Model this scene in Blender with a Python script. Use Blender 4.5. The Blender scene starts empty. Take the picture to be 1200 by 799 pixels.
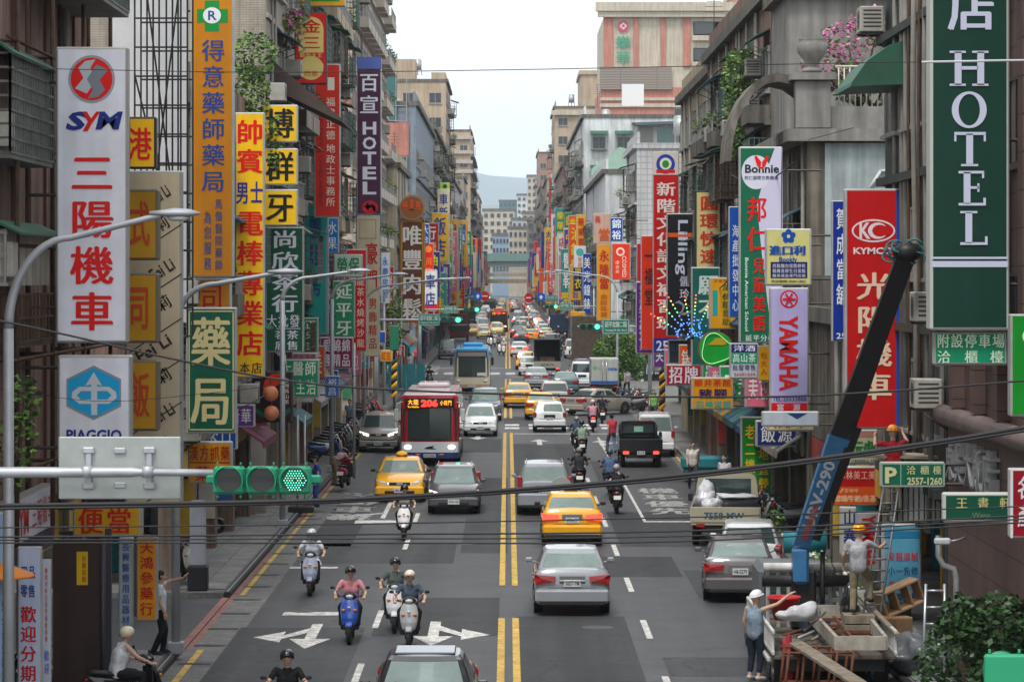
import bpy, math, random
from mathutils import Vector, Matrix
R = math.radians
C = bpy.context.scene.collection
S = bpy.context.scene
random.seed(7)

# ---------------------------------------------------------------- camera, world, sun, exposure
F = 3600.0          # focal length in photo pixels (photo 1200 wide)
CX, HY, CH = 595.0, 323.0, 7.9   # vanishing point of the street and camera height
cam_d = bpy.data.cameras.new('camera')
cam = bpy.data.objects.new('camera', cam_d); C.objects.link(cam)
cam.location = (0, 0, CH); cam.rotation_euler = (R(90), 0, 0)
cam_d.sensor_width = 36; cam_d.lens = F / 1200 * 36
cam_d.shift_x = (600 - CX) / 1200.0
cam_d.shift_y = -(399.5 - HY) / 1200.0
cam_d.clip_start = 0.5; cam_d.clip_end = 40000
S.camera = cam
S.render.engine = 'CYCLES'
S.cycles.use_denoising = True
S.cycles.max_bounces = 5; S.cycles.diffuse_bounces = 3; S.cycles.glossy_bounces = 3
S.cycles.volume_bounces = 1; S.cycles.transparent_max_bounces = 6
S.view_settings.view_transform = 'Standard'; S.view_settings.look = 'None'
S.view_settings.exposure = 0.80; S.view_settings.gamma = 1.0

SUN_EL, SUN_ROT = 62, 200
w = bpy.data.worlds.new('World'); S.world = w; w.use_nodes = True
nt = w.node_tree; nt.nodes.clear()
out = nt.nodes.new('ShaderNodeOutputWorld'); bg = nt.nodes.new('ShaderNodeBackground')
sky = nt.nodes.new('ShaderNodeTexSky'); sky.sky_type = 'NISHITA'; sky.sun_disc = False
sky.sun_elevation = R(SUN_EL); sky.sun_rotation = R(SUN_ROT); sky.air_density = 1.5; sky.dust_density = 4
mix = nt.nodes.new('ShaderNodeMix'); mix.data_type = 'RGBA'
mix.inputs['Factor'].default_value = 0.88
mix.inputs['B'].default_value = (9.1, 9.2, 9.3, 1)       # even bright cloud sheet over the clear-sky colour
nt.links.new(sky.outputs[0], mix.inputs['A'])
nt.links.new(mix.outputs['Result'], bg.inputs[0]); bg.inputs[1].default_value = 0.10
nt.links.new(bg.outputs[0], out.inputs[0])
sl = bpy.data.lights.new('sun', 'SUN'); sl.energy = 1.5; sl.angle = R(14); sl.color = (1, .97, .92)
so = bpy.data.objects.new('sun', sl); C.objects.link(so)
d_ = Vector((math.sin(R(SUN_ROT)) * math.cos(R(SUN_EL)), math.cos(R(SUN_ROT)) * math.cos(R(SUN_EL)), math.sin(R(SUN_EL))))
so.rotation_euler = d_.to_track_quat('Z', 'Y').to_euler()

# ---------------------------------------------------------------- helpers
def X(px, Y): return (px - CX) * Y / F
def Z(py, Y): return CH - (py - HY) * Y / F

_m = {}
def mat(name, col, rough=.65, metal=0., noise=0., nscale=1.5, streak=0., bump=0., bscale=40., emit=0., alpha=1., spec=.3, coat=0., brick=None):
    if name in _m: return _m[name]
    m = bpy.data.materials.new(name); m.use_nodes = True
    t = m.node_tree; b = t.nodes['Principled BSDF']
    c4 = (col[0], col[1], col[2], 1)
    b.inputs['Base Color'].default_value = c4
    b.inputs['Roughness'].default_value = rough; b.inputs['Metallic'].default_value = metal
    b.inputs['Specular IOR Level'].default_value = spec; b.inputs['Coat Weight'].default_value = coat
    if emit:
        b.inputs['Emission Color'].default_value = c4; b.inputs['Emission Strength'].default_value = emit
    if alpha < 1: b.inputs['Alpha'].default_value = alpha
    src = None
    def N(k): return t.nodes.new(k)
    if noise or streak or bump or brick:
        tc = N('ShaderNodeTexCoord')
        geo = N('ShaderNodeNewGeometry')
    if brick:   # (width, height, mortar, mortar colour, second colour)
        sx = N('ShaderNodeSeparateXYZ'); t.links.new(geo.outputs['Position'], sx.inputs[0])
        ad = N('ShaderNodeMath'); ad.operation = 'ADD'
        t.links.new(sx.outputs[0], ad.inputs[0]); t.links.new(sx.outputs[1], ad.inputs[1])
        cb = N('ShaderNodeCombineXYZ'); t.links.new(ad.outputs[0], cb.inputs[0]); t.links.new(sx.outputs[2], cb.inputs[1])
        bt = N('ShaderNodeTexBrick'); t.links.new(cb.outputs[0], bt.inputs['Vector'])
        bt.offset = brick[5] if len(brick) > 5 else 0.
        bt.inputs['Scale'].default_value = 1
        bt.inputs['Brick Width'].default_value = brick[0]; bt.inputs['Row Height'].default_value = brick[1]
        bt.inputs['Mortar Size'].default_value = brick[2]
        bt.inputs['Color1'].default_value = c4; bt.inputs['Color2'].default_value = (*brick[4], 1)
        bt.inputs['Mortar'].default_value = (*brick[3], 1)
        src = bt.outputs[0]
    def blend(tex_out, amount, lo, hi, dark):
        nonlocal src
        mr = N('ShaderNodeMapRange'); mr.inputs[1].default_value = lo; mr.inputs[2].default_value = hi
        mr.inputs[3].default_value = 1 - amount; mr.inputs[4].default_value = 1 + amount * dark
        t.links.new(tex_out, mr.inputs[0])
        mx = N('ShaderNodeMix'); mx.data_type = 'RGBA'; mx.blend_type = 'MULTIPLY'; mx.inputs['Factor'].default_value = 1
        if src: t.links.new(src, mx.inputs['A'])
        else: mx.inputs['A'].default_value = c4
        t.links.new(mr.outputs[0], mx.inputs['B']); src = mx.outputs['Result']
    if noise:
        n = N('ShaderNodeTexNoise'); n.inputs['Scale'].default_value = nscale; n.inputs['Detail'].default_value = 6; n.inputs['Roughness'].default_value = .65
        t.links.new(geo.outputs['Position'], n.inputs['Vector']); blend(n.outputs[0], noise, .3, .7, .6)
    if streak:
        mp = N('ShaderNodeMapping'); mp.inputs['Scale'].default_value = (3.5, 3.5, .25)
        t.links.new(geo.outputs['Position'], mp.inputs[0])
        n = N('ShaderNodeTexNoise'); n.inputs['Scale'].default_value = 1.1; n.inputs['Detail'].default_value = 7
        t.links.new(mp.outputs[0], n.inputs['Vector']); blend(n.outputs[0], streak, .35, .62, .15)
    if name.startswith(('asphalt','gutter','line_')):      # coarse grain of the surface
        for sc_, am in ((26, .22), (7, .14)):
            n = N('ShaderNodeTexNoise'); n.inputs['Scale'].default_value = sc_; n.inputs['Detail'].default_value = 3
            t.links.new(geo.outputs['Position'], n.inputs['Vector']); blend(n.outputs[0], am, .35, .65, .9)
    if name.startswith('asphalt'):      # wheel tracks along the street, fine cracks
        for sc_, am, lo, hi in (((1.15, .012, 1), .22, .35, .65), ((.5, .05, 1), .16, .35, .65)):
            mp = N('ShaderNodeMapping'); mp.inputs['Scale'].default_value = sc_; t.links.new(geo.outputs['Position'], mp.inputs[0])
            n = N('ShaderNodeTexNoise'); n.inputs['Scale'].default_value = 1; n.inputs['Detail'].default_value = 5
            t.links.new(mp.outputs[0], n.inputs['Vector']); blend(n.outputs[0], am, lo, hi, .5)
        vo = N('ShaderNodeTexVoronoi'); vo.feature = 'DISTANCE_TO_EDGE'; vo.inputs['Scale'].default_value = .22
        nz = N('ShaderNodeTexNoise'); nz.inputs['Scale'].default_value = .9; nz.inputs['Detail'].default_value = 6
        ma = N('ShaderNodeVectorMath'); ma.operation = 'MULTIPLY_ADD'; ma.inputs[1].default_value = (2.5, 2.5, 0)
        t.links.new(geo.outputs['Position'], nz.inputs['Vector']); t.links.new(nz.outputs['Color'], ma.inputs[0]); t.links.new(geo.outputs['Position'], ma.inputs[2])
        t.links.new(ma.outputs[0], vo.inputs['Vector']); blend(vo.outputs['Distance'], .45, 0., .012, 0.)
    if src: t.links.new(src, b.inputs['Base Color'])
    if bump:
        n = N('ShaderNodeTexNoise'); n.inputs['Scale'].default_value = bscale; n.inputs['Detail'].default_value = 4
        t.links.new(tc.outputs['Object'], n.inputs['Vector'])
        bp = N('ShaderNodeBump'); bp.inputs['Strength'].default_value = bump; bp.inputs['Distance'].default_value = .02
        t.links.new(n.outputs[0], bp.inputs['Height']); t.links.new(bp.outputs[0], b.inputs['Normal'])
    _m[name] = m
    return m

class MB:
    """collects geometry of one object"""
    def __init__(s): s.v = []; s.f = []; s.mi = []; s.sm = []; s.M = None
    def add(s, vs, fs, mi=0, smooth=False):
        o = len(s.v)
        if s.M is not None: vs = [tuple(s.M @ Vector(v)) for v in vs]
        s.v.extend(vs)
        for f in fs: s.f.append(tuple(i + o for i in f)); s.mi.append(mi); s.sm.append(smooth)
        return s
    def box(s, x0, x1, y0, y1, z0, z1, mi=0):
        if x0 > x1: x0, x1 = x1, x0
        if y0 > y1: y0, y1 = y1, y0
        if z0 > z1: z0, z1 = z1, z0
        return s.add([(x0,y0,z0),(x1,y0,z0),(x1,y1,z0),(x0,y1,z0),(x0,y0,z1),(x1,y0,z1),(x1,y1,z1),(x0,y1,z1)],
              [(0,3,2,1),(4,5,6,7),(0,1,5,4),(1,2,6,5),(2,3,7,6),(3,0,4,7)], mi)
    def cbox(s, x0, x1, y0, y1, z0, z1, c=.02, mi=0, smooth=False):
        """box with chamfered edges"""
        P = []
        idx = {}
        for ix, (xa, xb) in enumerate(((x0, x0 + c), (x1, x1 - c))):
            for iy, (ya, yb) in enumerate(((y0, y0 + c), (y1, y1 - c))):
                for iz, (za, zb) in enumerate(((z0, z0 + c), (z1, z1 - c))):
                    for ax, p in enumerate(((xa, yb, zb), (xb, ya, zb), (xb, yb, za))):
                        idx[(ix, iy, iz, ax)] = len(P); P.append(p)
        fs = []
        for ax in range(3):
            o = [a for a in range(3) if a != ax]
            for e in (0, 1):
                q = []
                for (a, b) in ((0,0),(1,0),(1,1),(0,1)):
                    k = [0,0,0]; k[ax] = e; k[o[0]] = a; k[o[1]] = b
                    q.append(idx[(k[0], k[1], k[2], ax)])
                fl = (e == 1) ^ (ax == 1)
                fs.append(tuple(q) if fl else tuple(q[::-1]))
            for a in (0, 1):
                for b in (0, 1):
                    k0 = [0,0,0]; k1 = [0,0,0]; k0[ax] = 0; k1[ax] = 1
                    for k in (k0, k1): k[o[0]] = a; k[o[1]] = b
                    fs.append((idx[(*k0, o[0])], idx[(*k1, o[0])], idx[(*k1, o[1])], idx[(*k0, o[1])]))
        for ix in (0,1):
            for iy in (0,1):
                for iz in (0,1): fs.append((idx[(ix,iy,iz,0)], idx[(ix,iy,iz,1)], idx[(ix,iy,iz,2)]))
        return s.add(P, fs, mi, smooth)
    def quad(s, a, b, c, d, mi=0): return s.add([a,b,c,d], [(0,1,2,3)], mi)
    def ring(s, rings, mi=0, smooth=True, cap=True, close=True):
        """loft through rings of equal count"""
        n = len(rings[0]); vs = [p for r in rings for p in r]; fs = []
        m = n if close else n - 1
        for k in range(len(rings) - 1):
            for i in range(m):
                j = (i + 1) % n
                fs.append((k*n+i, k*n+j, (k+1)*n+j, (k+1)*n+i))
        if cap:
            fs.append(tuple(range(n))[::-1]); fs.append(tuple((len(rings)-1)*n + i for i in range(n)))
        return s.add(vs, fs, mi, smooth)
    def tube(s, pts, r, n=8, mi=0, smooth=True):
        pts = [Vector(p) for p in pts]; rr = r if isinstance(r, (list, tuple)) else [r] * len(pts)
        rings = []; up = None
        for i, p in enumerate(pts):
            a = pts[max(i-1, 0)]; b = pts[min(i+1, len(pts)-1)]
            d = (b - a).normalized() if (b-a).length > 1e-9 else Vector((0,0,1))
            if up is None: up = Vector((0,0,1)) if abs(d.z) < .9 else Vector((1,0,0))
            u = d.cross(up).normalized(); v2 = u.cross(d).normalized(); up = v2
            rings.append([tuple(p + (u*math.cos(2*math.pi*k/n) + v2*math.sin(2*math.pi*k/n)) * rr[i]) for k in range(n)])
        return s.ring(rings, mi, smooth)
    def bar(s, a, b, w_=.03, mi=0): return s.tube([a, b], w_/2*1.2, 4, mi, False)
    def disc(s, c, r, axis='y', n=20, mi=0, t=.0):
        """flat disc; with t a short drum along the axis"""
        def pt(a, o):
            ca, sa = math.cos(a)*r, math.sin(a)*r
            return {'y': (c[0]+ca, c[1]+o, c[2]+sa), 'x': (c[0]+o, c[1]+ca, c[2]+sa), 'z': (c[0]+ca, c[1]+sa, c[2]+o)}[axis]
        if t: return s.ring([[pt(2*math.pi*k/n, o) for k in range(n)] for o in (-t/2, t/2)], mi, False)
        vs = [pt(2*math.pi*k/n, 0) for k in range(n)]
        return s.add(vs, [tuple(range(n))], mi)
    def ball(s, c, r, n=10, m=7, mi=0):
        rx, ry, rz = r if isinstance(r, (list, tuple)) else (r, r, r)
        rings = []
        for j in range(m + 1):
            ph = math.pi * j / m; q = max(math.sin(ph), .02)
            rings.append([(c[0]+rx*q*math.cos(2*math.pi*k/n), c[1]+ry*q*math.sin(2*math.pi*k/n), c[2]-rz*math.cos(ph)) for k in range(n)])
        return s.ring(rings, mi, True)
    def prism(s, poly, y0, y1, mi=0):
        """polygon in (x,z) extruded along y"""
        n = len(poly); vs = [(x, y0, z) for x, z in poly] + [(x, y1, z) for x, z in poly]
        fs = [tuple(range(n)), tuple(range(2*n-1, n-1, -1))] + [(i, (i+1) % n + 0, (i+1) % n + n, i + n) for i in range(n)]
        return s.add(vs, fs, mi)
    def mesh(s, name, mats):
        me = bpy.data.meshes.new(name); me.from_pydata(s.v, [], s.f)
        for m in (mats if isinstance(mats, (list, tuple)) else [mats]): me.materials.append(m)
        if len(me.polygons) == len(s.mi):
            me.polygons.foreach_set('material_index', s.mi); me.polygons.foreach_set('use_smooth', s.sm)
        me.update()
        if getattr(s, 'sharp', None): me.set_sharp_from_angle(angle=R(s.sharp))
        return me
    def build(s, name, mats, parent=None, loc=None, rz=0):
        o = bpy.data.objects.new(name, s.mesh(name, mats)); C.objects.link(o)
        if parent: o.parent = parent
        if loc: o.location = loc
        if rz: o.rotation_euler = (0, 0, rz)
        return o

def place(me, name, parent=None, loc=(0,0,0), rot=None, sc=None):
    o = bpy.data.objects.new(name, me); C.objects.link(o)
    if parent: o.parent = parent
    o.location = loc
    if rot: o.rotation_euler = rot
    if sc: o.scale = sc
    return o
def tag(o, label=None, cat=None, group=None, kind=None):
    if label: o['label'] = label
    if cat: o['category'] = cat
    if group: o['group'] = group
    if kind: o['kind'] = kind
    return o
def thing(name, label, cat, loc=(0,0,0), rz=0, group=None):
    o = bpy.data.objects.new(name, None); C.objects.link(o)
    o.empty_display_size = .2
    o.location = loc; o.rotation_euler = (0, 0, rz)
    return tag(o, label, cat, group)
_ord = {}
ORD = 'first second third fourth fifth sixth seventh eighth ninth tenth eleventh twelfth thirteenth fourteenth fifteenth sixteenth seventeenth eighteenth nineteenth twentieth'.split()
def nth(*key):
    n = _ord[key] = _ord.get(key, -1) + 1
    return ORD[n] if n < 20 else 'later'
_kids = {}
def copy_tree(o, loc, rz=None, label=None, group=None, parent=None):
    c = o.copy(); C.objects.link(c)
    if parent: c.parent = parent
    if loc is not None: c.location = loc
    if rz is not None: c.rotation_euler = (0, 0, rz)
    if label: c['label'] = label
    if group: c['group'] = group
    for ch in kids(o): copy_tree(ch, None, parent=c)
    return c
def kids(o):
    return [x for x in o.children]

# ---------------------------------------------------------------- lettering
_g = {}
_cu = bpy.data.curves.new('glyph_source', 'FONT'); _cu.resolution_u = 2
_go = bpy.data.objects.new('glyph_source', _cu)
def glyph(st, bold=.02):
    k = (st, bold)
    if k not in _g:
        _cu.body = st; _cu.offset = bold
        me = _go.to_mesh()
        _g[k] = ([(v.co.x, v.co.y) for v in me.vertices], [tuple(p.vertices) for p in me.polygons])
        _go.to_mesh_clear()
    return _g[k]
def put(mb, st, u0, v0, u1, v1, y=0., bold=.02, em=None, rot=0, mi=0, _st=0):
    """fit a string to the rectangle u0..u1, v0..v1 of the XZ plane (v up). em: keep the CJK square instead of the ink box"""
    cjk = any(ord(c) > 0x2e80 for c in st)
    if cjk and bold >= .014 and not _st:      # heavier strokes: shifted copies, each a hair in front of the last
        e = bold * .8; w_, h_ = (u1-u0), (v1-v0)
        for k, (a, b) in enumerate(((-e,0),(e,0),(0,e*.8)) if bold > .02 else ((-e,0),(e,0))):
            put(mb, st, u0+a*w_, v0+b*h_, u1+a*w_, v1+b*h_, y-.0006*k*max(1,abs(w_)), 0, em, rot, mi, 1)
        return
    if cjk: bold = 0.
    vs, fs = glyph(st, bold)
    if not vs: return
    if em is None: em = len(st) == 1 and ord(st) > 0x2e80
    if em: a, b, c, d = 0., 1., -.12, .88
    else:
        a, b = min(v[0] for v in vs), max(v[0] for v in vs); c, d = min(v[1] for v in vs), max(v[1] for v in vs)
    P = []
    for x, z in vs:
        p, q = (x - a) / (b - a), (z - c) / (d - c)
        if rot == 90: p, q = q, 1 - p          # reads downward
        P.append((u0 + p * (u1 - u0), y, v0 + q * (v1 - v0)))
    mb.add(P, fs, mi)
def column(mb, st, u0, v0, u1, v1, y=0., bold=.02, mi=0, pad=.06):
    """characters stacked top to bottom"""
    n = len(st); h = (v1 - v0) / n
    for i, ch in enumerate(st):
        if ch == ' ': continue
        t = v1 - i * h
        put(mb, ch, u0, t - h * (1 - pad), u1, t - h * pad, y, bold, mi=mi)
def row(mb, st, u0, v0, u1, v1, y=0., bold=.02, mi=0, pad=.04):
    n = len(st); w_ = (u1 - u0) / n
    for i, ch in enumerate(st):
        if ch == ' ': continue
        put(mb, ch, u0 + w_ * (i + pad), v0, u0 + w_ * (i + 1 - pad), v1, y, bold, mi=mi)

def remesh(mb, voxel=.02, smooth=2, name='body'):
    me = mb.mesh('tmp', []) if False else bpy.data.meshes.new('tmp')
    me.from_pydata(mb.v, [], mb.f)
    o = bpy.data.objects.new('tmp', me); C.objects.link(o)
    r = o.modifiers.new('r', 'REMESH'); r.mode = 'VOXEL'; r.voxel_size = voxel
    if smooth:
        q = o.modifiers.new('s', 'SMOOTH'); q.factor = .5; q.iterations = smooth
    dg = bpy.context.evaluated_depsgraph_get()
    ev = o.evaluated_get(dg)
    nm = bpy.data.meshes.new_from_object(ev)
    nm.name = name
    nm.polygons.foreach_set('use_smooth', [True] * len(nm.polygons))
    bpy.data.objects.remove(o); bpy.data.meshes.remove(me)
    return nm
# ---------------------------------------------------------------- materials of the setting
asphalt = mat('asphalt', (.050,.052,.057), .62, spec=.5, noise=.32, nscale=.55, bump=.25, bscale=9)
asphalt_new = mat('asphalt_new', (.044,.046,.050), .8, noise=.2, nscale=.8)
asphalt_old = mat('asphalt_old', (.060,.062,.066), .85, noise=.2, nscale=.7)
ground_m = mat('ground', (.10,.10,.10), .9, noise=.2, nscale=.2)
concrete = mat('concrete', (.24,.235,.22), .85, noise=.2, nscale=1.3, streak=.35)
gutter_m = mat('gutter_concrete', (.15,.15,.145), .85, noise=.3, nscale=2)
paving = mat('paving', (.24,.24,.23), .85, noise=.35, nscale=.9)
paving_b = mat('paving_b', (.21,.207,.20), .85, noise=.35, nscale=.9)
curb_m = mat('curb_stone', (.035,.036,.038), .7, noise=.3, nscale=3)
steel_strip = mat('steel_strip', (.4,.41,.42), .4, .6)
line_white = mat('line_white', (.56,.55,.52), .7, noise=.5, nscale=3.5)
line_yellow = mat('line_yellow', (.56,.36,.07), .7, noise=.45, nscale=3)
line_red = mat('line_red', (.26,.12,.10), .75, noise=.35, nscale=3)
dark = mat('dark_void', (.012,.012,.012), .9)
black_m = mat('black_paint', (.02,.02,.022), .5)
rubber = mat('rubber', (.018,.018,.018), .75)

def sheet(name, x0, x1, y0, y1, z, m, kind='structure', parent=None):
    o = MB().quad((x0,y0,z),(x1,y0,z),(x1,y1,z),(x0,y1,z)).build(name, m, parent)
    return tag(o, kind=kind) if kind else o
# ground sheet to the horizon, the road on top
sheet('ground', -6000, 6000, -40, 16000, -.03, ground_m)
RL, RR = -6.83, 7.6
mb = MB()
ys = [20,64,75,110,158,172,246,258,400,600,900,1400]
for a, b in zip(ys, ys[1:]): mb.quad((RL,a,0),(RR,a,0),(RR,b,0),(RL,b,0))
for (a, b) in ((158.05,171.95),(246.05,257.95),(430,440),(620,632)):
    mb.quad((RR,a,0),(60,a,0),(60,b,0),(RR,b,0)); mb.quad((-60,a,0),(RL,a,0),(RL,b,0),(-60,b,0))
mb.quad((-40,64.2,0),(RL,64.2,0),(RL,75.3,0),(-40,75.3,0))
road = tag(mb.build('road', asphalt), kind='structure')
def rp(name, pts, z, m):
    o = MB().add([(x,y,z) for x,y in pts], [tuple(range(len(pts)))]).build(name, m, road); return o
def gy(py): return CH * F / (py - HY)
def quadpx(name, x0, x1, pya, pyb, z, m):   # strip between two distances given by photo rows of the road surface
    ya, yb = gy(pya), gy(pyb); return rp(name, [(x0,ya),(x1,ya),(x1,yb),(x0,yb)], z, m)
# asphalt patches
for (x0,x1,a,b,m) in ((-1.35,.0,648,560,asphalt_old),(-5.6,-1.5,660,636,asphalt_old),(1.4,4.6,676,652,asphalt_new),(4.7,7.4,700,668,asphalt_old),(.1,3.0,600,520,asphalt_old),
                      (-6,-3.2,799,735,asphalt_old),(.2,2.7,799,722,asphalt_new),(3.3,6.0,640,600,asphalt_new),(-4.4,-.3,530,514,asphalt_old),(-.2,5,500,488,asphalt_old),(3.5,7,565,540,asphalt_old),
                      (-5.9,-4.6,640,590,asphalt_new),(3.2,7.5,792,770,asphalt_old),(-3,-.2,745,700,asphalt_new)):
    quadpx('asphalt_patch', x0, x1, a, b, .004, m)
# manhole covers
for (px,py) in ((355,716),(545,637),(700,735),(640,565),(850,690)):
    Y=gy(py); MB().disc((X(px,Y),Y,.009),.36,'z',16).build('manhole_cover', mat('iron_cover',(.09,.09,.09),.5,.5,noise=.4,nscale=30), road)
# double yellow line (broken at the junctions)
for (a,b) in ((900,724),(686,507),(490,444),(432,400),(398,372),(370,352)):
    for x in (-.16,.16): quadpx('yellow_line', x-.075+(.02), x+.075+.02, a, b, .008, line_yellow)
# lane dashes 4 m with gaps of 6 m
for x0, s0, s1, off in ((3.1, 56, 340, 1.0), (-2.98, 56, 340, 3.0)):
    y = s0 + off
    while y < s1:
        if not (155 < y < 173 or 243 < y < 258):
            rp('lane_dash', [(x0-.07,y),(x0+.07,y),(x0+.07,y+3.6),(x0-.07,y+3.6)], .008, line_white)
        y += 9.9
# slow-lane solid line right, waiting boxes
rp('lane_line', [(4.36,98.5),(4.46,98.5),(4.46,150),(4.36,150)], .008, line_white)
rp('lane_line', [(4.46,98.5),(7.3,98.5),(7.3,98.9),(4.46,98.9)], .008, line_white)
rp('lane_line', [(-5.9,100.0),(-4.1,102),(-4.1,102.4),(-5.9,100.4)], .008, line_white)
rp('lane_line', [(-4.15,100),(-4.0,100),(-4.0,110),(-4.15,110)], .008, line_white)
rp('lane_line', [(-4.9,98),(-3.3,98),(-3.3,99.2),(-4.9,99.2)], .008, line_white)
rp('lane_line', [(-5.9,82.9),(-4.6,82.9),(-4.6,83.4),(-5.9,83.4)], .008, line_white)
# bracket mark
Yb = gy(716)
rp('bracket_mark', [(-5.25,Yb-.9),(-3.95,Yb-.9),(-3.95,Yb-.2),(-5.25,Yb-.2)], .008, line_white)
# crossings: broken white bands
for yc in (159.2, 162.5, 246.5, 249.5):
    x = -6.4
    while x < 7:
        rp('crossing_block', [(x,yc-.9),(x+.75,yc-.9),(x+.75,yc+.9),(x,yc+.9)], .008, line_white); x += 1.25
for (x0,x1,yc) in ((.3,6.8,153.5),(-6,-.3,175.5),(.3,6.8,240),(-6,-.3,262)):
    rp('stop_line', [(x0,yc-.25),(x1,yc-.25),(x1,yc+.25),(x0,yc+.25)], .008, line_white)
# arrows (local: u right, v forward away from the tail)
def arrow(px, py, turn, toward, length=4.6):
    Y = gy(py); x = X(px, Y); s = -1 if toward else 1
    def T(p): return (x + p[0]*s, Y + p[1]*s)
    L = length
    rp('lane_arrow', [T(p) for p in ((-.12,-L/2),(.12,-L/2),(.12,L*.12),(.45,L*.12),(0,L/2),(-.45,L*.12),(-.12,L*.12))], .0085, line_white)
    if turn:
        t = turn
        pts = [(0.12*t,-L*.32),(.62*t,-L*.02),(.62*t,-L*.18),(1.25*t,L*.06),(.62*t,L*.26),(.62*t,L*.12),(.12*t,-L*.12)]
        if t < 0: pts = pts[::-1]
        rp('lane_arrow', [T(p) for p in pts], .0085, line_white)
arrow(365, 745, -1*-1, True); arrow(508, 742, -1, True)
arrow(632, 518, 0, False, 5); arrow(705, 519, 1, False, 5); arrow(560, 512, 0, True, 5); arrow(618,452,0,False,5)
# painted words
def road_text(st, px, py, w_, l_, toward):
    Y = gy(py); x = X(px, Y); mb = MB(); n = len(st)
    for i, ch in enumerate(st):
        put(mb, ch, -w_/2, -l_*(i+1)/n + l_/2, w_/2, -l_*(i+.12)/n + l_/2, bold=.045)
    s = -1 if toward else 1
    mb.v = [(x + a*s, Y + c*s, .0085 - b*1.5) for a, b, c in mb.v]
    mb.build('road_lettering', mat('line_faded', (.36,.36,.35), .75, noise=.6, nscale=4), road)
road_text('機車優先', 417, 593, 1.5, 13, True); road_text('機車優先', 778, 586, 1.5, 13, False)

# ---- pavements
pav_l = tag(MB().box(-12.2,RL-.16,20,64,-.02,.12).box(-12.2,RL-.16,75.5,158,-.02,.12).box(-12.2,RL-.16,172,246,-.02,.12).box(-12.2,RL-.16,258,1300,-.02,.12).build('sidewalk', gutter_m), kind='structure')
pav_r = tag(MB().box(RR+.16,12.4,20,158,-.02,.12).box(RR+.16,12.4,172,246,-.02,.12).box(RR+.16,12.4,258,1300,-.02,.12).build('sidewalk', gutter_m), kind='structure')
slab = MB().cbox(-.29,.29,-.44,.44,0,.03,.01).mesh('paving_slab', paving)
slab2 = MB().cbox(-.29,.29,-.44,.44,0,.03,.01).mesh('paving_slab', paving_b)
n = 0; y = 56.
while y < 118 and n < 296:
    if y < 63.2 or y > 76:
        for x in (-7.32,-7.92,-8.52): 
            if y > 100 and x < -8: continue
            place(random.choice((slab,slab,slab2)), 'paving_slab', pav_l, (x, y, .115 + random.random()*.006)); n += 1
    y += .9
y = 58.; n = 0
while y < 84:
    for x in (8.1,8.7): place(random.choice((slab,slab2)), 'paving_slab', pav_r, (x, y, .115 + random.random()*.006))
    y += .9
# kerbs with dark stone and a steel edge, gutter with grates
for (a,b) in ((22,63.6),(75.6,110),(110,158),(172,246),(258,420),(440,900)):
    MB().cbox(RL-.16,RL,a,b,-.02,.13,.015).build('kerb', curb_m, pav_l)
    if a < 100: MB().box(RL-.10,RL-.05,a,b,.13,.134).build('kerb_strip', steel_strip, pav_l)
    MB().cbox(RR,RR+.16,a,b,-.02,.13,.015).build('kerb', curb_m if a<100 else concrete, pav_r)
MB().box(RL-.16,RL,64.0,75.2,-.02,.03).build('kerb', line_red, pav_l)
quadpx('gutter_strip', RL+.01, RL+.95, 900, 380, .003, gutter_m)
quadpx('gutter_strip', RR-.5, RR-.01, 900, 380, .003, gutter_m)
y = 50
rp('kerb_line', [(RL+.28,40),(RL+.42,40),(RL+.42,65),(RL+.28,65)], .007, line_yellow)
rp('kerb_line', [(RL+.2,76),(RL+.32,76),(RL+.32,158),(RL+.2,158)], .007, line_yellow)
rp('kerb_line', [(RL+.02,65),(RL+.16,65),(RL+.16,88),(RL+.02,88)], .007, line_red)
rp('kerb_line', [(RL+.02,98),(RL+.14,98),(RL+.14,118),(RL+.02,118)], .007, line_red)
while y < 130:
    rp('drain_grate', [(RL+.12,y),(RL+.8,y),(RL+.8,y+.28),(RL+.12,y+.28)], .0095, black_m); y += 3.1
rp('kerb_line', [(RR-.3,60),(RR-.18,60),(RR-.18,158),(RR-.3,158)], .007, line_yellow)

# ---------------------------------------------------------------- building kit (outward side is -x, origin on the wall plane)
glass = mat('window_glass', (.035,.045,.05), .12, spec=.6)
glass_b = mat('window_glass_teal', (.06,.16,.16), .12, spec=.6)
curtain = mat('window_curtained', (.22,.21,.19), .3)
alu = mat('aluminium', (.34,.34,.33), .45, .5, noise=.2)
alu_d = mat('dark_aluminium', (.06,.055,.05), .5, .3)
rust = mat('rusty_steel', (.10,.062,.04), .8, .2, noise=.45, nscale=3)
cage_m = mat('cage_metal', (.17,.18,.17), .6, .4, noise=.4, nscale=2)
cage_g = mat('cage_green', (.10,.17,.14), .6, .2, noise=.4, nscale=2)
ac_m = mat('ac_casing', (.38,.37,.33), .6, noise=.3, nscale=2)
pipe_m = mat('grey_pipe', (.22,.21,.19), .6, noise=.3)
awn_g = mat('awning_green', (.03,.11,.07), .6, noise=.25)
awn_b = mat('awning_blue', (.03,.09,.14), .6, noise=.25)
awn_r = mat('awning_rust', (.16,.12,.09), .7, noise=.4)
band_m = mat('band_concrete', (.16,.15,.13), .85, noise=.3, streak=.5)
leaf_a = mat('leaf_dark', (.035,.075,.022), .6); leaf_b = mat('leaf_mid', (.09,.18,.035), .6); leaf_c = mat('leaf_light', (.18,.31,.06), .55)
terracotta = mat('terracotta', (.25,.10,.05), .8)

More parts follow.
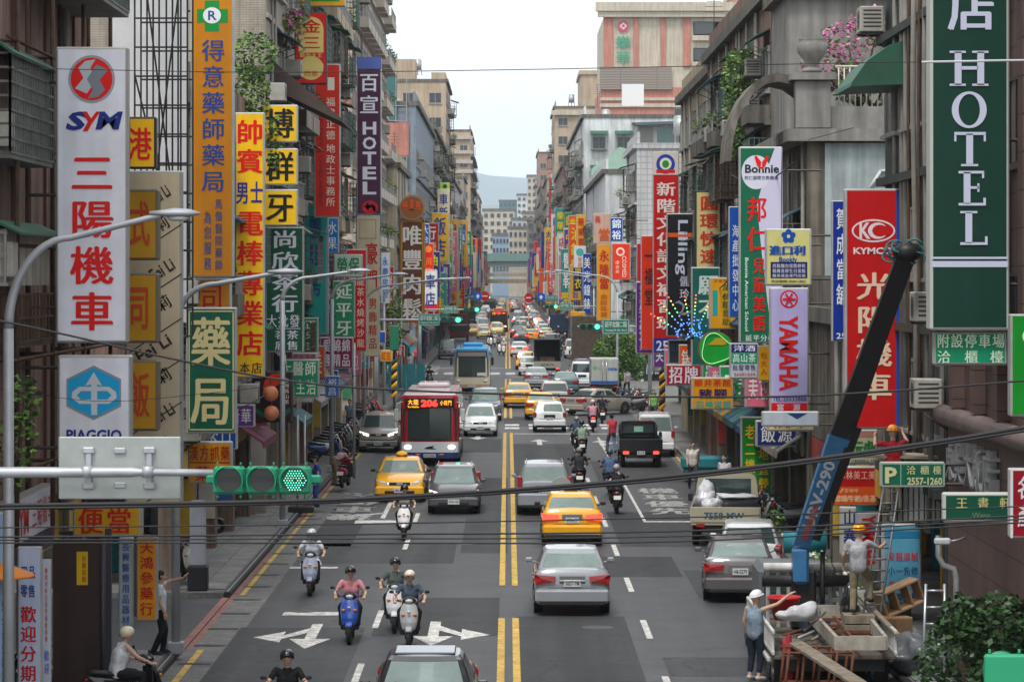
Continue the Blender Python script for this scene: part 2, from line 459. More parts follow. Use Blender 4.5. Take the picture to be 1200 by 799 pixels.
def win_mesh(w_, h, mats, mull=1):
    f = MB(); t = .06
    for (a,b,c,d) in ((-w_/2,w_/2,0,t),(-w_/2,w_/2,h-t,h)): f.box(-.07,.02,a,b,c,d)
    for i in range(mull+2):
        y = -w_/2 + i*(w_-t)/(mull+1); f.box(-.065,.02,y,y+t,t,h-t)
    f.box(-.16,.02,-w_/2-.08,w_/2+.08,-.08,-.001)
    return f.mesh('window', mats)
def pane_mesh(w_, h, m): return MB().box(-.025,.0,-w_/2+.05,w_/2-.05,.05,h-.05).mesh('pane', m)
def cage_mesh(w_, h, d, m, rows=5, step=.16, roof=None):
    f = MB(); t = .014
    n = max(2, int(w_/step))
    for i in range(n+1):
        y = -w_/2 + w_*i/n; f.box(-d-t,-d+t,y-t,y+t,0,h)
    for k in range(rows+1):
        z = h*k/rows; f.box(-d-t*1.3,-d+t*1.3,-w_/2,w_/2,z-t,z+t)
        for s in (-1,1): f.box(-d,0,s*w_/2-t,s*w_/2+t,z-t,z+t)
    for s in (-1,1):
        for k in range(1, max(2,int(d/step))): f.box(-d+k*step-t,-d+k*step+t,s*w_/2-t,s*w_/2+t,0,h)
    f.box(-d,0,-w_/2,w_/2,-.03,-.0)
    mats=[m]
    if roof:
        mats.append(roof)
        f.ring([[(-d-.35,y,h+.02),(-d-.35,y,h+.06),(-d*.4,y,h+.3),(0,y,h+.42),(0,y,h+.36),(-d*.4,y,h+.25)] for y in (-w_/2-.1,w_/2+.1)],1,False)
    return f.mesh('window_cage', mats)
def awning_mesh(w_, d, m):
    f = MB(); f.ring([[(-d,y,0),(-d,y,.04),(-d*.5,y,.32),(0,y,.5),(0,y,.45),(-d*.5,y,.27)] for y in (-w_/2,w_/2)],0,False)
    for s in (-1,1): f.tube([(-d+.05,s*(w_/2-.05),0),(0,s*(w_/2-.05),-.3)],.015,4)
    return f.mesh('awning', m)
def ac_mesh():
    f = MB(); f.cbox(-.62,-.08,-.4,.4,0,.58,.02,0); f.disc((-.625,.0,.29),.22,'x',14,1)
    f.box(-.6,.0,-.36,-.32,-.06,-.0,1); f.box(-.6,.0,.32,.36,-.06,-.0,1); f.tube([(-.5,-.34,-.05),(0,-.34,-.4)],.015,4,1)
    for k in range(5): f.box(-.55,-.15,-.402,-.401,.1+k*.09,.14+k*.09,1)
    return f.mesh('air_conditioner', [ac_m, alu_d])
def balcony_mesh(w_, d, m, rail):
    f = MB(); f.box(-d,0,-w_/2,w_/2,-.14,0,0)
    f.box(-d,-d+.1,-w_/2,w_/2,0,.45,0); f.box(-d+.1,0,-w_/2,-w_/2+.1,0,.45,0); f.box(-d+.1,0,w_/2-.1,w_/2,0,.45,0)
    n = int(w_/.14)
    for i in range(n+1): y=-w_/2+.02+(w_-.04)*i/n; f.box(-d+.04,-d+.06,y-.01,y+.01,.45,.95,1)
    f.box(-d+.02,-d+.08,-w_/2,w_/2,.95,1.0,1)
    return f.mesh('balcony', [m, rail])
def leafcloud(mb, blobs, n, size=.12, rnd=random, mats=3, flat=.5):
    tot = sum((b[3]*b[4]*b[5])**.66 for b in blobs)
    for (x,y,z,rx,ry,rz) in blobs:
        k = int(n*((rx*ry*rz)**.66)/tot)
        for _ in range(k):
            while True:
                a,b,c = (rnd.uniform(-1,1) for _ in range(3)); q=a*a+b*b+c*c
                if .12 < q < 1: break
            if rnd.random() < .55:
                q = math.sqrt(q); a,b,c = a/q*rnd.uniform(.8,1.08),b/q*rnd.uniform(.8,1.08),c/q*rnd.uniform(.8,1.08)
            p = Vector((x+a*rx,y+b*ry,z+c*rz)); s = size*rnd.uniform(.6,1.4)
            u = Vector((rnd.gauss(0,1),rnd.gauss(0,1),rnd.gauss(0,flat))).normalized(); v = u.cross(Vector((rnd.gauss(0,1),rnd.gauss(0,1),rnd.gauss(0,1)))).normalized()
            mb.add([tuple(p-u*s*.5),tuple(p+v*s*.28),tuple(p+u*s*.5),tuple(p-v*s*.28)],[(0,1,2,3)],rnd.randrange(mats))
    return mb
def plant_mesh(seed, r=.4, h=.9, n=160, size=.12, mats=None, hang=False):
    rnd = random.Random(seed); m = MB()
    m.tube([(0,0,0),(.02,.01,h*.6)],.02,5,3)
    bl = [(rnd.uniform(-.3,.3)*r,rnd.uniform(-.3,.3)*r,h*(.55+.3*rnd.random())*(-1 if hang and k==2 else 1),r*rnd.uniform(.5,.9),r*rnd.uniform(.5,.9),h*rnd.uniform(.25,.45)) for k in range(4)]
    leafcloud(m, bl, n, size, rnd)
    return m.mesh('foliage', (mats or [leaf_a,leaf_b,leaf_c])+[rust])
K = {}
def kit(key, fn):
    if key not in K: K[key] = fn()
    return K[key]
balc_rail = alu
PL = [plant_mesh(i) for i in range(4)]
pot_mesh = MB().ring([[(r*math.cos(a*math.pi/5),r*math.sin(a*math.pi/5),z) for a in range(10)] for r,z in ((.12,0),(.17,.22),(.19,.22),(.19,.26))]).mesh('pot', terracotta)

def facade(b, sgn, L, z0, zt, fh, bay, style, rnd, wmat=None, xo=0.):
    """fill a street front with windows, cages, balconies, air conditioners; b = building empty at (sgn*xf, y0)"""
    rz = 0 if sgn > 0 else math.pi
    nf = int((zt - z0) / fh); nb = max(1, int(L / bay)); bw = L / nb
    for f in range(nf):
        zf = z0 + f*fh
        if style.get('band', 1): MB().box(-sgn*style.get('bd',.22),-sgn*.003,.02,L-.02,zf-.18,zf).build('floor_band', style.get('bandm', band_m), b)
        for k in range(nb):
            yc = (k+.5)*bw; ww = min(bw*.72, 2.6); hh = 1.5
            ww = round(ww*2)/2
            q = rnd.random()
            if style.get('nowin'): continue
            gl = style.get('glass', glass)
            wn = place(kit(('win',ww,hh,style.get('fm','a')), lambda: win_mesh(ww,hh,alu if style.get('fm','a')=='a' else alu_d)), 'window', b, (-sgn*.004,yc,zf+.95), (0,0,rz))
            gm = curtain if rnd.random()<.2 else gl
            place(kit(('pane',ww,hh,gm.name), lambda: pane_mesh(ww,hh,gm)), 'pane', wn)
            if q < style.get('cage',0):
                cm = rnd.choice((cage_m,cage_g,cage_m,rust)); rf = rnd.choice((None,awn_g,awn_b,awn_r,None)); d = rnd.choice((.45,.6,.8))
                st = .16 if style.get('near') else .3
                place(kit(('cage',ww,cm.name,rf.name if rf else '',d,st), lambda: cage_mesh(ww+.3,1.7,d,cm,6 if st<.2 else 4,st,rf)), 'window_cage', b, (-sgn*.09,yc,zf+.8), (0,0,rz))
            elif q < style.get('cage',0)+style.get('balc',0):
                bm = style.get('bandm', band_m)
                place(kit(('balc',round(bw*.85,1),bm.name), lambda: balcony_mesh(round(bw*.85,1),.75,bm,balc_rail)), 'balcony', b, (-sgn*.01,yc,zf+.03), (0,0,rz))
                if rnd.random()<style.get('green',.4):
                    place(rnd.choice(PL), 'balcony_plant', b, (-sgn*.6,yc+rnd.uniform(-.6,.6),zf+.4), (0,0,rnd.random()*6), (.9,1.3,1))
            if rnd.random() < style.get('ac',0):
                place(kit('ac', ac_mesh), 'air_conditioner', b, (-sgn*.02,yc+bw*.42*rnd.choice((-1,1)),zf+rnd.choice((.1,.3,1.6))), (0,0,rz))
            if rnd.random() < style.get('awn',0):
                am = rnd.choice((awn_g,awn_b,awn_r))
                place(kit(('awn',ww,am.name), lambda: awning_mesh(ww+.2,.8,am)), 'awning', b, (-sgn*.01,yc,zf+2.5), (0,0,rz))
    for _ in range(style.get('pipes',1)):
        y = rnd.uniform(.2,L-.2); MB().tube([(-sgn*.1,y,z0-1),(-sgn*.1,y,zt)],.06,6).build('drain_pipe', pipe_m, b)

def building(name, label, sgn, xf, y0, y1, zt, wmat, style, fh=3.2, bay=3.6, depth=14, arcade=True, z0=3.7, seed=1, topband=True, endwin=0, group=None):
    rnd = random.Random(seed)
    L = y1 - y0
    b = thing(name, label, 'building', (sgn*xf, y0, 0), 0, group)
    zb = z0 - .3 if arcade else 0
    MB().box(0, sgn*depth, 0, L, zb, zt).build('wall', wmat, b)
    if arcade:
        MB().box(sgn*3.2, sgn*depth, .02, L-.02, 0, zb-.002).build('ground_floor_wall', style.get('gfm', concrete), b)
        n = max(2, int(L/5)+1)
        cm = kit(('col',wmat.name), lambda: MB().cbox(-.25,.25,-.28,.28,0,3.398,.02).mesh('column', wmat))
        for i in range(n):
            place(cm, 'column', b, (sgn*.27, .3+(L-.6)*i/(n-1), .0))
        # shop fronts under the arcade
        for i in range(n-1):
            ya = .3+(L-.6)*i/(n-1)+.35; yb = .3+(L-.6)*(i+1)/(n-1)-.35
            c = rnd.choice(((.10,.09,.08),(.2,.2,.19),(.12,.03,.03),(.05,.07,.10),(.25,.22,.15)))
            MB().box(sgn*3.1,sgn*3.19,ya,yb,.05,2.7).build('shop_front', mat('shop_front_%d'%int(c[0]*100), c, .5, noise=.4, nscale=2), b)
            cc_ = rnd.choice(((.22,.04,.04),(.28,.27,.25),(.04,.08,.18),(.26,.17,.04),(.04,.11,.07),(.3,.3,.3),(.16,.05,.08),(.03,.12,.14)))
            if rnd.random() < .6 and style.get('canopy', 1):
                MB().ring([[(-sgn*.85,y,2.62),(-sgn*.85,y,2.84),(-sgn*.05,y,3.36),(-sgn*.05,y,3.30),(-sgn*.80,y,2.80)] for y in (ya-.2,yb+.2)],0,False).build('canopy', mat('canopy_%d'%int(cc_[0]*97+cc_[1]*31+cc_[2]*300), cc_, .7, noise=.3), b)
            c2_ = rnd.choice(((.45,.05,.04),(.5,.48,.42),(.05,.12,.34),(.5,.33,.04),(.05,.24,.12),(.02,.25,.28)))
            for kx in range(rnd.randint(1,3)):
                xx_ = sgn*rnd.uniform(.75,2.9); h_ = rnd.uniform(.8,1.9); w2_ = rnd.uniform(.25,.6); ym = rnd.uniform(ya,yb)
                MB().cbox(xx_-w2_/2,xx_+w2_/2,ym,ym+.35,.13,.13+h_,.02).build('display_stand', mat('stand_%d'%int(c2_[0]*97+c2_[2]*300), c2_, .6, noise=.4, nscale=6), b)
            if rnd.random() < .7:
                MB().box(sgn*.04,sgn*.5,.3+(L-.6)*i/(n-1)-.34,.3+(L-.6)*i/(n-1)-.285,1.0,rnd.uniform(2.2,3.2)).build('pillar_sign', mat('pillar_%d'%int(c2_[0]*97+c2_[2]*300), c2_, .5, noise=.2), b)
            if style.get('fascia',1): MB().box(sgn*.0,sgn*.14,ya,yb,2.75,3.38).build('fascia_board', mat('fascia_%d%d'%(seed%7,i%3), rnd.choice(((.35,.05,.04),(.45,.42,.36),(.05,.12,.3),(.5,.33,.05),(.06,.2,.1),(.4,.4,.4))), .5, noise=.25), b)
    if topband:
        MB().box(-sgn*.3,sgn*depth*.98,-.1,L+.1,zt-.35,zt+.05).build('roof_edge', style.get('bandm', band_m), b)
        MB().box(sgn*.05,sgn*.25,.05,L-.05,zt+.052,zt+.9).build('parapet', wmat, b)
    facade(b, sgn, L, z0, zt-.4, fh, bay, style, rnd)
    # windows on the wall that faces up the street
    for k in range(endwin):
        zf = z0 + fh
        while zf < zt - 2.5:
            x = sgn*(1.4 + k*3.4)
            wn = place(kit(('winE',style.get('fm','a')), lambda: win_mesh(1.6,1.4,alu)), 'window', b, (x,-.004,zf+.9), (0,0,math.pi/2))
            place(kit(('paneE',), lambda: pane_mesh(1.6,1.4,glass)), 'pane', wn); zf += fh
    return b

# wall materials
w_brown = mat('wall_brown_sheet', (.26,.165,.135), .8, noise=.35, nscale=1, streak=.5)
w_beige = mat('wall_beige_tile', (.37,.33,.27), .7, noise=.2, brick=(.24,.08,.008,(.2,.18,.15),(.33,.29,.24)), streak=.3)
w_old = mat('wall_old_plaster', (.185,.165,.135), .9, noise=.4, nscale=.8, streak=.6)
w_mix = mat('wall_mixed_plaster', (.20,.175,.14), .9, noise=.35, nscale=.8, streak=.55, brick=(3.4,3.1,.05,(.10,.09,.08),(.30,.17,.14),.37))
w_cream = mat('wall_cream', (.42,.36,.26), .85, noise=.25, nscale=.7, streak=.35)
w_pinktile = mat('wall_pink_tile', (.50,.21,.16), .7, noise=.15, nscale=.6, brick=(.6,.3,.012,(.36,.19,.15),(.46,.20,.155)), streak=.2)
w_white = mat('wall_white_tile', (.52,.53,.53), .6, noise=.15, nscale=.5, brick=(.45,.45,.035,(.34,.34,.35),(.5,.51,.51)), streak=.15)
w_whitep = mat('wall_white_plaster', (.60,.62,.63), .8, noise=.2, nscale=.5, streak=.3)
w_greyblue = mat('wall_grey_blue', (.22,.26,.31), .8, noise=.2, streak=.25)
w_tan = mat('wall_tan', (.42,.33,.24), .8, noise=.15, nscale=.4, streak=.2)
w_browntile = mat('wall_brown_stone', (.125,.078,.066), .55, noise=.25, nscale=1.2, brick=(1.1,.62,.012,(.03,.022,.02),(.11,.068,.058)))
w_maroon = mat('wall_maroon', (.17,.08,.07), .8, noise=.2)
w_darkgreen = mat('wall_dark_green', (.028,.04,.034), .6, noise=.3, brick=(.1,.06,.006,(.05,.06,.05),(.02,.03,.026)))
w_paleblue = mat('wall_pale_blue', (.36,.42,.43), .8, noise=.2, nscale=1.2, streak=.3)
w_cream2 = mat('wall_cream_band', (.50,.45,.36), .8, noise=.15, nscale=.5, streak=.2)

ST_OLD = dict(cage=.6, balc=.15, ac=.5, awn=.35, pipes=4, near=1, green=.7)
ST_MID = dict(cage=.4, balc=.25, ac=.4, awn=.2, pipes=2, green=.5)
ST_RES = dict(cage=0, balc=.7, ac=.2, awn=0, pipes=1, green=.45, bandm=mat('band_pale',(.42,.38,.33),.8,noise=.2))
ST_FAR = dict(cage=.15, balc=.15, ac=.15, awn=.05, pipes=0, green=.3)
# ---------------------------------------------------------------- left row
XL = 8.3
L1 = building('shophouse', 'brown sheet clad shophouse with rusty balcony cages behind the tall white motorcycle sign', -1, 8.75, 36, 64, 22, w_brown,
              dict(cage=0, balc=0, ac=.0, awn=0, pipes=6, band=1, near=1, bandm=rust, bd=.08, nowin=1, canopy=0), 3.4, 6.0, seed=3)
L2 = building('apartment_block', 'low old block behind the orange pharmacy sign', -1, XL, 76, 99.5, 12.6, w_mix, dict(ST_OLD, cage=.4), seed=5, bay=4.5)
L3 = building('apartment_block', 'beige tiled block with a blank end wall behind the red and cream oval sign', -1, XL-.4, 100.2, 117, 25, w_beige, dict(ST_OLD, balc=.2, cage=.4, bandm=w_beige, bd=.1), seed=8)
L3b = building('apartment_block', 'old grey block between the beige tiled block and the purple hotel banner', -1, XL, 117.2, 128, 25, w_mix, dict(ST_OLD, balc=.35), seed=18)
L4 = building('apartment_block', 'pale concrete block with stacked service cages beside the purple hotel banner', -1, XL+.2, 128.2, 158, 27, w_cream, dict(ST_OLD, cage=.8, pipes=5, bandm=w_cream), seed=9)
L5 = building('apartment_tower', 'tall cream apartment tower with planted balconies on the left side', -1, XL+.45, 172, 221, 40, mat('wall_rose_cream',(.52,.45,.38),.8,noise=.2,nscale=.7,streak=.25,brick=(3.,1.6,.35,(.38,.22,.17),(.54,.48,.41))), ST_RES, 3.1, 4.2, seed=10)
L6 = building('shophouse', 'low shophouse with plants on its roof below the teal glass building', -1, XL-.3, 221.3, 246, 16, w_cream, dict(ST_OLD, cage=.3), seed=11)
L7 = building('office_block', 'grey blue office block with a brick and teal glass end wall', -1, XL-.3, 267, 331, 23, w_greyblue, dict(ST_FAR, cage=0, balc=0), seed=12, z0=3.7)
# its end wall: alternating brick and teal glass bands
for k, (za, zb, m) in enumerate(((4,9.6,w_maroon),(9.6,12.6,glass_b),(12.6,15.2,w_pinktile),(15.2,18.3,glass_b),(18.3,21.2,w_pinktile),(21.2,25.4,glass_b),(25.4,28.6,mat('pale_glass',(.25,.42,.42),.2)))):
    o = MB().box(-6.5,-.6 if zb<23 else -3.2 if zb>26 else -1.6,-.25,-.003,za,zb-.03).build('wall_band', m, L7)
    if m is glass_b:
        f = MB()
        for i in range(7): x=-6.4+i*.93; f.box(x,x+.08,-.33,-.25,za,zb-.05)
        for z in (za+.1,za+1.4,zb-.15): f.box(-6.4,-.8,-.32,-.251,z,z+.07)
        f.build('window_frame', alu, L7)
L8 = building('apartment_block', 'narrow apartment block with many air conditioners beyond the grey blue office', -1, XL-.3, 331.3, 394, 24, w_old, dict(ST_MID, ac=.9), seed=13, bay=5)
L9 = building('office_tower', 'beige tower with dark characters down its end wall', -1, XL-.3, 398, 428, 33.3, w_tan, dict(ST_FAR, band=0), seed=14, endwin=2)
t = MB(); column(t, '三雙建設', -1.5, 19.5, -.35, 27.5, -.04, .03); t.build('lettering', mat('dark_brown_letters',(.10,.06,.045),.6), L9)
MB().box(-1.9,-.1,0,6,33.3,34.2).box(-14,-4,1,8,33.3,36).build('roof_structure', w_tan, L9)
L9b = building('shophouse', 'white building with a slanted gable end far down the left side', -1, XL-.3, 442, 520, 22, w_whitep, dict(ST_FAR), seed=15, bay=8)
MB().ring([[(-7,y,22),(.1,y,16),(.1,y,16.5),(-5,y,26)] for y in (-.5,.5)],0,False).build('gable', w_cream2, L9b)
L10 = building('office_tower', 'tall banded beige tower last in the left skyline', -1, XL-.6, 634, 700, 38, w_tan, dict(ST_FAR, bd=.9), seed=16, bay=9, endwin=2)
for z in (29,31,33,36): MB().box(-14,.5,-.6,-.003,z,z+.7).build('floor_band', ST_RES['bandm'], L10)
MB().box(-9,-5,0,8,38.05,43).build('roof_structure', w_tan, L10)

# ---------------------------------------------------------------- right row
XR = 8.6
R1 = building('hotel', 'brown stone hotel front with metal characters above the hedge', 1, XR, 36, 60, 24, w_browntile, dict(cage=0,balc=0,ac=0,awn=0,pipes=0,fm='d',band=0), 3.3, 2.4, arcade=False, z0=5.5, seed=20)
MB().tube([(-.12,0,5.2),(-.12,24,5.2)],.2,10).build('moulding', mat('moulding',(.20,.15,.135),.7,noise=.3), R1)
for k in range(9):
    MB().box(-.22,-.003,1+k*2.6,1.5+k*2.6,5.42,23.6).build('pilaster', w_browntile, R1)
mt = MB(); 
for i, ch in enumerate('東吳大飯店'): put(mt, ch, .9+i*1.14, 3.98, 1.95+i*1.14, 4.86, 0, .01)
def letters3d(mb, depth):
    n = len(mb.v); o = MB()
    vs = [(y*0-.0-depth, x, z) for x, y, z in mb.v]      # face the road: the text runs along y
    vs2 = [(0., x, z) for x, y, z in mb.v]
    o.add(vs, mb.f); o.add(vs2, [f[::-1] for f in mb.f])
    ed = {}
    for f in mb.f:
        for a, b in zip(f, f[1:]+f[:1]): ed[(a,b)] = 1
    for (a,b) in list(ed):
        if (b,a) not in ed: o.add([vs[a],vs[b],vs2[b],vs2[a]], [(0,1,2,3)])
    return o
# text reads from the road with its first character nearest the camera's far end
mt.v = [(24-x, y, z) for x,y,z in mt.v]; mt.f = [f[::-1] for f in mt.f]
o = letters3d(mt, .18).build('metal_character', mat('brushed_metal',(.34,.35,.36),.45,.4,noise=.2), R1, (-.01,0,0))
R1b = building('shophouse', 'narrow dark green tiled shophouse crowded with pipes between the hotel and the red motorcycle sign', 1, XR, 60.2, 70, 19, w_darkgreen, dict(cage=0,balc=0,ac=.25,awn=0,pipes=9,near=1,canopy=0,fascia=0,bandm=w_darkgreen), 3.2, 3.2, seed=21)
MB().prism([(-.02,12.0),(-1.25,11.95),(-1.22,12.05),(-.9,12.5),(-.4,12.85),(-.02,12.95)],5.6,8.8).build('awning', awn_g, R1b)
R2 = building('shophouse', 'low old shophouse front behind the white and red rotated letter sign', 1, XR, 70.2, 88, 7.0, w_old, dict(cage=0,balc=0,ac=.6,awn=.5,pipes=4,near=1,canopy=0), 3.2, 3.2, seed=22)
R3 = building('shophouse', 'old shophouse with a roof terrace of pink blossom and a pale end wall', 1, XR, 88.2, 100, 12.1, w_old, dict(ST_OLD, pipes=5), seed=23, topband=False)
MB().box(-.6,9,-.35,12,11.75,12.1).build('roof_edge', concrete, R3)
MB().box(.5,9,-.06,-.003,3.5,11.7).build('wall_panel', w_paleblue, R3)
mm = MB(); 
oc = [(1.7,8.6),(2.0,8.1),(2.9,8.1),(2.9,10.9),(2.1,10.9),(1.7,10.3)]
for a,b in zip(oc, oc[1:]+oc[:1]): mm.tube([(a[0],-.1,a[1]),(b[0],-.1,b[1])],.05,5)
mm.build('panel_frame', mat('white_trim',(.55,.57,.58),.6), R3)
MB().box(0,9,6.5,11.9,12.1,16.9).build('upper_wall', concrete, R3)
MB().box(-.3,9,6.2,11.9,16.5,17.0).build('upper_roof_edge', w_old, R3)
MB().cbox(-.35,.65,-.25,.45,12.1,13.5,.04).box(-.5,.8,-.4,.6,13.5,13.7).build('terrace_pier', concrete, R3)
ur = MB(); prof=((.12,0),(.3,.05),(.3,.12),(.12,.2),(.2,.3),(.42,.6),(.45,.85),(.36,.95),(.4,1.0))
ur.ring([[(.15+r*math.cos(a*math.pi/8), .1+r*math.sin(a*math.pi/8), 13.7+z) for a in range(16)] for r,z in prof]); ur.build('stone_urn', concrete, R3)
MB().box(.66,9,-.1,.15,12.1,12.75).build('terrace_parapet', concrete, R3)
rl = MB()
for i in range(22): x=.9+i*.16; rl.tube([(x,0,12.75),(x,0,13.9)],.022,5)
rl.tube([(.8,0,13.9),(4.4,0,13.9)],.035,6); rl.build('terrace_railing', mat('pale_railing',(.5,.52,.45),.5), R3)
ar = MB(); ar.ring([[( .1-1.0*math.sin(a)*0 -2.1+ r*math.cos(a)*1.0+1.2, y, 11.2+r*1.7*math.sin(a)) for a in [math.pi*k/12 for k in range(13)] for r in (1.5,)]+[(-2.1+1.2+.1+1.35*math.cos(a), y, 11.2+1.35*1.7*math.sin(a)) for a in [math.pi*k/12 for k in range(12,-1,-1)]] for y in (.4,3.2)],0,False)
ar.build('arched_canopy', mat('rusted_canopy',(.16,.145,.125),.8,noise=.5,nscale=2,streak=.5), R3)
pink_m = [mat('blossom_pink',(.50,.10,.30),.6), mat('blossom_pale',(.55,.22,.38),.6), leaf_b]
def shrub(name, label, cat, loc, blobs, n, size, mats, stems=3, group=None, seed=0):
    rnd = random.Random(seed); r = thing(name, label, cat, loc, 0, group)
    m = MB(); leafcloud(m, blobs, n, size, rnd, len(mats)); m.build('foliage', mats, r)
    st = MB()
    for k in range(stems):
        b = blobs[k % len(blobs)]; st.tube([(rnd.uniform(-.1,.1),rnd.uniform(-.1,.1),0),(b[0]*.5,b[1]*.5,b[2]*.5),(b[0],b[1],b[2])],[.05,.035,.012],6)
    st.build('stem', rust, r); return r
sc = 40.
bz = 12.75
shrub('bougainvillea', 'pink flowering bougainvillea spilling over the terrace railing', 'bush', (XR+1.6, 89.2, bz),
      [(-1.0,0,1.1,.7,.5,.7),(-.3,.2,2.0,.9,.6,.55),(.6,.2,2.5,.9,.6,.5),(1.4,.1,1.8,.7,.5,.9),(-.2,0,.8,.8,.5,.6)], 2300, .13, pink_m, 5, seed=1)
shrub('terrace_plant', 'green leafy plants in pots behind the terrace railing', 'plant', (XR+2.0, 89.0, 12.8), [(-.6,0,.7,.7,.4,.6),(.5,0,.9,.7,.4,.8),(1.4,0,.6,.5,.4,.5)], 1100, .14, [leaf_a,leaf_b,leaf_c], 4, seed=2)
R4 = building('apartment_block', 'old concrete apartment block with blue awnings and hanging ferns', 1, XR, 100.2, 132, 17.3, w_mix, dict(ST_OLD, cage=.7, awn=.5, pipes=8), 3.1, 3.2, seed=24)
shrub('hanging_fern', 'bright green fern hanging from a caged balcony on the old concrete block', 'plant', (XR-.8, 104, 13.6), [(0,0,.9,.6,.8,.8),(0,.3,0,.5,.7,.9),(.1,0,1.6,.5,.6,.4),(0,0,-1.0,.3,.4,.8)], 1500, .15, [leaf_b,leaf_c,leaf_a], 3, seed=3)
R5 = building('apartment_block', 'narrow cream apartment block with outdoor pipes', 1, XR+.3, 132.2, 158, 17, w_cream, dict(cage=.15,balc=0,ac=.3,awn=.1,pipes=6,band=0,near=1), seed=25)
R6 = building('apartment_block', 'white tiled block with a blank end wall behind the tall red sign', 1, XR+.9, 226, 246, 17.6, w_white, dict(ST_MID, cage=.5, bandm=w_white), seed=26, arcade=True)
R6b = building('shophouse', 'low shophouse at the far corner of the first right side street', 1, XR+1.9, 172, 189.6, 9, w_old, ST_MID, seed=36)
R7b = building('apartment_block', 'grey plastered block with green lean-to roof', 1, XR-.4, 258, 321, 16.8, w_whitep, dict(ST_MID, green=.9), seed=28, bay=5)
MB().ring([[(x,y,z) for x,z in ((.2,16.8),(6,16.8),(6,20.0),(3,20.8),(.2,18.6))] for y in (50,60)],0,False).build('roof_shed', mat('pale_green_sheet',(.30,.45,.37),.6,noise=.15), R7b)
R8 = building('apartment_block', 'white plastered block with small grilled windows', 1, XR-.6, 323, 405, 24.8, w_whitep, dict(ST_MID,cage=.3), seed=29, bay=6)
for zf in (17.6,21.2):
    for x in (1.6,4.2):
        wn = place(kit('w18', lambda: win_mesh(1.4,1.3,alu)), 'window', R8, (x,-.004,zf), (0,0,math.pi/2)); place(kit('p18', lambda: pane_mesh(1.4,1.3,glass)), 'pane', wn)
        place(kit('c18', lambda: cage_mesh(1.7,1.6,.5,cage_g,4,.25,awn_g)), 'window_cage', R8, (x,-.05,zf-.1), (0,0,math.pi/2))
MB().ring([[(x,y,z) for x,z in ((5.5,23.6),(13.8,23.9),(13.8,24.2),(5.0,23.9))] for y in (-1.6,-.02)],0,False).build('canopy_roof', mat('dark_canopy',(.08,.11,.11),.6), R8)
for i in range(4):
    MB().box(5.7+i*2,7.3+i*2,-.12,-.003,21.9,23.5).build('window', glass_b if i%2 else curtain, R8)
MB().box(4,6.3,-.3,.2,25.7,28).build('rooftop_board', mat('white_board',(.7,.7,.7),.5), R8)
# big pink and cream block set back from the street
R9 = thing('apartment_tower', 'big pink tiled tower with cream upper storeys and green characters', 'building', (12.8,420,0))
MB().box(0,18,0,30,0,33.6).build('wall', w_pinktile, R9)
MB().box(-.2,18.2,-.25,-.002,30.9,31.4).box(-.2,18.2,-.25,-.002,31.8,32.2).build('floor_band', w_cream2, R9)
MB().box(.3,18,.3,30,33.6,43.2).build('upper_wall', w_cream2, R9)
MB().box(-.2,9.6,-.4,.297,33.3,36.4).build('ribbed_parapet', mat('ribbed_grey',(.26,.23,.2),.8,brick=(5,.35,.05,(.16,.14,.12),(.25,.22,.19))), R9)
for k,(a,b) in enumerate(((.3,1.6),(4.4,5.1),(8.1,8.8),(11.2,12.2))): MB().box(a,b,.05,.297,36.41,43.1).build('pink_band', w_pinktile, R9)
MB().box(-.5,18.4,-.5,.29,43.2,44).box(-.8,18.4,-.8,.29,44,45.2).build('cornice', w_cream2, R9)
for zf in (37.0,40.6):
    MB().box(12.6,17.6,.1,.297,zf,zf+2.0).build('window_recess', dark, R9)
    MB().box(12.7,15.3,.0,.09,zf+.3,zf+1.9).build('window', glass, R9); MB().box(16,17.4,.0,.09,zf+.3,zf+1.9).build('window', glass, R9)
    MB().box(12.4,17.8,-.3,.09,zf-.6,zf+.1).build('balcony_parapet', w_cream2, R9)
for zf in (28.6,24.0):
    for x in (9.9,14.5):
        wn = MB().box(x,x+3.2,-.12,-.003,zf,zf+2.2).build('window', alu, R9); MB().box(x+.1,x+1.5,-.14,-.121,zf+.1,zf+2.1).box(x+1.7,x+3.1,-.14,-.121,zf+.1,zf+2.1).build('pane', glass, wn)
        gr = MB(); 
        for i in range(9): gr.box(x-.1+i*.42,x-.05+i*.42,-.6,-.55,zf-1,zf+2.2)
        for z in (zf-1,zf,zf+1.1,zf+2.2): gr.box(x-.1,x+3.3,-.6,-.55,z,z+.06)
        gr.build('window_cage', cage_m, R9)
lg = MB(); column(lg, '樂華', 2.0, 36.6, 4.0, 40.8, .02, .03); lg.build('lettering', mat('letters_green',(.05,.3,.18),.5), R9)
em = MB(); em.disc((3.0,.03,42.0),.75,'y',18,0); em.disc((3.0,.015,42.0),.5,'y',4,1); em.disc((3.0,.0,42.0),.22,'y',8,0); em.build('emblem', [mat('emblem_red',(.5,.08,.15),.5), mat('emblem_white',(.6,.6,.58),.5)], R9)
MB().box(18.6,28,2,25,0,47).build('rear_wing_wall', w_pinktile, R9); MB().box(18.4,28,1.5,25,47,48.5).build('rear_wing_cornice', w_cream2, R9)
R10 = building('office_tower', 'tan tower stepped below the pink tower', 1, XR-.6, 523, 560, 36.7, w_tan, dict(ST_FAR, band=0), seed=30, bay=7, endwin=2)
MB().box(4.6,12,6,30,36.7,42.5).box(4.3,12,5.7,30,42.5,43.2).build('upper_wall', w_tan, R10)
MB().box(-.6,12,-.6,-.003,35.2,36).build('floor_band', w_cream2, R10)
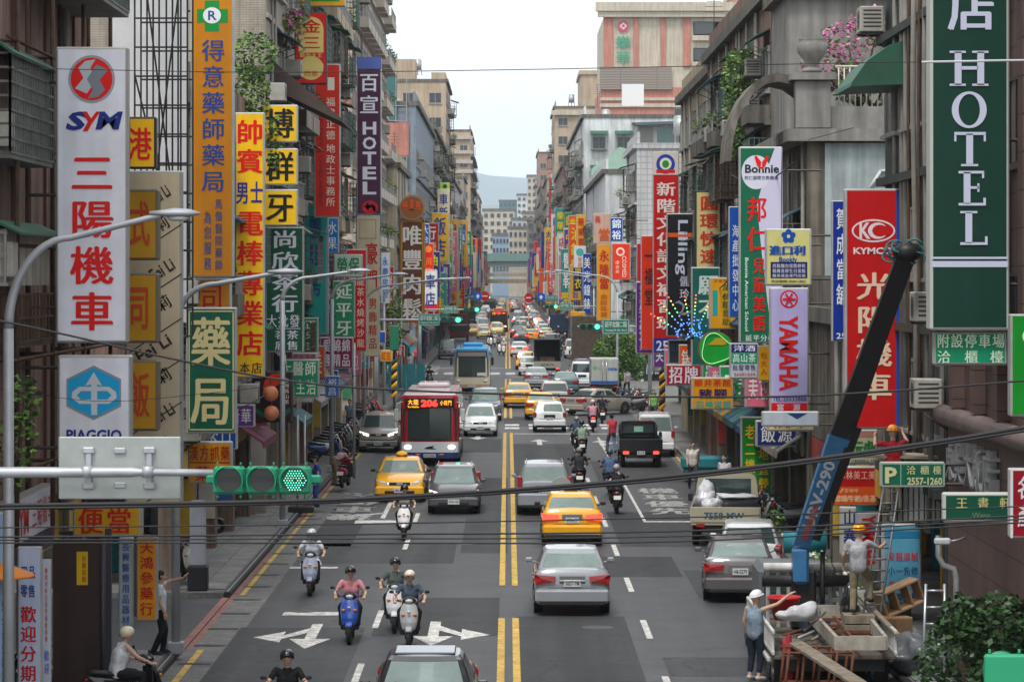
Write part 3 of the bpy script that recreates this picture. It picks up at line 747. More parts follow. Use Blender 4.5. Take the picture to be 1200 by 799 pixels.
R11 = building('office_tower', 'slim pinkish brown tower with a tall red sign far down the right side', 1, XR-.5, 823, 860, 41, mat('wall_pink_brown',(.30,.19,.15),.8,noise=.15), dict(ST_FAR, band=0), seed=31, bay=9, endwin=2)
R12 = building('apartment_block', 'dark maroon block with a roof garden', 1, XR-.6, 445, 520, 24, w_maroon, dict(ST_FAR), seed=32, bay=9)
shrub('roof_garden_tree', 'green roof garden bushes on top of the dark maroon block', 'bush', (XR+2, 447, 24), [(0,0,1.2,2,1.5,1.2),(3,0,1.5,1.8,1.5,1.4),(1.4,0,2.0,1.5,1.2,1)], 900, .5, [leaf_b,leaf_c,leaf_a], 4, seed=4)
# filler rows further down
rnd = random.Random(5)
walls = [w_old, w_cream, w_tan, w_whitep, w_beige, w_pinktile, w_maroon, w_greyblue, w_cream2]
wname = {id(w_old):'grey plastered', id(w_cream):'cream', id(w_tan):'tan', id(w_whitep):'white plastered', id(w_beige):'beige tiled', id(w_pinktile):'pink tiled', id(w_maroon):'maroon', id(w_greyblue):'grey blue', id(w_cream2):'pale cream'}
for sgn, segs in ((-1, [(522,560,20),(562,600,26),(702,745,27),(747,800,33),(802,860,24),(862,930,30)]),
                  (1, [(406,428,19),(562,615,24),(634,700,28),(702,760,22),(762,820,30),(864,935,24)])):
    for i,(a,b,h) in enumerate(segs):
        m = walls[(i*4+(2 if sgn>0 else 0)) % len(walls)]
        building('shophouse', 'distant %s block, number %s of its run, %s side' % (wname[id(m)], ['one','two','three','four','five','six'][i], 'left' if sgn<0 else 'right'),
                 sgn, 8.1, a, b-.3, h, m, dict(ST_FAR, near=0), seed=40+i, bay=9, endwin=1, group='distant shophouses along the street')
# city beyond the overpass: photo boxes placed at their own distances
def far_block(label, x0, x1, yt, Y, m, rows=6, cols=4, roof=None):
    xa, xb, zt = X(x0,Y), X(x1,Y), Z(yt,Y)
    b = thing('city_block', label, 'building', (xa, Y, 0))
    W = xb-xa
    MB().box(0,W,0,25,0,zt).build('wall', m, b)
    MB().box(-.4,W+.4,-.4,25,zt,zt+1.0).build('roof_edge', band_m, b)
    wm = kit('fw', lambda: MB().box(0,1,-.3,-.003,0,1).mesh('window', glass))
    for r_ in range(rows):
        for c in range(cols):
            place(wm, 'window', b, (W*(c+.2)/cols, 0, zt-3-(r_)*3.6), None, (W/cols*.55,1,1.7))
    return b
far_block('grey white city block beyond the overpass, lowest on its left', 566, 603, 247, 1400, w_cream2, 5, 5)
far_block('dark teal glass slab on the far skyline under the hills', 585, 614, 236, 1900, mat('teal_slab',(.07,.15,.17),.4), 3, 6)
far_block('pale stepped city block right of the teal slab', 606, 628, 229, 1750, w_whitep, 6, 4)
far_block('tall pale block with two rows of windows in front of the hills', 618, 634, 207, 1600, w_cream2, 7, 3)
far_block('white city block above the right end of the overpass', 600, 624, 258, 1300, w_white, 5, 4)
far_block('blue glass hall just behind the overpass', 577, 609, 276, 1200, mat('hall_glass',(.22,.30,.40),.3), 4, 8)
far_block('grey block at the left foot of the far skyline', 552, 578, 256, 1500, w_old, 4, 4)
far_block('mixed grey block half hidden by the right row', 618, 645, 258, 1120, w_old, 6, 3)
rnd = random.Random(9)
for i,(a,b,t,Y_) in enumerate(((612,640,250,1500),(540,566,268,1250),(628,650,235,1450),(596,618,268,1150))):
    far_block(['small tan block in the gap of the far right row','small low block beyond the end of the left row','narrow block behind the slim pinkish tower','low white block standing over the overpass centre'][i], a,b,t,Y_, walls[i*2+2], 4, 4)
# the elevated road across the end of the street
Yo = 1000.
ov = thing('overpass', 'green elevated road crossing the far end of the street', 'bridge', (0, Yo, 0))
gs = mat('overpass_green', (.12,.21,.19), .6, noise=.15); gd = mat('overpass_deck', (.10,.13,.13), .7)
MB().box(-45,45,0,1,Z(306,Yo),Z(297,Yo)).build('parapet', gs, ov)
MB().box(-45,45,.6,10,Z(313,Yo),Z(306,Yo)-.03).build('girder', gd, ov)
for x in (-12,-6.5,8.5,13): MB().cbox(x-.8,x+.8,2,5,0,Z(313,Yo)-.02,.1).build('pier', concrete, ov)
Y2 = 860.
fb = thing('footbridge', 'beige footbridge with a pale railing in front of the elevated road', 'bridge', (0, Y2, 0))
MB().box(-14,14,0,3.5,Z(324,Y2),Z(320,Y2)).build('deck', w_cream2, fb)
MB().box(-14,14,0,.2,Z(332,Y2),Z(327,Y2)).build('lower_beam', w_cream, fb)
m = MB()
for i in range(57): m.box(-14+i*.5,-13.9+i*.5,0,.1,Z(320,Y2),Z(315,Y2))
m.box(-14,14,0,.12,Z(315.5,Y2),Z(315,Y2)); m.build('railing', w_cream2, fb)
for x in (-9.3,9.0): MB().cbox(x-.5,x+.5,.5,3,0,Z(324,Y2)-.02,.05).build('pier', w_cream2, fb)
# hills
rnd = random.Random(3)
def ridge(name, Y, base, amp, x0, x1, m, seed):
    mb = MB(); n = 90; rows_ = 6
    from mathutils import noise as NZ
    vs = []
    for r_ in range(rows_):
        for i in range(n):
            x = x0 + (x1-x0)*i/(n-1); t = r_/(rows_-1)
            h = (base + amp*(NZ.noise(Vector((x/1500.,seed,0)))+.5*NZ.noise(Vector((x/480.,seed,1)))+.25*NZ.noise(Vector((x/170.,seed,t)))))
            vs.append((x, Y - 900*(1-t), -5 + (h+5)*math.sin(t*math.pi/2)))
    mb.add(vs, [(r_*n+i, r_*n+i+1, (r_+1)*n+i+1, (r_+1)*n+i) for r_ in range(rows_-1) for i in range(n-1)], 0, True)
    tag(mb.build(name, m), kind='structure')
hill_m = mat('hill', (.05,.07,.045), .9, noise=.4, nscale=.01)
ridge('hills', 9500, 215, 100, -5000, 5000, hill_m, 2.3)
ridge('hills', 12500, 395, 120, -6500, 6500, hill_m, 7.7)

# ---------------------------------------------------------------- left shophouse details close to the lamp
def cage_box(parent, x0, x1, y0, y1, z0, z1, m, step, name='window_cage', solid=None):
    """grille box in building coordinates, open bars"""
    f = MB(); t = .02
    nx = max(2,int(abs(x1-x0)/step)); nz = max(2,int((z1-z0)/step)); ny = max(2,int(abs(y1-y0)/(step*1.2)))
    for i in range(nx+1):
        x = x0+(x1-x0)*i/nx; f.box(x-t,x+t,y0-t,y0+t,z0,z1)
    for k in range(nz+1):
        z = z0+(z1-z0)*k/nz; f.box(x0,x1,y0-t,y0+t,z-t,z+t); f.box(x1-t,x1+t,y0,y1,z-t,z+t)
    for j in range(ny+1):
        y = y0+(y1-y0)*j/ny; f.box(x1-t,x1+t,y-t,y+t,z0,z1)
    f.box(x0,x1,y0,y1,z0-.1,z0-.02)
    return f.build(name, m, parent)
# building local frame: x = -8.3+x, y = 36+y
Yc = 56.
c1 = cage_box(L1, 0.0, .65, 14, 18.7, Z(178,50), Z(62,50), cage_m, .22)
MB().ring([[(-.1,y,Z(44,50)),(.45,y,Z(47,50)),(.75,y,Z(62,50)),(.73,y,Z(65,50)),(.45,y,Z(50,50)),(-.1,y,Z(47,50))] for y in (13.8,18.9)],0,False).build('cage_roof', awn_g, L1)
c2 = cage_box(L1, 0, 1.1, 19, 26, 13.2, 15.4, cage_m, .25)
c3 = MB().box(0,.6,14,18.6,Z(335,50),Z(268,50)).build('balcony_box', mat('cream_sheet',(.34,.33,.27),.75,noise=.3,streak=.4), L1)
MB().ring([[(-.1,y,Z(254,50)),(.4,y,Z(257,50)),(.85,y,Z(272,50)),(.85,y,Z(275,50)),(.4,y,Z(260,50)),(-.1,y,Z(257,50))] for y in (13.8,18.8)],0,False).build('awning', awn_g, L1)
f = MB()
for z in (Z(272,50),Z(300,50),Z(333,50)): f.box(.0,.62,13.93,13.99,z-.03,z+.03)
for x in (.03,.2,.4,.58): f.box(x-.02,x+.02,13.92,13.985,Z(335,50),Z(268,50))
f.build('balcony_frame', alu, L1)
place(kit('ac', ac_mesh), 'air_conditioner', L1, (.3,13.9,Z(325,50)), (0,0,-math.pi/2))
place(kit('ac', ac_mesh), 'air_conditioner', L1, (.25,13.9,Z(172,50)), (0,0,-math.pi/2))
cage_box(L1, 0, .6, 15, 20, Z(400,52), Z(345,52), rust, .3)
f = MB()
for x in (.15,.6):
    for y in (15,19,23,27): f.tube([(x,y,3.4),(x,y,17)],.045,5)
for z in (4.6,6.5,8.4,10.1,11.8,13.5,15.2):
    for y in (15,19,23,27): f.tube([(.0,y,z),(.64,y,z)],.035,4)
    f.tube([(.6,14,z),(.6,28,z)],.035,4)
f.build('rusty_framework', rust, L1)
f = MB()
for k in range(14): f.box(.005,.05,1+k*1.9,1.12+k*1.9,4,21)
f.build('cladding_strip', mat('rust_strip',(.12,.045,.03),.8,noise=.4), L1)
shrub('climbing_plant', 'green climbing plant on the rusty frame beside the blue and white hexagon sign', 'plant', (-8.0, 50, 4.6), [(0,0,.6,.35,.4,.5),(.1,.2,1.3,.3,.4,.4),(-.2,0,.1,.4,.4,.3)], 420, .13, [leaf_a,leaf_b,leaf_c], 2, seed=8)
shrub('rooftop_bush', 'bright green bush hanging in front of the beige tiled wall', 'bush', (-8.3, 98.2, 12.3), [(.2,0,2.6,.7,.8,.8),(.1,0,1.4,.6,.8,.9),(.5,0,.3,.6,.8,.7),(.9,0,-.7,.4,.6,.5)], 2300, .16, [leaf_b,leaf_c,leaf_a], 3, seed=9)
shrub('balcony_bush', 'green and pink plants on the dark top balcony above the red oval sign', 'plant', (-7.9, 108, 15.9), [(0,0,.5,.7,.8,.6),(.4,0,1.0,.5,.6,.4)], 600, .16, [leaf_b,leaf_c,pink_m[0]], 2, seed=10)
MB().ring([[(-.1,y,14.2),(2.4,y,13.0),(2.4,y,13.1),(-.1,y,15.2)] for y in (2,9)],0,False).build('balcony_canopy', mat('dark_brown_sheet',(.07,.05,.045),.7,noise=.3), L3)
# steel sign scaffold between the two left blocks, a pale board behind it
sf = thing('sign_scaffold', 'dark steel lattice frame carrying signs above the side street', 'scaffold', (-8.5, 70, 0))
f = MB(); dsm = mat('dark_steel',(.03,.03,.032),.5,.3)
for x in (0,.28,.42,.72,.86,1.05,1.2):
    f.bar((x,0,6.5),(x,0,20),.035)
    if x in (0,.42,.86,1.2): f.bar((x,1.2,6.5),(x,1.2,20),.035)
for k in range(20):
    z = 6.5+k*.66
    for y in (0,1.2): f.bar((0,y,z),(1.2,y,z),.035)
f.build('lattice', dsm, sf)
f = MB()
for a,b in (((0,-.06,16.5),(.9,-.06,9.5)),((1.15,-.06,15.5),(.35,-.06,9)),((0,-.06,12.5),(1.1,-.06,8))): f.bar(a,b,.035)
f.build('brace', dsm, sf)
f = MB().bar((0,.4,.1),(0,.4,6.5),.14).bar((.4,.4,.1),(.4,.4,6.5),.14).build('post', dsm, sf)
pb = MB().box(0,1.75,0,.25,6.8,20).build('billboard_back', mat('billboard_white',(.72,.74,.76),.7,noise=.1)); pb.location=(-9.3,72.2,0); tag(pb,'plain pale back of a billboard behind the steel lattice','billboard')
# ---------------------------------------------------------------- shop signs
def lin(h):
    o = []
    for i in (0,2,4):
        c = int(h[i:i+2],16)/255.; o.append(c/12.92 if c <= .04045 else ((c+.055)/1.055)**2.4)
    return tuple(o)
def sat(c,k=1.22):
    g = .3*c[0]+.6*c[1]+.1*c[2]; return tuple(max(.004,min(1,g+(x-g)*k)) for x in c)
def paint(h): return mat('paint_'+h, sat(lin(h)), .42, noise=.12, nscale=1.2, streak=.10)
def ink(h): return mat('print_'+h, sat(lin(h)), .5)
WH,BK,RD,YL,NV,GN,CR = 'e6e8f2','141414','d01f2a','f2c01c','1f2f78','0e6b4c','e3d8b0'
sf_frame = mat('sign_frame', (.42,.43,.42), .45, .3, noise=.2)
sf_dark = mat('sign_frame_dark', (.05,.05,.05), .5, .2)
brk = mat('bracket_steel', (.07,.065,.06), .6, .3, noise=.3)
def sign(label, xl, yt, xr, yb, side, face, items=(), Y=None, thick=.28, frame=None, border=.05, brackets=True, group='shop signs hanging out over the street', name='shop_sign', cat='sign'):
    if Y is None: Y = 7.95*F/(CX-xl) if side < 0 else 8.25*F/(xr-CX)
    x0, z0 = X(xl,Y), Z(yb,Y); W, H = (xr-xl)*Y/F, (yb-yt)*Y/F
    r = thing(name, label, cat, (x0, Y, z0), 0, group)
    d = max(.004, Y*4e-5)
    MB().cbox(0,W,0,thick,0,H,min(.03,W*.05)).build('housing', frame or sf_frame, r)
    b = min(border, W*.08)
    if face: MB().box(b,W-b,-d*2,-.0005,b,H-b).build('face_panel', paint(face), r)
    U = lambda px: (px-xl)*Y/F
    V = lambda py: (yb-py)*Y/F
    lay = {}; k = 0
    for it in items:
        t, s, a, b_, c, e, h = it[:7]; opt = it[7] if len(it) > 7 else {}
        bold = opt.get('bold', .016); zo = opt.get('z', 1 if t in 'bepo' else 3)
        key = (h, zo); mb = lay.setdefault(key, MB()); y = -d*(2.5+zo)
        u0,u1,v0,v1 = U(a),U(c),V(e),V(b_)
        if t == 'c': column(mb, s, u0,v0,u1,v1,y,bold)
        elif t == 'r': row(mb, s, u0,v0,u1,v1,y,bold)
        elif t == 't':
            n0 = len(mb.v); put(mb, s, u0,v0,u1,v1,y,bold,em=opt.get('em',False),rot=opt.get('rot',0))
            if opt.get('sh'): mb.v[n0:] = [(a_+opt['sh']*(c_-v0), b2, c_) for a_,b2,c_ in mb.v[n0:]]
        elif t == 'b': mb.quad((u0,y,v0),(u1,y,v0),(u1,y,v1),(u0,y,v1))
        elif t == 'o':   # outline rectangle, width opt w
            w_ = opt.get('w',.03)
            for q in ((u0,u1,v0,v0+w_),(u0,u1,v1-w_,v1),(u0,u0+w_,v0,v1),(u1-w_,u1,v0,v1)): mb.quad((q[0],y,q[2]),(q[1],y,q[2]),(q[1],y,q[3]),(q[0],y,q[3]))
        elif t == 'e':   # ellipse
            n = 28; mb.add([((u0+u1)/2+(u1-u0)/2*math.cos(2*math.pi*i/n), y, (v0+v1)/2+(v1-v0)/2*math.sin(2*math.pi*i/n)) for i in range(n)],[tuple(range(n))])
        elif t == 'p':   # polygon given in photo points
            mb.add([(U(px),y,V(py)) for px,py in s], [tuple(range(len(s)))])
    for (h, zo), mb in lay.items():
        if mb.f: mb.build('lettering' if zo >= 3 else 'panel', ink(h), r)
    if brackets:
        m = MB(); n = 2 if H < 2.5 else 3
        for i in range(n):
            z = H*(.12+.76*i/(n-1))
            if side < 0: m.bar((-(x0+8.5) if x0+8.5>0.05 else -.4, thick/2, z),(0,thick/2,z),.05)
            else: m.bar((W,thick/2,z),(max(W+.4, (9.8 if 180<Y<256 else 8.8)-x0),thick/2,z),.05)
        m.build('bracket', brk, r)
    return r
L_, R_ = -1, 1
# --- near left
sg = sign('tall white motorcycle sign with red and silver round emblem and red characters', 65,55,150,402, L_, WH, [
  ('c','三陽機車',82,176,134,392,RD,{'bold':.03}),
  ('e','',80,65,135,121,'9aa0a6',{'z':1}), ('e','',83,68,132,118,RD,{'z':1.5}),
  ('p',[(92,80),(100,72),(112,70),(106,80),(113,93),(102,110),(88,104),(98,92)],0,0,0,0,'b9bec4',{'z':2}),
  ('p',[(123,106),(115,114),(103,116),(109,106),(102,93),(113,76),(127,82),(117,94)],0,0,0,0,'7d858c',{'z':2.2}),
  ('t','S',76,131,98,153,NV,{'bold':.04,'sh':.28}),
  ('p',[(97,154),(103,143),(97,131),(102,131),(107,139),(113,131),(118,131),(108,145),(103,154)],0,0,0,0,RD,{'z':3.1}),
  ('t','M',112,131,139,152,NV,{'bold':.035,'sh':.25})], Y=54)
sign('white sign with blue hexagon and silver arrow emblem under the tall motorcycle sign', 67,416,154,540, L_, WH, [
  ('p',[(110,428),(142,444),(142,476),(110,492),(78,476),(78,444)],0,0,0,0,'8a9299',{'z':1}),
  ('p',[(110,431),(140,446),(140,474),(110,489),(80,474),(80,446)],0,0,0,0,'2f9fd0',{'z':1.4}),
  ('p',[(110,436),(120,452),(114,450),(114,486),(107,486),(107,450),(100,452)],0,0,0,0,'c9cdd2',{'z':2}),
  ('p',[(107,453),(107,458),(95,458),(90,463),(95,468),(107,468),(107,473),(93,473),(84,466),(85,459),(93,453)],0,0,0,0,'c9cdd2',{'z':2.1}),
  ('p',[(114,453),(128,453),(136,459),(137,466),(128,473),(114,473),(114,468),(126,468),(131,463),(126,458),(114,458)],0,0,0,0,'c9cdd2',{'z':2.1}),
  ('t','PIAGGIO',78,503,143,516,NV,{'bold':.03})], Y=53.6)
sign('small yellow box sign with one red character beside the tall white motorcycle sign', 150,137,183,198, L_, 'f0c22a', [('c','港',150,146,178,192,'c92a1c',{'bold':.026})], Y=58, frame=sf_dark)
for i,(a,b,c) in enumerate(((222,305,'式'),(320,402,'司'),(422,505,'飯'))):
    sign('dim yellow light box with a red character, %s of three on the beige board' % ('topmost','middle','lowest')[i], 146,a,185,b, L_, 'b08a2c', [('c',c,150,a+8,176,b-10,'a84a22',{'bold':.03})], Y=58.5, frame=mat('tan_frame',(.16,.13,.09),.6), border=.09, thick=.5)
its = [('p',[(152,y0+40),(213,y0),(213,y0+1.6),(152,y0+41.6)],0,0,0,0,'2b2622',{'z':1}) for y0 in (262,320,372,420,470,520,560)]
def slant(cx, cy, s, sz): return ('S', s, cx, cy, sz)
fei = sign('beige board with repeated slanted small words behind the yellow light boxes', 146,200,213,592, L_, 'c9bda6', its, Y=60.5, thick=.35)
m = MB()
for (cx,cy,s,sz) in ((188,228,'Fei Li',22),(190,262,'莉',16),(190,316,'Fei Li',30),(192,355,'莉',17),(180,408,'Fei Li',44),(192,440,'莉',17),(190,485,'Fei Li',30),(192,520,'莉',15)):
    n0 = len(m.v); w_ = sz*60.5/F*1.0; h_ = 15*60.5/F if s!='莉' else 18*60.5/F
    put(m, s, -w_/2, -h_/2, w_/2, h_/2, 0, .02)
    a = R(32); ox, oz = (cx-146)*60.5/F, (592-cy)*60.5/F
    m.v[n0:] = [(ox+x*math.cos(a)-z*math.sin(a), -.02, oz+x*math.sin(a)+z*math.cos(a)) for x,y,z in m.v[n0:]]
m.build('lettering', ink('332c26'), fei)
sign('tall orange yellow pharmacy banner with green cross and blue characters', 223,-30,274,325, L_, 'c98a1e', [
  ('c','得意藥師藥局',236,44,264,228,'2a4a8c'), ('c','馬偕醫院藥師',252,232,261,318,'2f4a80'), ('c','為您服務',239,246,248,318,'2f4a80'),
  ('b','',240,1,257,37,'0c8a4a'), ('b','',231,11,267,27,'0c8a4a',{'z':1.2}), ('e','',238,9,259,28,'e8ecec',{'z':2}), ('t','R',244,13,254,24,'31507a')], Y=76)
sign('narrow yellow sign with one red character below the orange pharmacy banner', 224,326,271,362, L_, 'c98a1e', [('c','司',234,328,262,368,'a8281e')], Y=76.4)
sign('green framed sign with two huge cream characters', 218,360,277,508, L_, '0e5f4a', [('c','藥局',223,366,271,504,'ddd2a4',{'bold':.03}), ('o','',221,364,274,504,'ddd2a4')], Y=75.2)
sign('small yellow herbal medicine sign with red characters over the arcade', 220,517,272,566, L_, 'e0a020', [('r','漢方抓藥',221,522,270,540,'a03020'),('r','藥行',228,545,266,564,'a03020'),('b','',222,541,270,542.5,'a03020')], Y=77)
sign('bright yellow sign with red and blue characters beside the orange pharmacy banner', 275,132,310,443, L_, 'f5c812', [
  ('c','帥賓',277,138,309,206,'d42a1e',{'bold':.03}), ('r','男士',276,212,309,240,'28308c',{'bold':.03}), ('c','電棒專業店',277,244,309,420,'d42a1e',{'bold':.03}), ('r','本店',280,424,308,438,BK)], Y=88)
for i,(c,a,b) in enumerate((('博',123,167),('群',174,217),('牙',222,265))):
    sign('square yellow sign with a black brush character, %s of three above the tea sign' % ('top','middle','bottom')[i], 308,a,349,b, L_, 'e9c02a', [('c',c,311,a+1,345,b-1,BK,{'bold':.03})], Y=98-i*.2)
sign('big dark green tea shop sign with white brush characters', 311,266,356,413, L_, '12573f', [('c','尚欣茶行',318,268,350,368,WH,{'bold':.03}),('r','大批發',312,368,352,384,WH),('c','茗展',322,386,334,411,WH),('c','茶售',336,386,350,411,WH),('b','',324,384.6,352,385.4,WH)], Y=99.5)
sign('red sign with a cream oval and two red characters high on the left', 345,14,383,99, L_, 'c8322a', [
  ('e','',350,20,379,48,'d9c88a',{'z':1}),('b','',350,34,379,62,'d9c88a',{'z':1.1}),('b','',350,75,379,80,'d9c88a',{'z':1}),('e','',350,66,379,94,'d9c88a',{'z':1.05}),
  ('c','金三',354,22,376,60,'c23a2a',{'bold':.03}),('r','鵝肉大王',351,62,378,68,'d9c88a'),('r','工作室',354,69,375,74,'d9c88a'),('r','西服',356,83,373,90,'c86a4a')], Y=112, frame=sf_dark)
sign('green and yellow sign cut by the top of the view', 352,-18,405,8, L_, 'd9a51c', [('b','',358,-10,398,2,'3a8a2a',{'z':1})], Y=118)
sign('tall red orange banner with white characters beside the red oval sign', 368,75,399,255, L_, 'c6402a', [('b','',384,91,392,106,'e4ddd0',{'z':1}),('c','福建正德',382,113,393,165,'e8d9cf'),('c','地政士事務所',382,168,393,243,'e8d9cf'),('t','REAL ESTATE & LAND AGENT',374,115,378,243,'7a2418',{'rot':90})], Y=118)
sign('purple hotel banner with white characters and a red arrow disc', 418,67,447,252, L_, '4a2440', [
  ('b','',418,67,447,81,'5a6aa8',{'z':1}),('c','百宣',421,84,444,136,WH,{'bold':.026})]+
  [('t',ch,425,143+i*17.5,441,158+i*17.5,WH,{'bold':.03}) for i,ch in enumerate('HOTEL')]+
  [('e','',424,235,443,251,'c41f40',{'z':1}),('p',[(427,242),(432,237),(432,240),(438,240),(440,243),(440,248),(437,248),(437,244),(432,244),(432,247)],0,0,0,0,WH)], Y=150, thick=.4)
sign('tall teal baby shop sign with dark blue characters', 356,240,385,392, L_, '1f9a90', [('c','麗嬰房',362,250,377,350,'1f3f7a',{'bold':.026}),('b','',382,266,385,392,'8a9aa8',{'z':1})], Y=119.5)
sign('small blue sign peeping out beside the tall teal sign', 382,255,397,296, L_, '2a7ac0', [('c','水果',384,258,395,294,'dfe8ee')], Y=128)
sign('small green clinic sign with white characters low beside the tall teal sign', 354,372,373,414, L_, '1c8a6a', [('c','正牙建',357,374,371,412,'e4ecdc')], Y=112)
sign('wide green clinic sign with two rows of white characters', 325,421,374,466, L_, '1c8a6a', [('r','大醫師',328,423,371,441,'d8e4d4',{'bold':.026}),('r','主治',346,444,371,463,'d8e4d4',{'bold':.026})], Y=103)
sign('narrow pink sign board over the green clinic sign', 327,413,372,421, L_, 'b88a94', [('r','洗臉燙髮護膚',330,414.5,370,420,'7a3040')], Y=104)
sign('small cream and green insurance sign above the green vertical sign', 391,298,425,325, L_, 'b9cfc0', [('r','勞保',394,301,422,322,'1a7a50',{'bold':.026})], Y=131)
sign('green vertical sign with three white characters', 390,329,416,396, L_, '1d8f68', [('c','延平牙',393,331,413,395,'e6efe0',{'bold':.026})], Y=130)
sign('red framed sign with a column of pale characters behind the green vertical sign', 405,292,430,412, L_, 'c62a30', [('c','港龍茶水燒烤沙龍',418,312,427,408,'ecd9c8'),('c','洛神',408,300,418,340,'e8b8a0')], Y=138)
sign('maroon sign with two rows of three white characters', 375,395,414,432, L_, '7c1f4a', [('r','愛綿綿',378,397,411,413,'e8dce4',{'bold':.026}),('r','趣精品',378,414,411,430,'e8dce4',{'bold':.026})], Y=124)
sign('tall cream menswear sign with red characters under the purple hotel banner', 417,253,445,418, L_, 'd8cdb4', [('c','豪門',428,282,443,344,'c42a2a',{'bold':.026}),('c','男飾精品',432,348,442,410,'b84038'),('o','',421,257,441,280,'b0a68c',{'w':.05})], Y=155)
sign('small blue round edged sign with two white characters', 381,440,398,466, L_, '2a6cb0', [('c','裕昌',384,442,395,464,WH)], Y=121)
sign('dark brown sign with a cream arc and small white characters behind two orange globes', 295,435,343,495, L_, '2a1414', [
  ('p',[(298,482),(306,488),(320,491),(334,488),(341,481),(339,477),(331,483),(320,486),(308,483),(300,478)],0,0,0,0,'1f5f50',{'z':1}),('c','特級老茶',299,446,305,474,'e0d8d0'),('c','台灣高山茶',333,442,339,474,'e0d8d0'),
  ('p',[(310,446),(318,438),(328,437),(331,446),(324,452),(322,462),(313,464),(308,456)],0,0,0,0,'c84a1c',{'z':1.3})], Y=96, frame=sf_dark)
for i,(cx,cy,r_) in enumerate(((317,461,9.2),(318,484,9))):
    Y=95.3; g = thing('globe_lantern','orange paper globe lantern, %s of the two hanging at the dark brown sign' % ('upper','lower')[i],'lantern',(X(cx,Y),Y,Z(cy+r_,Y)),0,'orange globe lanterns')
    MB().ball((0,0,r_*Y/F),r_*Y/F,16,10).build('globe', mat('orange_paper',(.75,.27,.13),.45,noise=.15,nscale=9), g)
    MB().tube([(0,0,2*r_*Y/F-.01),(0,0,2*r_*Y/F+.22)],.015,6).build('hanger', brk, g)
# barber pole
Y=101.; bp_ = thing('barber_pole','barber pole with dark blue, red and white spiral beside the yellow sign','barber pole',(X(328,Y),Y,Z(440,Y)))
h=(440-388)*Y/F
mm = MB(); n=16; K2=20
rings=[[(.2*math.cos(2*math.pi*i/n),.2*math.sin(2*math.pi*i/n),h*(.08+.84*k/K2)) for i in range(n)] for k in range(K2+1)]
for k in range(K2):
    for i in range(n):
        j=(i+1)%n; mm.add([rings[k][i],rings[k][j],rings[k+1][j],rings[k+1][i]],[(0,1,2,3)],(i+k)%16//4 if (i+k)%16<12 else 0,True)
mm.build('striped_drum',[ink('1a2340'),ink('e0e0e0'),ink('1a2340'),ink('8c2a2a')],bp_)
MB().disc((0,0,h*.04),.24,'z',16,0,h*.08).disc((0,0,h*.96),.24,'z',16,0,h*.08).build('end_cap', ink('2a3a8c'), bp_)
# brown carved sign with a round top
s_ = sign('brown wooden sign with silver characters and a round wooden disc on top', 468,257,498,378, L_, '5c3626', [('c','唯豐肉鬆',471,262,495,376,'d4d2cc',{'bold':.035}),('o','',469.5,258,496.5,377,'a07a3a',{'w':.12})], Y=205, frame=mat('gold_brown',(.30,.19,.08),.6))
m = MB(); m.disc((1.7*.5,-.1,6.95+.7),.85,'y',28,0,.3); m.disc((.85,-.26,7.65),.74,'y',28,1,.01); m.build('round_top',[mat('gold_brown',(.3,.19,.08)),paint('8a5a3a')],s_)
m = MB(); m.box(.2,.55,-.3,-.28,7.65,8.1).box(.7,.95,-.3,-.28,7.5,8.2).box(1.1,1.4,-.3,-.28,7.65,8.1).box(.15,1.5,-.3,-.27,7.5,7.58); m.build('emblem', ink('c05a2a'), s_)
for a in (('blue sign with white character beside the round topped brown sign',493,262,503,287,'1f4f9a',[('c','大台',495,264,502,286,WH)],240),
  ('red vertical sign with an orange ring',496,285,508,352,'d23a22',[('e','',498,288,506,296,'f0902a',{'z':1}),('c','川味火鍋',499,300,506,348,'f0a03a')],268),
  ('lime and orange massage sign over a run of blue and yellow tiles',515,214,527,250,'b4cf30',[('e','',519,216,524,221,'1f4f30'),('c','按摩',517,236,526,250,'e04a1e',{'bold':.035}),('c','指壓',518,223,525,235,'2a7a3a')],330),
  ('run of blue and yellow squares with characters under the lime sign',516,252,527,296,'1f3a8a',[('b','',519,252,525,262,'e8d060',{'z':1}),('c','味寶',518,263,526,283,'e0e4f0'),('b','',519,284,525,293,'e8d060',{'z':1})],325),
  ('green vertical sign with white streak under the blue and yellow squares',516,297,530,336,'2fa04a',[('p',[(517,300),(529,309),(529,314),(517,303)],0,0,0,0,'cfe4c8',{'z':1})],322),
  ('white round sign plate far down the left side',535,258,545,269,'e8e4e6',[('c','信',536,259,544,268,'c04060')],470),
  ('cream vertical strip sign beside the red ring sign',484,295,491,380,'c84040',[],262),
  ('long dark red vertical sign below the round topped brown sign',450,312,462,398,'b82a30',[('c','韓國燒肉',452,316,460,392,'f0d8d0')],185),
  ('white and blue vertical sign just right of the cream menswear sign',446,296,457,356,'d0dae4',[('c','永慶房屋',448,300,455,350,'2a6ab0')],178),
  ('yellow and red restaurant sign low on the left side',445,410,460,424,'e8b020',[('r','紅豆',447,412,458,422,'c02020')],176),
  ('dark red round shop sign low on the left side',462,405,474,418,'a01c3a',[('r','禄',464,406,472,417,'f0e0e0')],190),
  ('blue small box sign above the left shops',440,388,452,402,'2a50a0',[],170),
  ('cream vertical banner far down the left side',533,282,541,318,'e4dcd4',[('c','旅社',534,285,540,312,'c04040')],440),
  ('pink vertical banner far down the left side',540,296,549,338,'d46a80',[],460),
  ('blue hook shaped sign far down the left side',531,286,536,306,'2a60b0',[],400),
  ('blue plate below the green streaked sign',515,338,529,352,'2548a0',[],335)):
    sign(a[0],a[1],a[2],a[3],a[4],L_,a[5],a[6],Y=a[7],thick=.35)
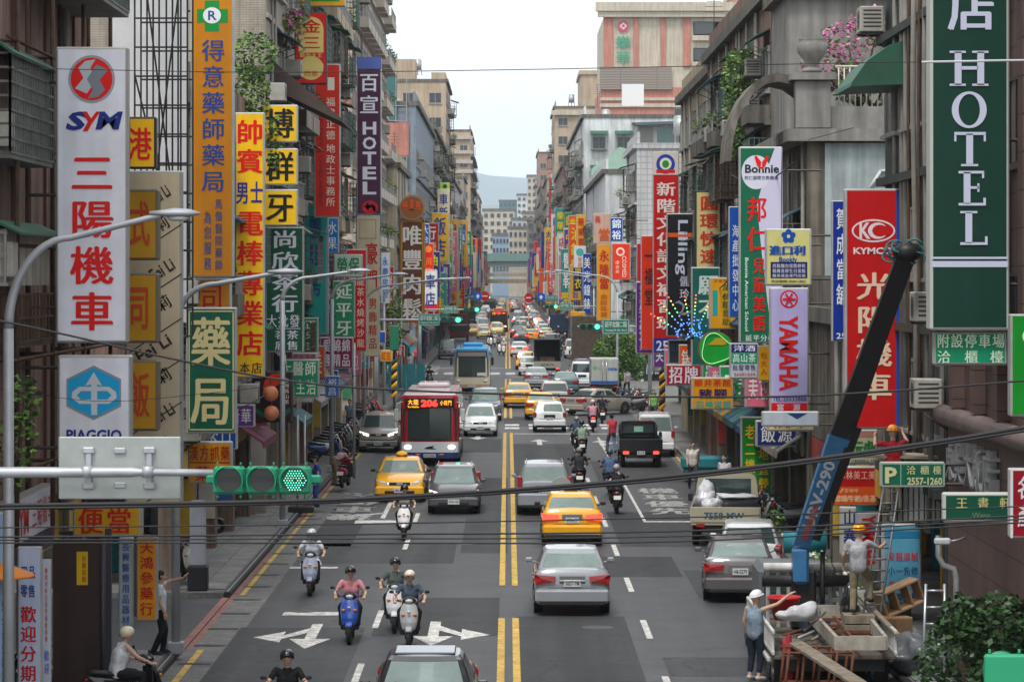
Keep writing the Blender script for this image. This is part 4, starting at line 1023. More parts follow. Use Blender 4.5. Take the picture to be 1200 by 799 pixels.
# --- left shop level
s_ = sign('slanted white and navy fascia sign over the motorcycle shop door', 62,0,70,8, L_, None, [], Y=50) if False else None
fb_ = thing('fascia_sign','white and dark blue fascia sign slanting over the motorcycle shop','sign',(-8.55,51.6,2.95))
m = MB(); m.box(0,.22,0,4.8,0,1.15); m.build('housing', sf_frame, fb_)
MB().box(.221,.235,.05,4.75,.40,1.12).build('face_panel', paint('c9cbd6'), fb_); MB().box(.221,.236,.05,4.75,.04,.385).build('face_panel', paint('1c2440'), fb_)
m = MB(); put(m,'SYM',.3,.5,1.7,1.0,0,.04); row(m,'三陽機車',2.0,.5,4.5,1.02,0,.01); m.v=[(.243,x,z) for x,y,z in m.v]; m.build('lettering', ink('a82a30'), fb_)
sign('white hanging banner with navy and red characters by the motorcycle shop door', 20,640,49,830, L_, 'b9c3dc', [('c','歡迎分期',24,708,43,800,'b0202c',{'bold':.03}),('r','用品',24,662,42,678,'1c2c6c',{'bold':.03}),('r','零售',24,684,42,700,'1c2c6c',{'bold':.03})], Y=50, thick=.08, brackets=False)
sign('narrow white banner with tiny red print by the motorcycle shop door', 49,655,60,830, L_, 'c3c6d2', [('c','機車材料行零件維修保養',53,664,56,752,'b04050'),('c','歡迎',52,760,58,790,'4a6ac0')], Y=50.6, thick=.06, brackets=False)
sign('light blue banner with blue characters at the left edge', -12,600,16,830, L_, '9ab4cc', [('c','好久美髮設計',2,700,13,800,'2a5a9a',{'bold':.026})], Y=49, thick=.06, brackets=False)
sign('yellow lunch box sign with red characters under the grey sign back', 85,592,166,629, L_, 'c9a31e', [('r','便當',90,594,156,626,'b8281c',{'bold':.03})], Y=58.0, thick=.35)
sign('white vertical board with blue characters in the arcade', 139,630,155,737, L_, 'a9b6c4', [('c','長興醫療用品器材',143,634,152,732,'2a4a84')], Y=61, brackets=False)
sign('orange yellow vertical board with red characters in the arcade', 160,628,184,727, L_, 'd99a1a', [('c','天鴻參藥行',164,632,180,722,'b42a1c',{'bold':.026})], Y=61.4, brackets=False)
# brown metal door wall with yellow poster
dw = thing('side_wall','dark brown steel side wall with a yellow poster beside the motorcycle shop','wall',(X(62,55.),55.,0))
MB().box(0,(118-62)*55/F,0,.2,.125,Z(633,55)).build('steel_panel', mat('brown_steel',(.045,.024,.02),.5,noise=.2,streak=.2), dw)
MB().tube([((118-62)*55/F+.05,-.06,.125),((118-62)*55/F+.05,-.06,Z(630,55))],.045,6).build('post', mat('dark_pipe',(.05,.05,.06),.5), dw)
MB().box((90-62)*55/F,(103-62)*55/F,-.02,-.003,Z(685,55),Z(646,55)).build('poster', paint('d0b020'), dw)
m=MB(); column(m,'吉屋出租',.52,Z(682,55),.6,Z(650,55),-.026,.03); m.build('lettering', ink('a04018'), dw)

# --- near right
hs = sign('huge dark green hotel banner with pale serif letters', 1090,-60,1183,387, R_, '0d3a30', [
  ('c','店',1110,-22,1168,42,'c9cde0',{'bold':.03}),
  ('b','',1092,301,1181,303.5,'c9cde0',{'z':1}),('b','',1092,306,1181,313,'c9cde0',{'z':1})], Y=50.6, thick=.5, frame=mat('pale_frame',(.5,.52,.5),.5))
m = MB(); Yh=50.6; U=lambda px:(px-1090)*Yh/F; V=lambda py:(387-py)*Yh/F; yy=-.03
def rc(a,b,c,d): m.quad((U(a),yy,V(d)),(U(c),yy,V(d)),(U(c),yy,V(b)),(U(a),yy,V(b)))
for xs in ((1118.5,1126.5),(1145,1153)):     # H with serifs
    rc(xs[0],61,xs[1],100); rc(xs[0]-6,60,xs[1]+5,62.5); rc(xs[0]-6,98.5,xs[1]+5,101)
rc(1126,78,1146,82)
n=32                                          # O with thick sides
oo=[(1135.5+20.5*math.cos(2*math.pi*i/n),129+21.5*math.sin(2*math.pi*i/n)) for i in range(n)]; ii=[(1135.5+12.5*math.cos(2*math.pi*i/n),129+18.5*math.sin(2*math.pi*i/n)) for i in range(n)]
for i in range(n):
    j=(i+1)%n; m.quad(*[(U(p[0]),yy,V(p[1])) for p in (oo[i],oo[j],ii[j],ii[i])])
rc(1132,157,1140,193); rc(1118,155,1155,158.5); rc(1118,158,1120.5,166); rc(1152.5,158,1155,166); rc(1126,192.5,1146,195)   # T
rc(1129,202,1137,239); rc(1123,200.5,1153,203.5); rc(1150.5,203,1153,209); rc(1137,218.5,1147,221.5); rc(1145,215,1147.5,225); rc(1123,238,1155,241); rc(1152,232,1155,238) # E
rc(1131,249,1139,285); rc(1125,247.5,1145,250); rc(1125,284,1157,287); rc(1154,277,1157,284)  # L
m.build('lettering', ink('c9cde0'), hs)
sign('green car park sign with two rows of white characters under the hotel banner', 1093,388,1181,428, R_, '1c8a68', [('r','附設停車場',1097,391,1178,408,'cfe6cf',{'bold':.026}),('t','洽',1098,410,1114,426,'cfe6cf',{'em':True}),('t','櫃',1130,410,1146,426,'cfe6cf',{'em':True}),('t','檯',1160,410,1176,426,'cfe6cf',{'em':True})], Y=50.8, thick=.12)
sign('bright green sign cut by the right edge above the moulding', 1184,368,1216,488, R_, '0f8a3c', [('e','',1198,384,1220,404,'dfe8e0',{'z':1})], Y=47.3)
sign('red motorcycle sign with a white oval emblem and a blue side stripe', 990,221,1061,503, R_, 'b81c28', [
  ('b','',1050,223,1060,502,'1c4a94',{'z':1}),
  ('e','',998,257,1049,284,'e2dce0',{'z':1}),('e','',1000,259,1047,282,'b81c28',{'z':1.4}),('t','K',1007,261,1020,280,'e2dce0',{'bold':.03}),
  ('e','',1017,261,1040,280,'e2dce0',{'z':2}),('e','',1022,263.5,1040,277.5,'b81c28',{'z':2.3}),('b','',1036,265,1042,276,'b81c28',{'z':2.5}),
  ('t','KYMCO',1000,290,1046,298,'e2dce0',{'bold':.03}),('c','光陽機車',1003,316,1046,472,'e2cdb8',{'bold':.0262})], Y=66.6, thick=.35)
sign('tall blue sign half hidden behind the red motorcycle sign', 975,235,992,400, R_, '1f3590', [('c','賀成當舖',980,242,992,360,'dfe2ee',{'bold':.03}),('t','25',980,390,991,397,'dfe2ee')], Y=74)
ys_ = sign('lavender white sign with a red round emblem and red sideways letters', 902,337,948,492, R_, 'b9b3dc', [
  ('e','',914,340,935,361,'c81e2c',{'z':1}),('e','',916,342,933,359,'b9b3dc',{'z':1.4}),
  ('t','YAMAHA',913,370,935,458,'c81e2c',{'rot':90,'bold':.03}),('t','TEL:25533888',905,465,945,470,'3a3a70'),
  ('b','',904,472,946,482,'c81e2c',{'z':1}),('t','富',910,473,919,481,'e4dfee',{'em':True}),('t','源',929,473,938,481,'e4dfee',{'em':True})], Y=82)
m = MB(); cx,cz=(924.5-902)*82/F,(492-350.5)*82/F
for a in (0,60,120): 
    m.M = Matrix.Translation((cx,-.035,cz)) @ Matrix.Rotation(R(a),4,'Y'); m.box(-.18,.18,-.002,.002,-.022,.022)
m.M=None; m.disc((cx,-.04,cz),.06,'y',12); m.build('emblem', ink('c81e2c'), ys_)
sign('cream snack sign with a blue flower and navy print, tapered at its foot', 897,268,951,335, R_, 'd3cf94', [
  ('t','進口利',902,288,943,299,'1f4a96',{'bold':.03}),('t','Bookly',913,301,934,309,'1f4a96',{'bold':.026}),('b','',903,307,946,326,'1c1c50',{'z':1}),
  ('r','西點麵包蛋糕餅乾',905,309,944,314,'c8c8dc'),('r','精緻喜餅生日蛋糕',905,315,944,320,'c8c8dc'),('r','糖果禮盒專門店面',905,321,944,325,'c8c8dc'),('t','外送專線 2550-1367',904,328,944,331,'2a2a30'),
  *[('e','',924+5*math.cos(R(90+72*k))-3.6,277-5*math.sin(R(90+72*k))-3.6,924+5*math.cos(R(90+72*k))+3.6,277-5*math.sin(R(90+72*k))+3.6,'1f4a96',{'z':1+k*.1}) for k in range(5)],('e','',922,275,926,279,'d3cf94',{'z':2})], Y=80)
sign('tall green and white language school sign with a red rabbit emblem', 866,172,917,402, R_, '12634a', [
  ('p',[(917,173),(915,402),(905,402),(917,400),(917,173)],0,0,0,0,'c6c4d8',{'z':.9}),
  ('p',[(915.5,173.5),(915,400),(905,400),(893,300),(887,240),(896,206),(908,173.5)],0,0,0,0,'c6c4d8',{'z':1}),
  ('e','',869,182,903,222,'d0d0de',{'z':1.2}),('t','Bonnie',873,193,913,203,'1c2428',{'bold':.026}),
  ('p',[(887,194),(884,184),(886,182),(892,190),(891,199)],0,0,0,0,'d02030',{'z':4}),('p',[(893,199),(893,190),(899,182),(901,184),(897,194)],0,0,0,0,'d02030',{'z':4}),
  ('r','邦仁國際文教機構',872,206,912,211,'2a3050'),
  ('c','邦仁',875,228,899,298,'c81e30',{'bold':.0262}),('c','兒童美語',882,300,897,390,'c81e30',{'bold':.0262}),
  ('t','Bonnie American School',873,302,877,388,'cfe0d8',{'rot':90}),('r','延平分校',873,392,908,400,'cfe0d8')], Y=86)
sign('tall blue sign between the cream sign and the language school sign', 854,242,868,372, R_, '1c4c9c', [('c','海產批發中心',858,262,866,366,'d4dcec')], Y=99)
sign('cream framed sign with a column of orange red characters', 814,223,846,330, R_, 'd6c898', [('c','圓環快速彩色',820,228,842,352,'c04a26',{'bold':.035})], Y=118, frame=sf_dark, border=.12)
sign('black vertical sign with white sideways lettering and an orange bar', 781,250,813,394, R_, '17181c', [('t','Lilling',791,258,806,322,'c8ccdc',{'rot':90}),('b','',783,273,811,278,'d0661c',{'z':1}),('c','儷玲',796,322,808,352,'b8bccc'),
   ('p',[(790,355),(796,352),(803,358),(800,366),(794,368),(799,364),(800,358),(795,355)],0,0,0,0,'8a90a8')], Y=134)
sign('dark lattice panel sign below the black vertical sign', 783,398,812,426, R_, '2c2e3c', [('r','紐約紐約',785,402,810,412,'5a5e7c')], Y=134.4)
sign('tall red sign with a round crest on a white head and white characters', 765,178,796,414, R_, 'b8242e', [('b','',765,179,795,205,'cfc9c2',{'z':1}),('e','',769,181,791,204,'2c3f9a',{'z':1.3}),('e','',773,185,787,199,'e0e0d8',{'z':1.6}),('e','',776,188,784,197,'3f8a3a',{'z':1.9}),
   ('b','',769,199,791,203,'c82a2a',{'z':2.2}),('c','新階文化語文補習班',769,212,792,388,'e6d8d4',{'bold':.03}),('b','',766,396,794,413,'22307c',{'z':1}),('t','254',769,399,791,411,'d8d8e8')], Y=150)
sign('orange banner with faded black brush characters', 751,276,768,410, R_, 'd0492a', [('c','一福堂',755,288,766,360,'4a2018',{'bold':.03})], Y=158)
sign('purple massage price sign with white characters', 745,330,766,414, R_, '5a2078', [('c','泰式按摩2小時99元',749,333,760,411,'e2d4ea',{'bold':.026})], Y=160)
sign('plain red sign above the purple massage sign', 746,285,756,330, R_, 'b02a38', [], Y=165)
sign('dark teal sign with white brush characters behind the small yellow sign', 810,313,844,428, R_, '115a52', [('c','願不',818,320,842,376,'c4d4d0',{'bold':.035})], Y=112)
sign('small yellow shop sign with a blue strip and green print', 831,325,863,386, R_, 'dba41c', [('b','',835,340,841,370,'2aa0a0',{'z':1}),('c','萬參粗意助',846,332,856,382,'2a6a3a'),('r','甘泉魚麵',836,327,858,331,'a04a1c')], Y=108)
sign('white and navy liquor sign with green characters in the middle', 855,402,889,444, R_, 'c0c4cc', [('b','',857,403,887,413,'1c2466',{'z':1}),('r','洋酒',859,404,886,412,'dfe2ee',{'bold':.03}),('b','',857,413.5,887,426,'2c9070',{'z':1}),('r','高山茶',858,414,886,425,'d6ece0',{'bold':.026}),('r','批發零售',858,427,886,434,'22286a'),('t','25581234',860,437,885,440,'b05050')], Y=96)
sign('small yellow light box sign behind the lavender sign', 888,405,905,446, R_, 'e2ac1c', [('c','包大人',891,412,899,440,'c05a1c')], Y=93)
sign('dark red sign with two big white characters', 780,427,822,452, R_, 'a82236', [('r','招牌',783,429,819,450,'dcd4e0',{'bold':.03})], Y=124)
sign('yellow restaurant sign with dark pork characters and teal lower row', 810,442,860,480, R_, 'cf951c', [('r','順井茶館',813,444,857,453,'b23a2c',{'bold':.026}),('r','豬腳',818,455,853,467,'20184a',{'bold':.035}),('r','四神湯飯',815,469,857,478,'1f9a8a',{'bold':.026})], Y=104)
sign('green rental board with yellow characters standing in the arcade', 868,488,905,578, R_, '0e7a34', [('c','老二機郵',873,496,885,576,'d8b83a',{'bold':.03}),('c','車地直營',889,505,901,576,'d8b83a',{'bold':.03})], Y=97, brackets=False)
sign('white sign frame with a dark blue triangle under the lavender sign', 893,482,960,500, R_, 'b4bcc8', [('p',[(922,484),(946,484),(934,491)],0,0,0,0,'1c3a6a')], Y=80.6)
sign('sign with green price figures above the red drinks sign', 983,503,1029,544, R_, 'b5b79a', [('t','60元/杯',990,516,1026,534,'2a6a3c',{'bold':.03}),('b','',984,505,1028,512,'a87a70',{'z':1}),('t','1J CEDELL 10',992,538,1026,542,'2a2a66')], Y=70.5, brackets=False)
sign('red and orange drinks sign with cream characters', 968,546,1030,592, R_, 'a02a2c', [('b','',969,570,1029,591,'bf5a28',{'z':1}),('r','冰林美工美',982,551,1026,562,'d8a89a',{'bold':.03}),('r','全/套咖啡',978,572,1006,577,'ddb090'),('t','珍珠牛奶/乳茶',978,580,1027,588,'e0b896',{'bold':.026})], Y=72)
sign('white vertical board with one dark blue character column', 985,594,1004,650, R_, 'b0b0a6', [('c','山寨',988,595,1003,640,'242c6c',{'bold':.03})], Y=69.4, brackets=False)
sign('white vertical board with red sideways letters behind the worker', 1004,600,1032,668, R_, 'b8b4b2', [('t','YAMAHA',1010,603,1026,664,'b82a38',{'rot':90,'bold':.03})], Y=68.8, brackets=False)
sign('green parking sign with a cream letter and a telephone number', 1031,541,1108,571, R_, '14604c', [('t','P',1037,547,1051,566,'c9caa0',{'bold':.035}),('o','',1032,542,1107,570,'9ab0a0',{'w':.015}),('b','',1055,543,1056,569,'9ab0a0',{'z':1}),('t','洽',1062,545,1073,556,'c9caa0',{'em':True}),('t','櫃',1078,545,1089,556,'c9caa0',{'em':True}),('t','檯',1093,545,1103,556,'c9caa0',{'em':True}),('t','2557-1260',1063,559,1104,568,'c9caa0',{'bold':.03})], Y=56.8, thick=.15)
sign('dark green bookshop sign with three cream characters', 1105,577,1186,612, R_, '12503e', [('t','王',1120,582,1134,596,'c9c493',{'em':True}),('t','書',1145,582,1159,596,'c9c493',{'em':True}),('t','軒',1171,582,1184,596,'c9c493',{'em':True}),('t','Wang',1139,600,1160,609,'7a8a6a',{'bold':.0})], Y=51.0, thick=.2, frame=mat('pale_frame',(.5,.52,.5)))
sign('dark red sign with a white edge cut by the right border', 1184,549,1214,630, R_, '8a1c30', [('c','名產',1192,555,1210,620,'e0d8dc',{'bold':.03}),('b','',1184,551,1187,630,'d8d8dc',{'z':1})], Y=47.3, frame=mat('pale_frame',(.5,.52,.5)))
sign('light blue tutoring poster with rows of red and blue characters', 1034,614,1080,706, R_, '6fa9c4', [('r','安親課輔',1040,646,1076,657,'c0444c'),('r','小一先修',1040,663,1076,674,'27527c'),('r','美語英檢',1040,679,1076,690,'c0444c'),('r','珠算心算',1040,694,1076,704,'1c2c60'),('b','',1036,622,1078,630,'3f7fa8',{'z':1})], Y=64, brackets=False)
sign('orange red drugstore sign with pale sideways letters', 717,285,739,328, R_, 'dd5030', [('t','COSMED',729,300,734,325,'f0d0c0',{'rot':90}),('c','康是美',721,305,726,321,'f0c8b8'),('e','',722,290,732,300,'f0d8cc',{'z':1}),('e','',724,292,730,298,'dd5030',{'z':2})], Y=205, thick=.35)
sign('blue square sign with white characters above the drugstore sign', 715,255,730,283, R_, '24489c', [('c','錦裕',717,256,728,282,'e2e8f0',{'bold':.03})], Y=215)
sign('tall orange yellow pawnshop sign with red characters', 699,286,716,376, R_, 'eaa41c', [('c','永隆當',702,292,714,340,'c04018',{'bold':.03}),('c','金銀珠寶',703,344,712,372,'b86a1c')], Y=232)
sign('pale pink sign with red characters behind the pawnshop sign', 695,250,716,286, R_, 'd8b8a8', [('c','當',701,266,715,284,'d8701c',{'bold':.03}),('c','義',697,252,704,262,'c02c2c')], Y=236)
sign('dark blue sign with white characters beside the pawnshop sign', 683,297,693,368, R_, '1f3c94', [('c','美光鐘錶',684,300,692,364,'e8ecf4')], Y=270)
sign('white sign with a pale teal arc over a yellow sign', 672,288,687,314, R_, 'e6e8e6', [('e','',675,291,684,300,'5fb0a8',{'z':1}),('c','聖德',677,301,682,313,'d08080')], Y=292)
sign('mustard yellow sign with blue characters under the white arc sign', 668,310,681,352, R_, 'd8a83a', [('c','保安水餃',671,313,678,350,'54509a')], Y=300)
sign('tall thin red sign with white head on the slim pinkish tower', 643,202,652,268, R_, 'b83040', [('e','',644,203,651,209,'e8d8d8',{'z':1}),('c','太平洋房屋',645,212,650,262,'d88080')], Y=560, thick=.6)
sign('blue and white bank sign on the slim pinkish tower', 647,211,658,260, R_, '2a55a8', [('b','',647.5,211.5,657.5,225,'e4e6ec',{'z':1}),('c','凱基證券',650,228,656,256,'d8e0f0'),('p',[(650,216),(655,215),(654,220),(650,221)],0,0,0,0,'c03048')], Y=540, thick=.6)
sign('white sign with red dots below the bank sign', 652,300,661,340, R_, 'e0dcdc', [('e','',654,303,660,311,'cc3040',{'z':1}),('c','牛排',654,314,659,336,'cc4050')], Y=430)
sign('grey white sign above a small red sign on the right row', 661,282,669,306, R_, 'c8c0c0', [('b','',661,299,669,306,'c82a3a',{'z':1})], Y=380)
sign('orange and brown square sign low on the right row', 669,365,686,385, R_, 'd8a428', [('p',[(672,370),(683,369),(682,381),(674,379)],0,0,0,0,'a0622a')], Y=260)

# --- hundreds of small signs far down the street (seen a few pixels wide)
rnd = random.Random(21)
cols = [('red','c83038'),('red','b02430'),('white','dcdcdc'),('yellow','e2b428'),('blue','2a58a8'),('green','2a8a58'),('orange','d8642a'),('purple','6a3a8a'),('cream','d8ceb0'),('teal','2a9088'),('pink','d87a90'),('dark blue','22306c')]
han = '金寶樂美新大華中泰福源東興昌茶飯店行醫院書藥油麵包車衣鞋鐘錶'
cnt = 0
for side in (L_, R_):
    Y = 262. if side < 0 else 300.
    while Y < 900:
        cname, c = rnd.choice(cols); h = rnd.uniform(2.5, 4.5 if Y<280 else 8.); w_ = rnd.uniform(.7,1.1) if Y<260 else rnd.uniform(.9,1.7); z0 = rnd.uniform(3.2, 9.5); out_ = rnd.uniform(.1, 1.6)
        xin = 7.9 - out_*.5
        px0 = CX + (-(xin) if side<0 else xin - w_)*F/Y; px1 = px0 + w_*F/Y
        yb = HY + (CH - z0)*F/Y; yt = HY + (CH - z0 - h)*F/Y
        tc = rnd.choice(('e8e8e8','e8d060')) if cname not in ('white','cream','yellow') else rnd.choice(('c02828','2a3a80'))
        n = max(2, min(5, int(h/w_)))
        txt = [('c', ''.join(rnd.choice(han) for _ in range(n)), px0+(px1-px0)*.15, yt+(yb-yt)*.05, px1-(px1-px0)*.15, yb-(yb-yt)*.05, tc, {'bold':.026})] if Y < 520 else []
        if rnd.random() < .2: txt.append(('b','',px0+.3,yb-(yb-yt)*.15,px1-.3,yb-.3,rnd.choice(('e2b428','2a58a8','c83038')),{'z':1}))
        sign(('%s %s one, counted from the near end, of small upright signs reading %s, %s side' % (nth('s',side,cname), cname, txt[0][1], 'left' if side<0 else 'right')) if Y < 520 else '%s tiny %s upright sign counted from the near end, %s side' % (nth('t',side,cname), cname, 'left' if side<0 else 'right'), px0, yt, px1, yb, side, c, txt, Y=Y, brackets=Y<400, thick=.35, group='small upright signs far down the %s side' % ('left' if side<0 else 'right'))
        cnt += 1; Y += rnd.uniform(1.8, 4.4) * (.7 + Y/420)
# projecting small signs under the nearer ones along both arcades
for side in (L_, R_):
    Y = 84.
    while Y < 178:
        cname, c = rnd.choice(cols); w_ = rnd.uniform(.8,1.3); h = rnd.uniform(.5,1.5); z0 = rnd.uniform(2.9,3.8)
        px0 = CX + (-8.4 if side<0 else 8.0 - w_ + .4)*F/Y; px1 = px0+w_*F/Y; yb = HY+(CH-z0)*F/Y; yt = HY+(CH-z0-h)*F/Y
        tc = 'e8e8e8' if cname not in ('white','cream','yellow') else 'a02828'
        sign('%s small %s box sign from the near end, low over the %s arcade' % (nth('b',side,cname), cname, 'left' if side<0 else 'right'), px0,yt,px1,yb,side,c,[('r',''.join(rnd.choice(han) for _ in range(2)),px0+(px1-px0)*.1,yt+(yb-yt)*.15,px1-(px1-px0)*.1,yb-(yb-yt)*.15,tc)],Y=Y,brackets=False,group='small box signs over the %s arcade' % ('left' if side<0 else 'right'))
        Y += rnd.uniform(4,9)

# --- round green neon sign with a fan of coloured lamps
Y=107.; gr = thing('neon_sign','round green neon sign with white cloud outline next to the dark teal sign','sign',(X(839,Y),Y,Z(409,Y)))
r_=21*Y/F
MB().disc((0,.15,0),r_,'y',36,0,.3).build('housing', paint('8a1f2a'), gr)
MB().disc((0,-.01,0),r_*.96,'y',36).build('face_panel', paint('1c9c48'), gr)
m=MB()
pts=[(r_*.82*(1+.12*math.cos(3*a+.6))*math.cos(a),-.05,r_*.82*(1+.12*math.cos(3*a+.6))*math.sin(a)) for a in [2*math.pi*i/40 for i in range(41)]]
m.tube(pts,.013,5); m.build('neon_outline', mat('neon_green',(.55,.9,.5),.4,emit=.25), gr)
MB().add([(-r_*.5,-.03,.15),(-.3*r_,-.03,.35*r_),(0,-.03,.62*r_),(.45*r_,-.03,.62*r_),(.62*r_,-.03,.3*r_),(.4*r_,-.03,.22*r_)],[(0,5,4,3,2,1)]).build('yellow_flash', ink('b8a01c'), gr)
Y=109.; fn = thing('lamp_fan','fan of rods with red, yellow, green and blue lamps like a peacock tail','lamps',(X(812,Y),Y,Z(398,Y)))
rods=MB(); lam={k:MB() for k in 'rygb'}; hexs={'r':(1,.12,.12),'y':(1,.75,.1),'g':(.15,.9,.35),'b':(.1,.3,1)}
k_=Y/F
for i,(ex,ey) in enumerate(((763,368),(771,352),(781,344),(801,343),(832,352),(815,346))):
    a=Vector((0,0,0)); b=Vector(((ex-812)*k_,-.05*i,(398-ey)*k_)); rods.tube([a,b],.012,4)
    n=9
    for j in range(n):
        p=a.lerp(b,.35+.65*j/(n-1)); c='b' if j<3 else 'g' if j<5 else 'y' if j<7 else 'r'
        lam[c].ball(tuple(p),.030,6,4)
rnd2=random.Random(4)
for j in range(48):
    a=rnd2.uniform(.15,math.pi-.1); q=rnd2.uniform(.15,.75); lam['b'].ball((q*math.cos(a)*.9,-.06,q*math.sin(a)),.026,6,4)
rods.build('rod', brk, fn)
for c,mb_ in lam.items(): mb_.build('coloured_lamps', mat('lamp_'+c,hexs[c],.4,emit=1.0), fn)
sg3 = sign('white outlined metal characters of a restaurant on the right corner', 755,425,778,440, R_, None, [('r','尚品',756,426,777,439,'b8c0cc',{'bold':.03})], Y=172, thick=.06, frame=sf_dark)
def lamp_shape(m, front, back, push):
    n = len(front); c = [sum(p[i] for p in front)/n for i in range(3)]; c[1] += push
    m.ring([front, back], 0, False, cap=False)
    for i in range(n): m.add([front[i], front[(i+1)%n], tuple(c)], [(0,1,2)], 0, False)
    m.add(back, [tuple(range(n))])
    return m
# ---------------------------------------------------------------- vehicles (local: forward +y, origin on the ground under the middle)
def cp(h, rough=.28, metal=.0): return mat('car_paint_'+h, lin(h), rough, metal, coat=.8, noise=.05, nscale=2)
car_glass = mat('car_glass', (.03,.05,.05), .06, spec=.8)
car_glass_l = mat('car_glass_sky', (.24,.33,.31), .08, spec=.8, noise=.3, nscale=1.1, alpha=.66)  # pale green base colour has the sky's reflection painted into it
int_m = mat('car_interior', (.025,.025,.027), .8)
red_lens = mat('red_lens', (.32,.012,.012), .25, coat=.6)
red_lit = mat('red_lens_lit', (.9,.05,.03), .3, emit=1.5)
head_lens = mat('head_lens', (.55,.57,.58), .12, coat=1)
head_lit = mat('head_lens_lit', (1,.93,.75), .2, emit=1.6)
amber = mat('amber_lens', (.65,.22,.02), .3)
chrome = mat('chrome', (.55,.56,.57), .2, .9)
trim_m = mat('black_trim', (.022,.022,.024), .55)
rim_m = mat('rim_alloy', (.35,.35,.36), .35, .7)
plate_m = mat('plate', (.62,.64,.62), .5)
plate_ink = mat('plate_ink', (.04,.06,.12), .5)
def wheel_mesh():
    m = MB(); r,w_ = .31,.1
    m.ring([[(x, rr*math.cos(2*math.pi*i/20), rr*math.sin(2*math.pi*i/20)) for i in range(20)] for x,rr in ((-w_*.7,.19),(-w_,.22),(-w_,.29),(-w_*.7,.31),(w_*.7,.31),(w_,.29),(w_,.22),(w_*.7,.19))])
    return m.mesh('tyre', rubber)
def rim_mesh():
    m = MB(); m.disc((0,0,0),.195,'x',20,0,.17)
    for s in (-1,1):
        for k in range(5):
            a = 2*math.pi*k/5; m.tube([(s*.088,0,0),(s*.092,.185*math.cos(a),.185*math.sin(a))],.028,4)
        m.ring([[(s*x,rr*math.cos(2*math.pi*i/20),rr*math.sin(2*math.pi*i/20)) for i in range(20)] for x,rr in ((.08,.2),(.098,.2),(.098,.175),(.08,.175))])
    return m.mesh('rim', rim_m)
TY, RM = wheel_mesh(), rim_mesh()
def wheel(v, x, y, r=.31, wx=1.):
    k = r/.31
    t = place(TY, 'wheel', v, (x,y,r), None, (k*wx*1.0,k,k)); place(RM, 'rim', t); return t
def plate(v, y, z, st, face, w_=.38, h=.16, lit=None):
    s = -1 if face=='rear' else 1
    m = MB().box(-w_/2,w_/2,-.012,.0,-h/2,h/2); p = m.build('number_plate', lit or plate_m, v, (0,y,z), 0 if s<0 else math.pi)
    t = MB(); put(t, st, -w_*.42,-h*.3,w_*.42,h*.3,-.018,.02); t.build('lettering', plate_ink, p); return p
KIND = {
 # name: L, W, H, stations, belt z, rear y, front y (base), roof rear, roof front, roof half-width fraction, wheel r, wheelbase half
 'sedan': dict(L=4.55,W=1.76,H=1.47,st=[(-1,.86,.86,.34),(-.985,.95,.97,.28),(-.955,.98,1.05,.24),(-.86,.99,1.08,.21),(-.5,1,1.0,.18),(0,1,.97,.17),(.42,1,.97,.18),(.62,1,.93,.18),(.84,.97,.84,.2),(.94,.92,.74,.22),(.985,.86,.6,.26),(1,.74,.48,.34)],zb=.94,r0=-1.72,f0=1.18,r1=-1.02,f1=.42,a0=.93,a1=.735,m=-.22,wr=.315,wb=1.32),
 'hatch': dict(L=3.75,W=1.66,H=1.52,st=[(-1,.8,.6,.34),(-.985,.94,.95,.28),(-.96,.97,1.0,.24),(-.8,1,1.0,.2),(0,1,.98,.18),(.5,1,.97,.18),(.66,1,.93,.18),(.86,.96,.84,.2),(.95,.91,.74,.22),(.985,.84,.6,.28),(1,.74,.5,.34)],zb=.93,r0=-1.72,f0=1.12,r1=-1.45,f1=.4,a0=.94,a1=.76,m=-.25,wr=.29,wb=1.2),
 'suv': dict(L=4.45,W=1.8,H=1.70,st=[(-1,.82,.65,.42),(-.985,.95,1.05,.36),(-.96,.985,1.1,.32),(-.8,1,1.1,.28),(0,1,1.07,.26),(.45,1,1.07,.26),(.62,1,1.04,.26),(.84,.975,.98,.28),(.94,.94,.88,.3),(.985,.9,.74,.34),(1,.8,.6,.42)],zb=1.04,r0=-2.06,f0=1.1,r1=-1.8,f1=.45,a0=.94,a1=.775,m=-.2,wr=.34,wb=1.31),
 'van': dict(L=4.5,W=1.72,H=1.86,st=[(-1,.84,.65,.4),(-.985,.96,1.0,.34),(-.96,.99,1.08,.3),(-.8,1,1.08,.26),(0,1,1.06,.24),(.5,1,1.06,.24),(.75,1,1.02,.24),(.9,.97,.92,.26),(.96,.94,.8,.3),(.99,.88,.68,.34),(1,.8,.6,.4)],zb=1.02,r0=-2.12,f0=1.72,r1=-1.98,f1=1.05,a0=.95,a1=.82,m=.1,wr=.31,wb=1.3),
 'wagon': dict(L=4.3,W=1.72,H=1.52,st=[(-1,.82,.6,.36),(-.985,.95,.95,.3),(-.96,.98,1.0,.26),(-.8,1,1.0,.22),(0,1,.98,.2),(.45,1,.97,.2),(.64,1,.93,.2),(.85,.97,.84,.2),(.94,.92,.74,.22),(.985,.86,.6,.28),(1,.75,.5,.34)],zb=.94,r0=-2.0,f0=1.1,r1=-1.72,f1=.4,a0=.94,a1=.77,m=-.2,wr=.3,wb=1.27),
}
def ringhalf(w, zt, zb):
    q = [(0,zb),(w*.80,zb),(w*.94,zb+.05),(w*.985,zb+.16),(w,(zb+zt)*.52),(w*.985,zt-.14),(w*.95,zt-.05),(w*.86,zt),(w*.45,zt+.025),(0,zt+.035)]
    return [(x,z) for x,z in q] + [(-x,z) for x,z in q[-2:0:-1]]
_cm = {}
